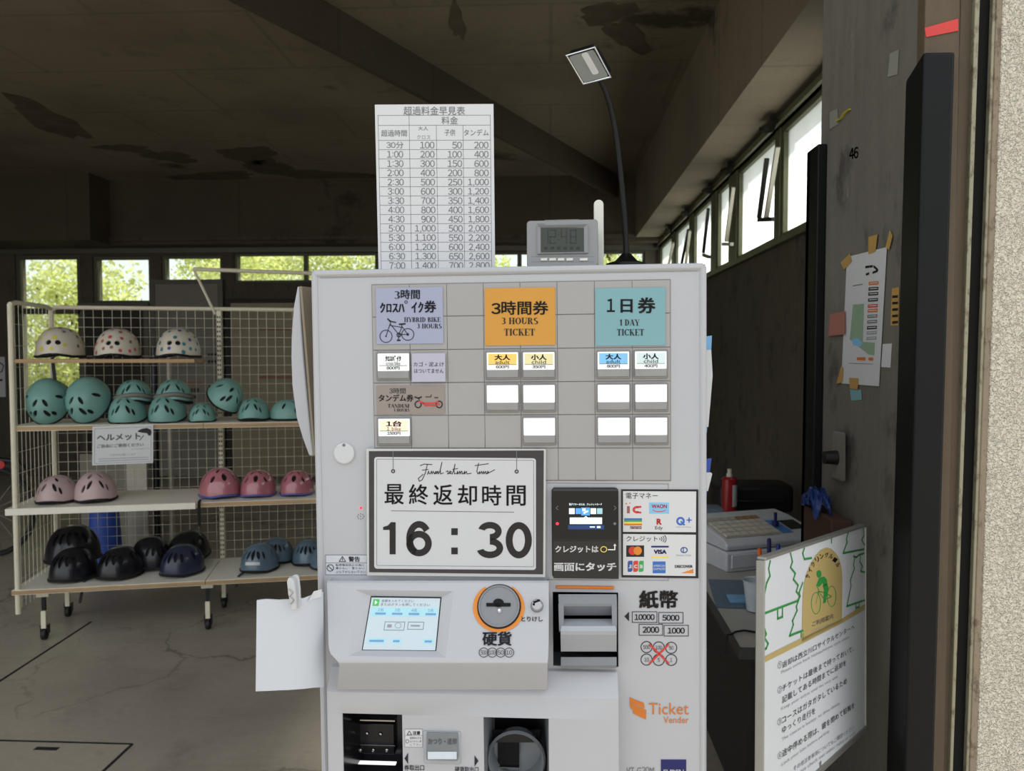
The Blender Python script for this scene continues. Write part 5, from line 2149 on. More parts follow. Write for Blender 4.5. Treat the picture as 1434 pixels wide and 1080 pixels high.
# posts
tub = 0.013
for u, d, z0 in ((0.012, 0.0, 0.16), (0.03, 0.46, 0.16)):
    g = G()
    g.tube([SP(u, d, z0), SP(u, d, zt)], tub, 'ivory_metal', n=10)
    g.build('post', RK)
for u in (BAY + 0.01, SW - 0.02):
    g = G()
    sbox(g, u - 0.012, 0.43, 0.16, u + 0.012, 0.455, zt, 'ivory_metal')
    pr = g.build('post', RK, smooth=0)
    p = Pr(Fr(SP(u, 0.429, 0), SX, (0, 0, 1)), 0.0)
    z = 0.25
    while z < zt - 0.03:
        for du in (-0.006, 0.006):
            p.face([p.fr.P(du - .003, z, .0004), p.fr.P(du + .003, z, .0004), p.fr.P(du + .003, z + .012, .0004), p.fr.P(du - .003, z + .012, .0004)], 'gap')
        z += 0.028
    p.build('slot_holes', pr, smooth=0, normals=False)
g = G()
g.tube([SP(0.012, 0.0, zt), SP(0.016, 0.06, zt + 0.012), SP(0.028, 0.40, zt + 0.012), SP(0.03, 0.46, zt)], 0.012, 'ivory_metal', n=8)
g.build('side_rail', RK)
g = G()
g.tube([SP(0.03, 0.46, zt), SP(0.06, 0.47, zt + 0.012), SP(SW - .02, 0.47, zt + 0.012), SP(SW, 0.46, zt)], 0.012, 'ivory_metal', n=8)
g.build('top_rail', RK)
# wire mesh: back and left side
g = G()
wr = 0.0013


def wire(g, a, b):
    g.tube([a, b], wr, 'ivory_metal', n=4, caps=False)


u = 0.05
while u < SW:
    wire(g, SP(u, 0.462, 0.2), SP(u, 0.462, zt))
    u += 0.05
z = 0.22
while z < zt:
    wire(g, SP(0.03, 0.464, z), SP(SW, 0.464, z))
    z += 0.055
g.build('wire_mesh', RK, normals=False)
g = G()
d = 0.04
while d < 0.45:
    u = 0.012 + 0.018 * d / 0.46
    wire(g, SP(u, d, 0.18), SP(u, d, zt + 0.01))
    d += 0.045
z = 0.22
while z < zt:
    wire(g, SP(0.012, 0, z), SP(0.03, 0.46, z))
    z += 0.11
g.build('side_mesh', RK, normals=False)
# garment style rail on the right bay
g = G()
a, b, c = atd(271, 377, 4.55), atd(300, 378, 4.57), atd(470, 384, 4.75)
g.tube([a, b, c], 0.012, 'ivory_metal', n=8)
g.build('upper_rail', RK)
g = G()
e = SP(BAY - 0.01, 0.44, zt - 0.02)
g.tube([a, e], 0.008, 'ivory_metal', n=8)
g.build('rail_strut', RK)
# bottom beam and castors
g = G()
sbox(g, 0.02, 0.22, zs[3] - BT - .03, SW - .02, 0.24, zs[3] - BT, 'dark_steel')
sbox(g, 0.02, 0.40, zs[3] - BT - .03, SW - .02, 0.42, zs[3] - BT, 'dark_steel')
g.build('bottom_frame', RK, smooth=0)
for px_, py_, dd in ((57, 897, 0.0), (289, 880, 0.0), (100, 870, 0.36), (320, 860, 0.36)):
    u = FSH.uv(px_, py_)[0] if dd == 0 else (0.10 if px_ < 200 else BAY + 0.02)
    d = 0.05 + dd
    g = G()
    sbox(g, u - 0.012, d - 0.014, 0.062, u + 0.012, d + 0.008, 0.155, 'ivory_metal')
    cs = g.build('castor', RK, smooth=0, bevel=0.002)
    g = G()
    sbox(g, u - 0.009, d - 0.008, 0.15, u + 0.009, d + 0.008, zs[3] - BT - .002, 'dark_steel')
    sbox(g, u - 0.03, d - 0.02, zs[3] - BT - .03, u + 0.03, d + 0.02, zs[3] - BT - .002, 'ivory_metal')
    g.build('castor_bracket', cs, smooth=0)
    g = G()
    Mw = Matrix.Translation(SP(u, d, 0.03)) @ Matrix.Rotation(SA, 4, 'Z') @ Matrix.Rotation(math.radians(90), 4, 'Y')
    g.lathe([(0, -0.012), (0.026, -0.012), (0.03, -0.008), (0.03, 0.008), (0.026, 0.012), (0, 0.012)], 'rubber', 20, Mw)
    g.build('wheel', cs)
    g = G()
    sbox(g, u - 0.02, d - 0.006, 0.03, u - 0.014, d + 0.02, 0.075, 'dark_steel')
    sbox(g, u + 0.014, d - 0.006, 0.03, u + 0.02, d + 0.02, 0.075, 'dark_steel')
    sbox(g, u - 0.02, d - 0.01, 0.07, u + 0.02, d + 0.022, 0.078, 'dark_steel')
    g.build('fork', cs, smooth=0)


# ------------------------------------------------------------------ helmets
HL, HWd, HH = 0.250, 0.205, 0.150                       # length (front to back), width, height


def hpt(ph, th, k=1.0):
    """ph 0..2pi around (front at -y), th 0 rim .. pi/2 crown"""
    c, s = math.cos(ph), math.sin(ph)
    ct, st = math.cos(th), math.sin(th)
    r = max(ct, 0.0) ** 0.82
    x = HWd / 2 * s * r * (1 - 0.06 * c)
    y = -HL / 2 * c * r
    z = HH * st ** 0.92
    rim = 0.012 * math.cos(2 * ph) * (1 - st)             # the rim rises at front and back
    z = z + max(0, rim) * 0.9 + 0.010 * (1 - st)
    return V((x * k, y * k, (z - 0.02) * k + 0.02 if k != 1.0 else z))


def helmet_mesh(kind):
    """shell with real vent holes, plus liner and rim; returns list of (part name, G)"""
    NU, NV = 48, 14
    parts = {}
    g = G()
    fo = lambda k: (lambda a, b: hpt(2 * math.pi * a, b * math.pi / 2 * 0.998, k))
    g.surf(fo(1.0), NU, NV, 'S', closed_u=True)
    n1 = len(g.v)
    g.surf(fo(0.93), NU, NV, 'S', closed_u=True)
    for i in range(NU):
        j = (i + 1) % NU
        g.f.append((i, n1 + i, n1 + j, j))
        g.m.append(0)
    top = NV * NU
    g.f.append(tuple(range(top, top + NU)))
    g.m.append(0)
    g.f.append(tuple(range(n1 + top, n1 + top + NU))[::-1])
    g.m.append(0)
    me = bpy.data.meshes.new('shell')
    me.from_pydata([tuple(p) for p in g.v], [], g.f)
    bm = bmesh.new()
    bm.from_mesh(me)
    bmesh.ops.recalc_face_normals(bm, faces=bm.faces)
    bm.to_mesh(me)
    bm.free()
    # cutters
    cut = G()
    if kind == 'round':
        vents = [(-0.22, 0.42, .0125, .0125, 0), (0.22, 0.42, .0125, .0125, 0), (1.5, .5, .012, .012, 0), (-1.5, .5, .012, .012, 0)]
    elif kind == 'slant':
        vents = [(s * a, t, .0095, h, s * .3) for s in (-1, 1) for a, t, h in ((0.36, .62, .026), (0.68, .46, .022), (1.5, .75, .026))] + [(s * .5, 1.12, .009, .022, 0) for s in (-1, 1)]
    elif kind == 'glossy':
        vents = [(0.0, .78, .013, .024, 0)] + [(s * a, t, .011, h, s * .25) for s in (-1, 1) for a, t, h in ((0.75, .70, .020), (1.5, .7, .024), (2.2, .7, .02))] + [(s * .5, 1.2, .007, .02, 0) for s in (-1, 1)]
    else:
        vents = [(0.0, .70, .0095, .032, 0)] + [(s * a, t, .0095, h, s * .06) for s in (-1, 1) for a, t, h in ((0.36, .70, .026), (0.72, .68, .024), (1.4, .7, .026), (2.0, .7, .026))]
    for ph, th, rx, rz, tilt in vents:
        c = hpt(ph, th)
        e = 0.01
        du = (hpt(ph + e, th) - hpt(ph - e, th)).normalized()
        dv = (hpt(ph, th + e) - hpt(ph, th - e)).normalized()
        nn = du.cross(dv).normalized()
        if nn.dot(c - V((0, 0, 0.02))) < 0:
            nn = -nn
        a = du * math.cos(tilt) + dv * math.sin(tilt)
        b = nn.cross(a).normalized()
        ring = [(rx * math.cos(t), rz * math.sin(t)) for t in [2 * math.pi * k / 14 for k in range(14)]]
        cut.hexa([c + a * x + b * y - nn * 0.02 for x, y in ring], [c + a * x + b * y + nn * 0.02 for x, y in ring], 'S')
    mc = bpy.data.meshes.new('cut')
    mc.from_pydata([tuple(p) for p in cut.v], [], cut.f)
    bm = bmesh.new()
    bm.from_mesh(mc)
    bmesh.ops.recalc_face_normals(bm, faces=bm.faces)
    bm.to_mesh(mc)
    bm.free()
    o = bpy.data.objects.new('s', me)
    oc = bpy.data.objects.new('c', mc)
    COL.objects.link(o)
    COL.objects.link(oc)
    md = o.modifiers.new('b', 'BOOLEAN')
    md.operation, md.object, md.solver = 'DIFFERENCE', oc, 'EXACT'
    dg = bpy.context.evaluated_depsgraph_get()
    res = bpy.data.meshes.new_from_object(o.evaluated_get(dg))
    if len(res.polygons) < 200:
        res = me.copy()
    bpy.data.objects.remove(o)
    bpy.data.objects.remove(oc)
    res.name = 'shell'
    res.materials.clear()
    res.polygons.foreach_set('use_smooth', [True] * len(res.polygons))
    res.polygons.foreach_set('material_index', [0] * len(res.polygons))
    res.set_sharp_from_angle(angle=0.7)
    ln = G()
    ln.surf(fo(0.90), 32, 8, 'liner', closed_u=True)
    ln.v = [p + V((0, 0, 0.004)) for p in ln.v]
    me2 = bpy.data.meshes.new('liner')
    me2.from_pydata([tuple(p) for p in ln.v], [], ln.f)
    me2.materials.append(mat('liner'))
    rm = G()
    ring = [hpt(2 * math.pi * k / 48, 0.0, 0.985) + V((0, 0, 0.001)) for k in range(49)]
    rm.tube(ring, 0.0065, 'liner', n=6, caps=False)
    me3 = bpy.data.meshes.new('rim')
    me3.from_pydata([tuple(p) for p in rm.v], [], rm.f)
    me3.polygons.foreach_set('use_smooth', [True] * len(me3.polygons))
    return res, me2, me3


HK = {k: helmet_mesh(k) for k in ('round', 'slant', 'glossy', 'long')}
MC = {}


def with_mat(me, m):
    key = (me.name, m)
    if key not in MC:
        c = me.copy()
        c.materials.clear()
        c.materials.append(mat(m))
        MC[key] = c
    return MC[key]


def add(me, name, parent):
    o = bpy.data.objects.new(name, me)
    COL.objects.link(o)
    o.parent = parent
    return o


NH = [0]


def helmet(label, px_, py_, wpx, level, kind, m, yaw=0.0, pitch=0.0, roll=0.0, back=0.0, lift=0.0, rim='liner', group=None, dots=None, strap=None, sz=1.0, foam=None):
    """stands with its front at (px, py) of the photograph on a board; wpx is its width there"""
    zb = zs[level]
    fr = Fr(SP(0, 0.03 + back, 0), SX, (0, 0, 1))
    u = fr.uv(px_, py_)[0]
    dep = (fr.P(u, zb) - CAM).dot(FW)
    sc = wpx * dep / FPX / HWd * sz
    pos = SP(u, 0.03 + back + HL / 2 * sc, zb + lift)
    NH[0] += 1
    M = Matrix.Translation(pos) @ Matrix.Rotation(SA * .6 + math.radians(yaw), 4, 'Z') @ Matrix.Rotation(math.radians(pitch), 4, 'X') @ Matrix.Rotation(math.radians(roll), 4, 'Y') @ Matrix.Diagonal((sc, sc, sc, 1))
    t = thing('bicycle_helmet', label, 'helmet', M=M, group=group)
    sh, ln, rm = HK[kind]
    s_ = add(with_mat(sh, m), 'shell', t)
    add(ln, 'liner', t)
    add(with_mat(rm, rim), 'rim', t)
    if dots:
        g = G()
        rnd = random.Random(NH[0] + 3)
        done = []
        for _ in range(220):
            ph, th = rnd.uniform(-1.9, 1.9), rnd.uniform(0.1, 1.3)
            c = hpt(ph, th)
            if any((c - q).length < 0.036 for q in done) or any((c - hpt(a, .42)).length < 0.024 for a in (-.22, .22)):
                continue
            done.append(c)
            e = 0.01
            du = (hpt(ph + e, th) - hpt(ph - e, th)).normalized()
            dv = (hpt(ph, th + e) - hpt(ph, th - e)).normalized()
            nn = du.cross(dv).normalized()
            if nn.dot(c - V((0, 0, 0.02))) < 0:
                nn = -nn
            r = rnd.uniform(.008, .0105)
            mm = dots[rnd.randrange(len(dots))]
            prev = [c + nn * 0.0011] * 1
            ringp = []
            for k in range(12):
                a = 2 * math.pi * k / 12
                ringp.append(c + du * r * math.cos(a) + dv * r * math.sin(a) + nn * 0.0005)
            b = len(g.v)
            g.add([c + nn * 0.0011] + ringp, [(0, 1 + k, 1 + (k + 1) % 12) for k in range(12)], mm)
        g.build('dots', s_, world=False, normals=False, smooth=0)
    if foam:
        g = G()
        ring = [hpt(math.pi * (k / 24 * 1.3 - .65), 0.22, 1.012) for k in range(25)]
        g.tube(ring, 0.014, foam, n=6)
        g.build('foam_band', t, world=False)
    if strap:
        g = G()
        w = V((0.008 / sc, 0, 0))
        P = [V(k) / sc for k in strap]
        vs, fs = [], []
        for k in P:
            vs += [k - w, k + w, k + w + V((0, 0.002, 0)), k - w + V((0, 0.002, 0))]
        for i in range(len(P) - 1):
            b = 4 * i
            for j in range(4):
                fs.append((b + j, b + (j + 1) % 4, b + 4 + (j + 1) % 4, b + 4 + j))
        fs += [(0, 3, 2, 1), (4 * len(P) - 4, 4 * len(P) - 3, 4 * len(P) - 2, 4 * len(P) - 1)]
        g.add(vs, fs, 'strap_black')
        g.build('strap', t, world=False, smooth=0)
    return t


g1, g2_, g3, g4 = 'dotted helmets on the top board', 'teal helmets on the second board', 'mauve and pink helmets on the third board', 'dark helmets on the bottom board'
hang = [(0.0, -0.09, 0.012), (0.0, -0.155, 0.006), (0.004, -0.162, -0.01), (0.012, -0.160, -0.11)]
helmet('white helmet with yellow dots, leftmost on the top board', 69, 499, 63, 0, 'round', 'helmet_white', yaw=12, dots=['dot_yellow', 'dot_yellow', 'helmet_foam'], group=g1, strap=hang)
helmet('white helmet with red dots, middle one on the top board', 153, 499, 60, 0, 'round', 'helmet_white', yaw=12, dots=['dot_red', 'dot_red', 'maroon'], group=g1, strap=[(-.09, -.08, .012), (-.11, -.14, .008), (-.11, -.16, -.03)])
helmet('white helmet with teal dots, rightmost on the top board', 241, 499, 60, 0, 'round', 'helmet_white', yaw=8, dots=['dot_teal', 'dot_teal', 'ink_blue'], group=g1, strap=[(-.09, -.08, .012), (-.11, -.14, .008), (-.11, -.16, -.03)])
# teal row
helmet('teal helmet tipped forward on the second board, leftmost of the row', 57, 594, 56, 1, 'slant', 'helmet_teal', yaw=8, pitch=62, back=0.02, lift=0.10, group=g2_)
helmet('teal helmet tipped forward on the second board, next to the leftmost one', 116, 593, 57, 1, 'slant', 'helmet_teal', yaw=-4, pitch=58, back=0.02, lift=0.10, group=g2_)
helmet('lower teal helmet of the nested pair above the hanging notice', 170, 593, 50, 1, 'slant', 'helmet_teal', yaw=8, pitch=14, lift=0.012, group=g2_)
helmet('upper teal helmet with a pale rim, nested on the pair above the hanging notice', 179, 572, 50, 1, 'slant', 'helmet_teal', yaw=20, pitch=-6, back=0.05, lift=0.088, foam='helmet_foam', group=g2_)
helmet('lower teal helmet of the second nested pair, left of the perforated post', 227, 592, 50, 1, 'slant', 'helmet_teal', yaw=4, pitch=14, lift=0.012, group=g2_)
helmet('upper teal helmet with a pale rim, nested on the pair left of the perforated post', 236, 572, 50, 1, 'slant', 'helmet_teal', yaw=16, pitch=-6, back=0.05, lift=0.088, foam='helmet_foam', group=g2_)
helmet('small teal helmet half hidden under the tilted one on the second board', 279, 590, 36, 1, 'slant', 'helmet_teal', yaw=10, pitch=5, group=g2_)
helmet('teal helmet tilted sideways on top of a smaller one, second board', 306, 585, 48, 1, 'slant', 'helmet_teal', yaw=26, pitch=34, roll=24, back=0.06, lift=0.10, group=g2_)
helmet('teal helmet standing level on the second board, right of the tilted one', 352, 588, 44, 1, 'slant', 'helmet_teal', yaw=4, group=g2_)
helmet('teal helmet in side view at the right end of the second board', 400, 585, 40, 1, 'slant', 'helmet_teal', yaw=78, group=g2_)
# mauve and pink
helmet('pale mauve helmet at the left end of the third board', 67, 705, 52, 2, 'slant', 'helmet_mauve', yaw=4, group=g3)
helmet('pale mauve helmet turned to the right, second on the third board', 122, 704, 56, 2, 'slant', 'helmet_mauve', yaw=24, group=g3)
helmet('glossy pink helmet with a black strap hanging over the edge, third board', 302, 696, 56, 2, 'glossy', 'helmet_pink', yaw=28, rim='helmet_rim', group=g3, strap=[(-.08, -.09, .012), (-.13, -.12, .010), (-.145, -.17, .004), (-.145, -.175, -.12)])
helmet('glossy pink helmet in the middle of the three pink ones', 357, 692, 50, 2, 'glossy', 'helmet_pink', yaw=6, rim='helmet_rim', group=g3)
helmet('glossy pink helmet at the right end of the third board', 413, 688, 47, 2, 'glossy', 'helmet_pink', yaw=0, rim='helmet_rim', group=g3)
# bottom row
helmet('large black helmet lying on top at the left end of the bottom board', 86, 803, 72, 3, 'long', 'helmet_black', yaw=18, pitch=-4, back=0.12, lift=0.055, group=g4)
helmet('black helmet in front at the left end of the bottom board', 89, 818, 60, 3, 'long', 'helmet_black', yaw=-6, group=g4)
helmet('black helmet with a glossy front, third on the bottom board', 157, 815, 58, 3, 'long', 'helmet_black', yaw=-10, group=g4, strap=[(-.08, -.09, .012), (-.12, -.13, .008), (-.12, -.17, -.10)])
helmet('black helmet turned away, behind the navy one on the bottom board', 203, 802, 52, 3, 'long', 'helmet_black', yaw=40, pitch=10, back=0.14, lift=0.03, group=g4)
helmet('navy blue helmet at the middle of the bottom board', 247, 812, 56, 3, 'long', 'helmet_navy', yaw=-16, group=g4)
helmet('black helmet standing behind the navy one at the perforated post', 258, 790, 54, 3, 'long', 'helmet_black', yaw=160, pitch=-8, back=0.2, lift=0.03, group=g4)
helmet('steel blue helmet with a white stripe sticker, front of the bottom board', 359, 803, 52, 3, 'long', 'helmet_blue', yaw=-6, group=g4, strap=[(-.05, -.10, .012), (-.06, -.15, .008), (-.07, -.17, -.05)])
helmet('steel blue helmet standing behind the one with the stripe sticker', 385, 786, 46, 3, 'long', 'helmet_blue', yaw=6, back=0.17, group=g4)
helmet('steel blue helmet partly behind the ticket machine, rear one', 430, 787, 46, 3, 'long', 'helmet_blue', yaw=0, back=0.1, group=g4)
helmet('steel blue helmet cut by the edge of the ticket machine, front one', 455, 797, 44, 3, 'long', 'helmet_blue', yaw=10, back=0.0, group=g4)
# sticker on the blue helmet
t = [o for o in bpy.data.objects if o.get('label', '').startswith('steel blue helmet with a white stripe')][0]
g = G()
g.surf(lambda a, b: hpt((a - .5) * .9, .24 + b * .13, 1.0) * 1.0 + V((0, -0.0016, 0.0008)), 10, 2, 'paper_white')
g.build('sticker', t, world=False, normals=False)

# notice hanging from the second board
fr = Fr(SP(0, -0.006, 0), SX, (0, 0, 1))
p = Pr(fr, 0.0, 3.95 / FPX)
q = [(129.5, 597.5), (214.5, 594), (214.5, 648.5), (129, 652)]
p.hexa([fr.px(x, y, 0) for x, y in q], [fr.px(x, y, 0.0012) for x, y in q], 'paper_white')
p.w = 0.0014
sl = lambda x, y: (x, y - (x - 129) * 0.04)
qq = lambda x0, y0, x1, y1: [sl(x0, y0), sl(x1, y0), sl(x1, y1), sl(x0, y1)]
p.text('ヘルメット', qq(135.5, 609, 197, 618.5), 'ink_grey', 0.03)
p.line([sl(196, 619), sl(201, 613)], 1.4, 'ink_grey', 3)
p.text('ご自由にご使用ください', qq(136, 623, 201, 628), 'ink_grey', 0.02)
p.text('サイズをお選び下さい', qq(184, 630.5, 211, 632.5), 'ink_light', 0)
p.text('ご返却をお願いします', qq(154, 637, 190, 640), 'ink_light', 0)
for y in (643, 646):
    p.poly(qq(138, y, 208, y + 0.9), 'ink_light', 2)
p.frame(qq(132.5, 601, 211.5, 649.5), 0.7, 'ink_light', 1)
p.poly([sl(193, 606), sl(198, 603.5), sl(206, 602.5), sl(211, 605), sl(212.5, 609), sl(211, 613), sl(208, 613.5), sl(206, 610), sl(199, 609), sl(193, 607.5)], 'ink_black', 3)
tag(p.build('helmet_notice', smooth=0, normals=False), 'white laminated notice hanging from the second board of the helmet shelf', 'notice')

# ------------------------------------------------------------------ things behind the shelf
for k, (x0, x1, y0, y1, Y, m, nm, lab, cat) in enumerate((
        (111, 188, 636, 850, 5.6, 'grey_panel', 'board_panel', 'pale grey board leaning upright behind the third board of the helmet shelf', 'board'),
        (176, 205, 640, 850, 5.3, 'window_pale', 'board_panel', 'narrow pale board standing behind the helmet shelf, right of the blue bin', 'board'))):
    P, Q = atY(x0, y0, Y), atY(x1, y0, Y)
    g = G()
    g.box((P.x, Y, 0.0), (Q.x, Y + 0.02, P.z), m)
    tag(g.build(nm, smooth=0, bevel=0.004), lab, cat)
g = G()
c0 = atY(146, 715, 5.0)
Mb = Matrix.Translation((c0.x, 5.0, 0))
g.lathe([(0, 0.0), (0.115, 0.0), (0.09, c0.z), (0.085, c0.z), (0.10, 0.02), (0, 0.02)], 'bin_blue', 24, Mb)
bn = g.build('waste_bin', smooth=0.8)
tag(bn, 'blue tapered bin standing on the floor behind the helmet shelf', 'bin')
g = G()
g.tube([V((c0.x + 0.09 * math.cos(a), 5.0 + 0.09 * math.sin(a), c0.z)) for a in [2 * math.pi * k / 20 for k in range(21)]], 0.006, 'bin_blue', n=6, caps=False)
g.build('rim', bn)
for k, (x, m, Y, lab) in enumerate(((217, 'dark_steel', 5.4, 'dark upright pole behind the helmet shelf, left of the grey door'), (238, 'window_pale', 5.6, 'pale upright pole behind the helmet shelf, before the grey door'))):
    P = atY(x, 560, Y)
    g = G()
    g.tube([(P.x, Y, 0.02), (P.x, Y, 1.55)], 0.022, m, n=12)
    po = g.build('display_pole')
    tag(po, lab, 'pole')
    g = G()
    g.lathe([(0, 0), (0.06, 0), (0.06, 0.012), (0.03, 0.025), (0, 0.025)], 'dark_steel', 24, Matrix.Translation((P.x, Y, 0)))
    g.build('pole_foot', po)

# notices on the doors at the back
fr = Fr((0, YB - 0.056, 0), (1, 0, 0), (0, 0, 1))
p = Pr(fr, 0.0, 9 / FPX)
pbox(p, 226, 478, 303, 600, -0.003, 0.0, 'grey_panel', fr)
for y, x0, x1, m, h in ((486, 294, 304, 'ink_grey', 4), (497, 291, 304, 'ink_black', 4), (506.5, 291, 303, 'ink_black', 4), (516, 240, 276, 'ink_grey', 5), (537, 232, 256, 'ink_grey', 5), (537, 257, 282, 'maroon', 5), (546.5, 246, 280, 'ink_black', 5), (556, 246, 276, 'ink_black', 5), (566, 240, 270, 'ink_grey', 4), (574, 240, 266, 'ink_grey', 4)):
    x = x0
    rnd = random.Random(int(y))
    while x < x1 - 2:
        w = rnd.uniform(2.4, 3.8)
        p.rect(x, y - h / 2, x + w, y + h / 2, m, 2)
        x += w + 1.2
tag(p.build('notice_sheet', smooth=0, normals=False), 'grey notice with dark lines and one red line on the grey back door', 'notice')
p = Pr(fr, 0.0, 9 / FPX)
pbox(p, 362, 456, 412, 533, -0.003, 0.0, 'cream_door', fr)
p.rect(363, 459.5, 408, 463, 'tan_red', 2)
p.rect(363, 526.5, 410, 530.5, 'tan_red', 2)
tag(p.build('notice_sheet', smooth=0, normals=False), 'cream notice sheet with two red lines, on the cream door at the back', 'notice')

# bicycle parked at the far left, mostly outside the frame
BX = thing('bicycle', 'dark bicycle with a red rear reflector parked at the far left edge', 'bicycle', (atY(-12, 700, 5.4).x, 5.4, 0))
bx0 = V((atY(-12, 700, 5.4).x, 5.4, 0))
for k, dx in enumerate((0.0, -1.05)):
    g = G()
    c = bx0 + V((dx, 0, 0.34))
    ring = [c + V((0.32 * math.cos(a), 0, 0.32 * math.sin(a))) for a in [2 * math.pi * j / 36 for j in range(37)]]
    g.tube(ring, 0.02, 'rubber', n=8, caps=False)
    w = g.build('wheel', BX)
    g = G()
    for j in range(14):
        a = 2 * math.pi * j / 14
        g.tube([c, c + V((0.31 * math.cos(a), 0, 0.31 * math.sin(a)))], 0.0018, 'steel', n=4, caps=False)
    g.tube([c + V((0, -0.04, 0)), c + V((0, 0.04, 0))], 0.02, 'dark_steel', n=8)
    g.build('spokes', w)
g = G()
o_ = lambda x, z: bx0 + V((x, 0, z))
for a, b in (((0, .34), (-.42, .32)), ((-.42, .32), (-.26, .80)), ((0, .34), (-.28, .74)), ((-.42, .32), (-.88, .74)), ((-.28, .66), (-.86, .84)), ((-1.05, .34), (-.84, .95))):
    g.tube([o_(*a), o_(*b)], 0.016, 'black', n=8)
g.build('frame', BX)
g = G()
g.tube([o_(-.40, .84), o_(-.26, .85), o_(-.12, .86)], [0.02, 0.05, 0.07], 'black', n=8, flat=.6)
g.build('saddle', BX)
g = G()
g.tube([o_(-.84, .95) + V((0.1, -.28, .04)), o_(-.84, .98), o_(-.84, .95) + V((0.1, .28, .04))], 0.012, 'dark_steel', n=8)
g.build('handlebar', BX)
g = G()
g.tube([o_(.30, .62), o_(.2, .71), o_(0, .73), o_(-.15, .69)], 0.02, 'dark_steel', n=8)
g.build('mudguard', BX)
g = G()
rp = atd(1.5, 651, (bx0 - CAM).dot(FW) - 0.05)
g.tube([o_(0.27, .66), rp], 0.006, 'dark_steel', n=6)
g.tube([rp + V((0, -.006, 0)), rp + V((0, .006, 0))], 0.03, 'red', n=16)
g.build('reflector', BX)
# paper with a black mark on the left
fr = Fr((0, YB - 0.003, 0), (1, 0, 0), (0, 0, 1))
g = Pr(fr, 0.0, 9 / FPX)
pbox(g, -30, 500, 8, 556, -0.002, 0.0, 'paper_white', fr)
g.line([(-6, 514), (0, 508), (5, 512), (3, 520), (-4, 524)], 1.6, 'ink_black', 2)
g.rect(-20, 531, 3.5, 534, 'ink_black', 2)
tag(g.build('wall_notice', smooth=0, normals=False), 'white notice with black brush strokes on the back wall at the far left edge', 'notice')

# ================================================================== RIGHT SIDE: DESK, SIGN, PAPERS
DZ = 0.75
DK = thing('desk', 'grey topped desk with a dark edge, behind the standing sign', 'desk', (0.85, 2.6, 0))
g = G()
c0 = atz(1037, 907, DZ)
c1 = atz(986, 822, DZ)
ex = (c1 - c0).normalized()
far = c0 + ex * 1.5
poly = [c0, V((0.685, c0.y, DZ)), V((0.685, 2.09, DZ)), V((1.235, 2.09, DZ)), V((1.235, far.y, DZ)), far]
tk = V((0, 0, -0.028))
g.hexa([p_ + tk for p_ in poly], poly, 'desk_grey')
g.build('desk_top', DK, smooth=0, bevel=0.002)
g = G()
nl = V((-ex.y, ex.x, 0))
if nl.x > 0:
    nl = -nl
a = [c0 + tk * 1.05 - V((0, 0.002, 0)), far + tk * 1.05, far + V((0, 0, .001)), c0 + V((0, -.002, .001))]
g.hexa(a, [k + nl * 0.004 for k in a], 'desk_edge')
a = [c0 + tk * 1.05 + nl * .004, V((0.685, c0.y, DZ)) + tk * 1.05, V((0.685, c0.y, DZ + .001)), c0 + nl * .004 + V((0, 0, .001))]
g.hexa(a, [k + V((0, -.004, 0)) for k in a], 'desk_edge')
g.build('edge_band', DK, smooth=0)
for x, y in ((c0.x + 0.05, c0.y + 0.06), (far.x + 0.05, far.y - 0.06), (1.19, far.y - 0.06), (0.66, c0.y + 0.06)):
    g = G()
    g.box((x - 0.02, y - 0.02, 0), (x + 0.02, y + 0.02, DZ - 0.028), 'black')
    g.build('leg', DK, smooth=0)
g = G()
g.box((far.x + 0.03, c0.y + 0.12, 0.2), (far.x + 0.045, far.y - 0.1, DZ - 0.03), 'black')
g.build('modesty_panel', DK, smooth=0)

# writing mat
q = [atz(x, y, DZ + .002) for x, y in ((992, 812), (1062, 814), (1062, 853), (1003, 851))]
g = G()
g.hexa([k - V((0, 0, .0012)) for k in q], [k + V((0, 0, .002)) for k in q], 'mat_blue')
tag(g.build('writing_mat', smooth=0), 'blue grey mat lying on the desk in front of the cash register', 'mat')
# blue folder sheet and plastic bag
q = [atz(x, y, DZ + .006) for x, y in ((1017, 834), (1048, 835), (1050, 845), (1022, 844))]
g = G()
g.hexa([k - V((0, 0, .0015)) for k in q], [k + V((0, 0, .004)) for k in q], 'folder_blue')
tag(g.build('blue_case', smooth=0, bevel=0.001), 'flat light blue plastic case lying on the blue grey mat', 'case')
c = atz(1058, 856, DZ)
CU = thing('plastic_cup', 'clear plastic cup beside the standing sign, on the desk', 'cup', (c.x, c.y, DZ + .002))
g = G()
g.lathe([(0.0, 0.0), (0.026, 0.0), (0.036, 0.085), (0.038, 0.087), (0.034, 0.085), (0.024, 0.003), (0, 0.003)], 'clear_plastic', 24, Matrix.Translation((c.x, c.y, DZ + .004)))
g.build('cup_wall', CU)
g = G()
g.tube([V((c.x + .0375 * math.cos(a), c.y + .0375 * math.sin(a), DZ + .091)) for a in [2 * math.pi * k / 20 for k in range(21)]], 0.0015, 'clear_plastic', n=6, caps=False)
g.build('cup_rim', CU)
# cable over the desk
g = G()
pts = [atz(x, y, DZ + .006) for x, y in ((1023, 889), (1030, 885), (1042, 883), (1055, 885), (1068, 888))]
pts = [pts[0] + V((-.012, 0, -.05)), pts[0] + V((-.008, 0, .001))] + pts
g.tube(pts, 0.003, 'black', n=6)
tag(g.build('cable'), 'thin black cable lying over the front corner of the desk', 'cable')

# cash register
RZ = math.radians(20)
_k = atz(1017, 803, DZ)
RC = _k + Matrix.Rotation(RZ, 3, 'Z') @ V((0.20, 0.15, 0))
MR = Matrix.Translation(RC) @ Matrix.Rotation(RZ, 4, 'Z')
RG = thing('cash_register', 'light grey cash register with a keypad, standing on the desk', 'cash register', M=MR)


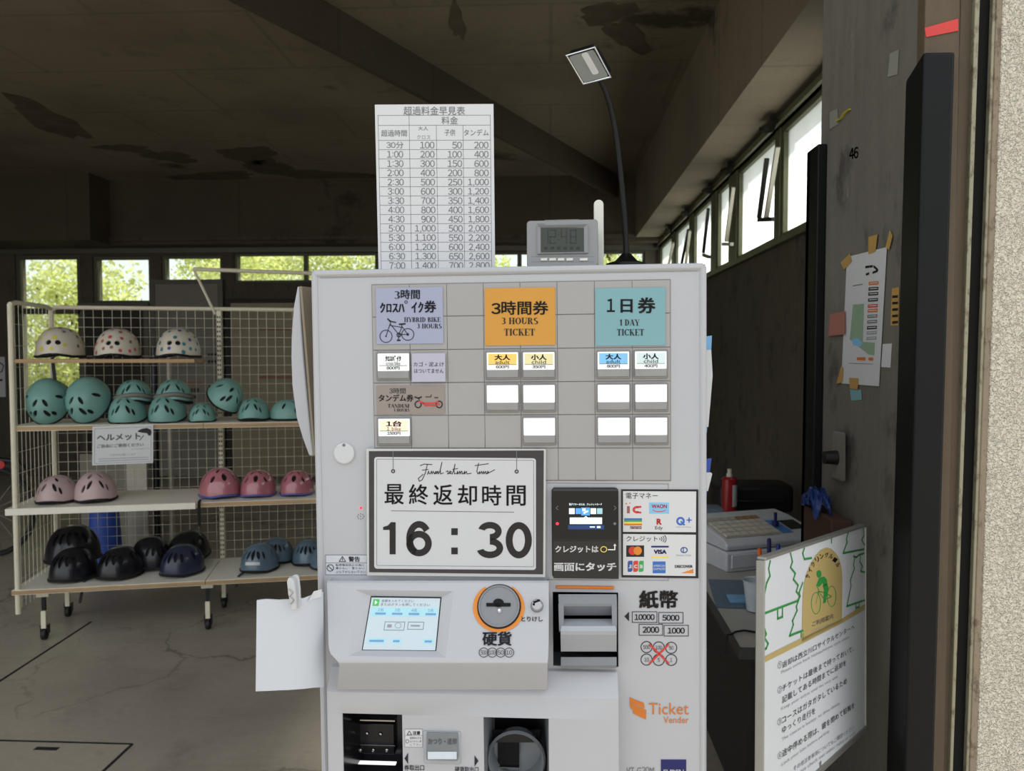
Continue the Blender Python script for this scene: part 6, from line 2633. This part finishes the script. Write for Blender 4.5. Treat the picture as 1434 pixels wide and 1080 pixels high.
def R_(g, lo, hi, m):
    return g.box(lo, hi, m, MR)


W2, D2 = 0.20, 0.15
g = G()
R_(g, (-W2, -D2, 0.0), (W2, D2, 0.070), 'register_grey')
g.build('drawer_base', RG, bevel=0.008, seg=3)
g = G()
R_(g, (-W2 + .02, -D2 - .004, 0.015), (W2 - .02, -D2 + .002, 0.060), 'register_grey')
dr = g.build('drawer', RG, bevel=0.002)
g = G()
g.tube([MR @ V((-.03, -D2 - .004, .045)), MR @ V((-.03, -D2 - .012, .045))], 0.013, 'dark_steel', n=16)
g.build('drawer_lock', dr)
# sloped keyboard
g = G()
h = [(-D2 + .01, .072), (-D2 + .005, .092), (-D2 + .03, .108), (.04, .140), (D2 - .02, .146), (D2 - .01, .072)]
g.hexa([MR @ V((-W2 + .006, y, z)) for y, z in h], [MR @ V((W2 - .006, y, z)) for y, z in h], 'register_grey')
kb = g.build('keyboard_body', RG, bevel=0.006, seg=3)
y0, z0, y1, z1 = -D2 + .034, .1095, .038, .1402
FKb = Fr(MR @ V((-W2 + .02, y0, z0)), MR.to_3x3() @ V((1, 0, 0)), MR.to_3x3() @ V((0, y1 - y0, z1 - z0)))
Lk = math.hypot(y1 - y0, z1 - z0)
g = G()
KW = 2 * W2 - .04
g.hexa([FKb.P(u, v, 0.0003) for u, v in ((0, 0), (KW * .62, 0), (KW * .62, Lk), (0, Lk))], [FKb.P(u, v, 0.002) for u, v in ((0, 0), (KW * .62, 0), (KW * .62, Lk), (0, Lk))], 'register_top')
g.build('key_plate', kb, smooth=0)
for j in range(5):
    for i in range(7):
        g = G()
        m = 'key_cream' if j < 4 else ('key_brown' if i > 3 else 'register_top')
        u, v = .006 + i * KW * .62 / 7, .006 + j * Lk / 5
        a = [FKb.P(u + du, v + dv, .002) for du, dv in ((0, 0), (KW * .075, 0), (KW * .075, Lk * .16), (0, Lk * .16))]
        g.hexa(a, [k - FKb.Y * .006 for k in a], m)
        g.build('key', kb, smooth=0)
g = G()
for u, v, a, b, m in ((KW * .66, Lk * .05, KW * .12, Lk * .7, 'key_blue'), (KW * .80, Lk * .2, KW * .18, Lk * .5, 'clock_lcd'), (KW * .66, Lk * .82, KW * .3, Lk * .15, 'paper')):
    g.hexa([FKb.P(u, v, .0002), FKb.P(u + a, v, .0002), FKb.P(u + a, v + b, .0002), FKb.P(u, v + b, .0002)], [FKb.P(u, v, .0016), FKb.P(u + a, v, .0016), FKb.P(u + a, v + b, .0016), FKb.P(u, v + b, .0016)], m)
g.build('receipt_panel', kb, smooth=0)
PC = atd(1080, 790, 2.25)
PCU = thing('pen_holder', 'dark pen holder on the desk, hidden behind the top edge of the standing sign', 'pen holder', (PC.x, PC.y, DZ + .001))
g = G()
g.lathe([(0, .004), (.036, .004), (.038, .1), (.041, .1), (.041, 0), (0, 0)], 'black', 24, Matrix.Translation((PC.x, PC.y, DZ + .001)))
g.build('cup', PCU)
# stamp, pens on the register front
c = MR @ V((0.06, -0.06, 0.140))
g = G()
g.tube([c + V((0, 0, -.012)), c + V((0, 0, .004)), c + V((0, 0, .005)), c + V((0, 0, .035))], [0.012, 0.012, 0.005, 0.006], 'ink_navy', n=12)
tag(g.build('rubber_stamp'), 'small dark rubber stamp standing on the cash register', 'stamp')
for x, y, x2, y2, m, lab in ((1063, 768, 1072, 784, 'pen_orange', 'orange marker pen behind the top edge of the standing sign'), (1077, 754, 1079, 780, 'ink_navy', 'dark upright pen behind the top edge of the standing sign'), (1090, 762, 1100, 779, 'pen_blue', 'blue marker cap behind the top edge of the standing sign')):
    g = G()
    a, b = atd(x, y, 2.25), atd(x2, y2, 2.25)
    b = V((0.4 * a.x + 0.6 * PC.x, 0.4 * a.y + 0.6 * PC.y, DZ + .012))
    e = (b - a).normalized()
    g.tube([a, a + e * .004, b], [.004, .0062, .0062], m, n=10)
    tag(g.build('marker_pen'), lab, 'pen')
# spray can
c = atz(1022, 700, DZ)
g = G()
sc_ = atd(1021, 722, 3.55)
CNP = V((sc_.x, sc_.y, DZ))
CN = thing('spray_can', 'red spray can standing on the desk behind the cash register', 'spray can', CNP)
ht = atd(1021, 667, 3.55).z - DZ
rc = 10.5 * 3.55 / FPX
Mc_ = Matrix.Translation(CNP)
g.lathe([(0, 0), (rc, 0), (rc, ht * .93), (rc * .85, ht * .97), (rc * .5, ht), (0, ht)], 'can_red', 24, Mc_)
g.build('can_body', CN)
g = G()
g.lathe([(0, ht), (rc * .42, ht), (rc * .42, ht + .012), (rc * .3, ht + .015), (rc * .3, ht + .035), (0, ht + .035)], 'key_cream', 16, Mc_)
g.build('nozzle', CN)
g = G()
g.lathe([(rc * 1.01, ht * .25), (rc * 1.01, ht * .8)], 'register_grey', 12, Mc_, a0=-1.4, a1=.1)
g.build('can_label', CN)
# black bags / boxes behind
g = G()
a = atd(992, 760, 3.85)
b = atd(1075, 668, 3.85)
tag(g.box((a.x, 3.62, DZ), (b.x + .05, 3.82, b.z), 'black').build('tool_case', bevel=0.02, seg=3), 'black case standing at the back of the desk, behind the spray can', 'case')
tc = bpy.data.objects['tool_case']
g = G()
g.tube([V((a.x + .06, 3.615, b.z - .05)), V((a.x + .06, 3.59, b.z - .07)), V((b.x, 3.59, b.z - .07)), V((b.x, 3.615, b.z - .05))], 0.006, 'dark_steel', n=8)
g.build('case_handle', tc)
g = G()
a, b = atd(990, 735, 3.3), atd(1012, 712, 3.3)
g.box((a.x, 3.3, DZ), (b.x, 3.4, b.z), 'mat_blue')
tag(g.build('paper_block', smooth=0, bevel=.003), 'small grey block between ticket machine and spray can, on the desk', 'block')

# small carton with a blue bag on it, standing on the desk against the pillar
P_, Q_ = atX(1131, 706, 0.655), atX(1171, 706, 0.655)
g = G()
g.box((0.645, Q_.y, DZ + .001), (0.692, P_.y, P_.z), 'carton')
tag(g.build('carton', smooth=0, bevel=.003), 'small brown cardboard carton on the desk, against the flank of the concrete pillar', 'carton')
rnd = random.Random(5)
cz = atX(1148, 697, 0.66)


from mathutils import noise as _nz


def rag(u, v):
    a = 2 * math.pi * u
    n = _nz.noise(V((math.cos(a) * 2.2, math.sin(a) * 2.2, v * 2.0)))
    n2 = _nz.noise(V((math.cos(a) * 6, math.sin(a) * 6, v * 5.0 + 3)))
    r = (0.016 + 0.026 * v) * (1 + 0.5 * n + 0.3 * n2)
    drop = 0.02 - 0.035 * v * v * (1 + 1.2 * n) + 0.012 * n2
    return cz + V((-0.006 + r * math.cos(a) * .6, r * math.sin(a) * 1.5, drop))


g = G()
g.surf(rag, 56, 14, 'cloth_blue', closed_u=True)
g.surf(lambda u, v: rag(u, v) + V((0, 0, -.004)), 56, 14, 'cloth_blue', closed_u=True)
tag(g.build('blue_bag', smooth=1.5, normals=False), 'crumpled blue plastic bag lying on the brown carton', 'bag')

# ---- standing sign board
pq = [(1070, 785.5), (1211, 738), (1211, 1017), (1068, 1147)]
dA = 1.26
dd = [dA, dA * 1.284, dA * 1.256, dA * 0.972]
C4 = [atd(x, y, d) for (x, y), d in zip(pq, dd)]
FB = Fr(C4[3], C4[2] - C4[3], C4[0] - C4[3])
if FB.Y.dot(FW) < 0:
    FB = Fr(C4[3], C4[2] - C4[3], C4[0] - C4[3])
SB = thing('standing_sign', 'white floor sign board with green bicycle rules on a pole, right of the ticket machine', 'sign stand', M=Matrix.Translation(V(((C4[2].x + C4[3].x) / 2, (C4[2].y + C4[3].y) / 2, 0))))
lc = [FB.uv(x, y) for x, y in pq]
g = Pr(FB, 0.0, 1.45 / FPX)
k = [FB.P(u, v, 0) for u, v in lc]
g.hexa([q_ + FB.Y * 0.009 for q_ in k], k, 'sign_face')
g.w = 0.0004


def pl(pts, m, L=1):
    g.poly(pts, m, L)


def Q3(pts):
    return [(1030 + x / 3.0, 720 + y / 3.0) for x, y in pts]


# gold ground line and arch
pl(Q3([(120, 600), (280, 520), (445, 442), (543, 378), (543, 402), (445, 460), (280, 545), (120, 625)]), 'sign_gold', 1)
arch = [(278, 545), (283, 340), (288, 290), (300, 245), (318, 205), (338, 172), (360, 150), (382, 141), (402, 146), (420, 162), (436, 188), (445, 225), (449, 260), (447, 456)]
pl(Q3(arch), 'sign_gold', 1)
# tree outlines in green
for pts in ([(147, 198), (140, 230), (146, 260), (132, 290), (124, 330)], [(232, 165), (240, 200), (232, 225), (252, 250), (244, 275), (264, 300), (256, 325), (270, 345), (262, 365), (122, 418)],
            [(178, 405), (178, 440), (198, 432), (198, 398)], [(122, 480), (130, 505), (122, 520), (138, 545), (130, 565), (122, 570)],
            [(283, 290), (268, 330), (272, 345), (256, 390), (260, 405), (240, 450), (244, 465), (228, 512), (262, 498), (284, 490)],
            [(290, 145), (283, 165), (290, 190), (320, 185)], [(404, 100), (404, 120)], [(474, 78), (466, 105), (470, 118), (452, 165), (540, 148)],
            [(536, 58), (540, 90), (530, 110), (542, 130)], [(496, 178), (508, 182), (520, 172), (540, 165)], [(502, 180), (496, 215), (500, 230), (482, 280), (486, 300), (468, 388), (543, 362)], [(526, 170), (522, 200), (534, 220), (526, 240), (543, 245)], [(506, 378), (506, 396), (520, 390), (520, 372)]):
    g.line(Q3(pts), 2.9, 'sign_green', 2)
for x, y in ((276, 508), (284, 514)):
    g.line(Q3([(x, y - 10), (x, y + 10)]), 2, 'sign_green', 2)
# arch lettering
for ch, (x, y, rot) in zip('サイクリングルール', ((304, 262, -60), (313, 236, -50), (326, 212, -40), (343, 191, -25), (362, 178, -12), (383, 172, 0), (402, 178, 18), (418, 193, 34), (431, 213, 50))):
    a = math.radians(rot)
    hw, hh = 8.0, 10
    cs, sn = math.cos(a), math.sin(a)
    q = [(x + dx * cs - dy * sn, y + (dx * sn + dy * cs)) for dx, dy in ((-hw, -hh), (hw, -hh), (hw, hh), (-hw, hh))]
    g.text(ch, Q3(q), 'ink_black', 0.02)
# rider
for c, r in (((338, 375), 21), ((404, 346), 20)):
    g.ring(1030 + c[0] / 3, 720 + c[1] / 3, r / 3 * .92, r / 3 * 2.15, 1.0, 'sign_green', 2, 26)
g.ell(*Q3([(351, 252)])[0], 3.5, 5.2, 'sign_green', 3)
pl(Q3([(352, 268), (372, 262), (384, 275), (386, 300), (374, 305), (366, 290), (352, 306), (340, 300)]), 'sign_green', 3)
pl(Q3([(366, 298), (386, 292), (392, 318), (382, 350), (380, 372), (368, 376), (370, 348), (372, 322)]), 'sign_green', 3)
g.line(Q3([(340, 300), (350, 318), (346, 330)]), 1.6, 'sign_green', 3)
g.line(Q3([(338, 375), (350, 325), (372, 330), (404, 346), (376, 362), (352, 330)]), 1.2, 'sign_green', 3)
g.text('ご利用案内', Q3([(322, 454), (410, 416), (410, 440), (322, 474)]), 'ink_grey', 0.01)
g.text('CYCLING RULES', Q3([(325, 486), (408, 455), (408, 463), (325, 494)]), 'ink_light', 0)


def tl_(st, bl, br, h0, h1, m='ink_black', b=0.0):
    g.text(st, Q3([(bl[0], bl[1] - h0), (br[0], br[1] - h1), br, bl]), m, b)


for ch, x, y in (('①', 187, 637), ('②', 187, 742), ('③', 186, 876), ('④', 187, 1018)):
    tl_(ch, (x - 9, y + 16), (x + 9, y + 6), 30, 28, 'ink_grey')
tl_('返却は西立川口サイクルセンターへ', (197, 650), (500, 484), 27, 24)
tl_('Please come back Nishitachikawa cycle center.', (193, 677), (482, 522), 17, 14, 'ink_light')
tl_('チケットは最後まで持っておいて、', (197, 748), (497, 576), 28, 24)
tl_('記載してある時間までに返却を', (197, 797), (465, 636), 29, 25)
tl_('Keep your ticket until the very end.', (193, 830), (430, 690), 17, 14, 'ink_light')
tl_('コースはガタガタしているため', (197, 882), (468, 712), 29, 25)
tl_('ゆっくり走行を', (197, 924), (336, 838), 29, 27)
tl_('The course is bumpy, so drive slowly.', (195, 960), (440, 802), 18, 15, 'ink_light')
tl_('途中停める際は、鍵を閉めて駐輪を', (197, 1024), (500, 814), 31, 25)
tl_('Lock your bike before parking.', (195, 1064), (396, 918), 18, 15, 'ink_light')
tl_('その他注意事項についてもご確認ください', (245, 1082), (497, 904), 21, 17, 'ink_grey')
tl_('Please check out other rules as well.', (250, 1106), (505, 922), 15, 13, 'ink_light')
g.build('sign_panel', SB, smooth=0, normals=False)
# grey aluminium frame
lo_, hi_ = lc[3], lc[1]
def edge(a, b, wid, nm):
    g = G()
    d = (V(b) - V(a)).normalized()
    n_ = V((-d.y, d.x)) * wid
    a, b = V(a), V(b)
    r = [FB.P(*(a), 0.003), FB.P(*(b), 0.003), FB.P(*(b + n_), 0.003), FB.P(*(a + n_), 0.003)]
    g.hexa(r, [k + FB.Y * 0.016 for k in r], 'frame_grey')
    g.build(nm, SB, smooth=0, bevel=0.002)


edge(lc[3], lc[0], 0.004, 'side_profile')
edge(lc[0], lc[1], 0.006, 'top_profile')
edge(lc[1], lc[2], 0.003, 'side_profile')
edge(lc[2], lc[3], 0.012, 'bottom_profile')
g = G()
c = (C4[2] + C4[3]) / 2 + FB.Y * 0.015
g.tube([V((c.x, c.y, 0.02)), V((c.x, c.y, c.z + .01))], 0.016, 'frame_grey', n=14)
g.build('pole', SB)
g = G()
g.lathe([(0, 0), (0.15, 0), (0.15, 0.012), (0.03, 0.024), (0, 0.024)], 'frame_grey', 32, Matrix.Translation((c.x, c.y, 0.0)))
g.build('foot_plate', SB)

# ---- papers on the flank of the pillar
FPl = Fr((PXW, 0, 0), (0, -1, 0), (0, 0, 1))
if FPl.Y.x < 0:
    FPl.Y = -FPl.Y
kp = 1.7 / FPX


def sheet(q, m, w=0.0015, k=kp):
    p = Pr(FPl, w, k)
    p.hexa([FPl.px(x, y, 0.0003) for x, y in q], [FPl.px(x, y, w) for x, y in q], m)
    return p


p = sheet([(1186, 360), (1242, 346), (1231, 541), (1178, 537)], 'paper_white', 0.003)
p.w = 0.0032
Q4 = lambda pts: [(1150 + x / 4.5, 320 + y / 4.5) for x, y in pts]
p.poly(Q4([(200, 480), (270, 475), (262, 715), (338, 720), (335, 800), (300, 795), (180, 700)]), 'map_green', 1)
p.poly(Q4([(190, 700), (230, 690), (260, 720), (250, 745), (200, 735)]), 'logo_lightblue', 2)
p.line(Q4([(200, 362), (260, 352)]), 1.2, 'ink_grey', 2)
for a_, b_ in (((280, 244), (300, 241)), ((306, 240), (322, 238)), ((332, 240), (356, 262)), ((284, 290), (300, 284)), ((326, 278), (352, 268))):
    p.line(Q4([a_, b_]), 3.2, 'ink_black', 2)
for y, m in ((345, 'dark_orange'), (380, 'ink_black'), (412, 'ink_black'), (450, 'ink_black'), (488, 'ink_red'), (518, 'dark_orange'), (553, 'ink_grey'), (588, 'ink_grey'), (625, 'ink_black'), (658, 'ink_light'), (692, 'ink_light')):
    x = 300 - (y - 345) * .04
    p.poly(Q4([(x, y - 8), (x + 62, y - 12), (x + 61, y + 8), (x - 1, y + 12)]), m, 2)
    p.poly(Q4([(x + 6, y - 2), (x + 56, y - 5), (x + 56, y), (x + 6, y + 3)]), 'paper_white', 3)
p.poly(Q4([(225, 812), (278, 812), (278, 832), (225, 830)]), 'dark_orange', 2)
p.poly(Q4([(298, 814), (328, 814), (328, 834), (298, 832)]), 'dark_orange', 2)
p.line(Q4([(175, 850), (325, 855)]), 0.7, 'ink_grey', 2)
tag(p.build('map_poster', smooth=0, normals=False), 'white map poster taped on the flank of the concrete pillar', 'poster')
mp = bpy.data.objects['map_poster']
for q in ([(1177, 368), (1190, 355), (1193, 366), (1182, 378)], [(1216, 332), (1229, 328), (1226, 352), (1216, 356)], [(1240, 346), (1246, 322), (1250, 330), (1245, 350)], [(1171, 538), (1178, 512), (1181, 516), (1180, 535)], [(1189, 529), (1202, 530), (1201, 546), (1190, 544)]):
    p = sheet(q, 'tape_tan', 0.0042)
    p.build('tape', mp, smooth=0, normals=False)
for q, m, nm, lab, cat, w in (
        ([(1190, 545), (1206, 546), (1207, 560), (1192, 561)], 'paper_cyan', 'paper_scrap', 'pale scrap of paper hanging under the map poster', 'paper', .0018),
        ([(1162, 440), (1183, 436), (1183, 468), (1160, 471)], 'pink_box', 'pink_envelope', 'pinkish paper envelope stuck left of the map poster', 'envelope', .008),
        ([(1236, 482), (1249, 481), (1247, 515), (1234, 514)], 'paper_white', 'paper_card', 'cream paper card showing behind the right edge of the map poster', 'card', .0015),
        ([(1249, 404), (1259, 402), (1258, 456), (1247, 456)], 'tape_tan', 'paper_card', 'yellowed card with dark lines beside the black corner guard', 'card', .0015),
        ([(1246, 75), (1259, 69), (1257, 104), (1243, 108)], 'tape_clear', 'tape_piece', 'grey tape piece high on the pillar, near the red tape', 'tape', .0015),
        ([(1162, 157), (1173, 152), (1174, 174), (1162, 181)], 'tape_clear', 'tape_piece', 'grey tape piece high on the pillar with a yellow ribbon', 'tape', .0015)):
    p = sheet(q, m, w)
    if lab.startswith('yellowed'):
        for k in range(5):
            y = 414 + 9 * k
            p.poly([(1249.5, y), (1257.5, y - 0.6), (1257.3, y + 3), (1249.3, y + 3.6)], 'ink_black', 2)
    o = p.build(nm, smooth=0, normals=False)
    tag(o, lab, cat)
    if 'yellow ribbon' in lab:
        g = G()
        g.tube([FPl.px(x, y, .004) for x, y in ((1171, 170), (1178, 166), (1183, 158), (1190, 153))], 0.004, 'dot_yellow', n=6, flat=.3)
        g.build('ribbon', o)
# switch plate with a black knob
SWP = thing('wall_switch', 'metal cover plate with a black knob on the pillar, above the blue bag', 'switch', FPl.px(1174, 672, 0))
g = G()
q = [(1166, 603), (1184, 606), (1184, 676), (1165, 670)]
g.hexa([FPl.px(x, y, 0.0003) for x, y in q], [FPl.px(x, y, 0.018) for x, y in q], 'pillar_concrete')
g.build('cover_plate', SWP, smooth=0, bevel=0.004)
g = G()
kc = FPl.px(1172, 641, 0.018)
g.tube([kc, kc - V((0.03, 0, 0))], [0.017, 0.015], 'black', n=18)
g.build('knob', SWP)
# red tape on the wooden jamb
g = G()
q = [(1295, 39), (1342, 26), (1342, 43), (1297, 52)]
g.hexa([atY(x, y, JY - 0.0005) for x, y in q], [atY(x, y, JY - 0.002) for x, y in q], 'tape_red')
tag(g.build('tape_piece', smooth=0), 'strip of red tape across the wooden jamb above the black corner guard', 'tape')

# dark painted figures on the flank of the pillar
p = Pr(FPl, 0.0006, kp)
p.text('46', [(1189, 208), (1202, 205), (1202, 221), (1189, 224)], 'ink_black', 0.02, 1)
o = p.build('painted_mark', smooth=0, normals=False)
struct(o)
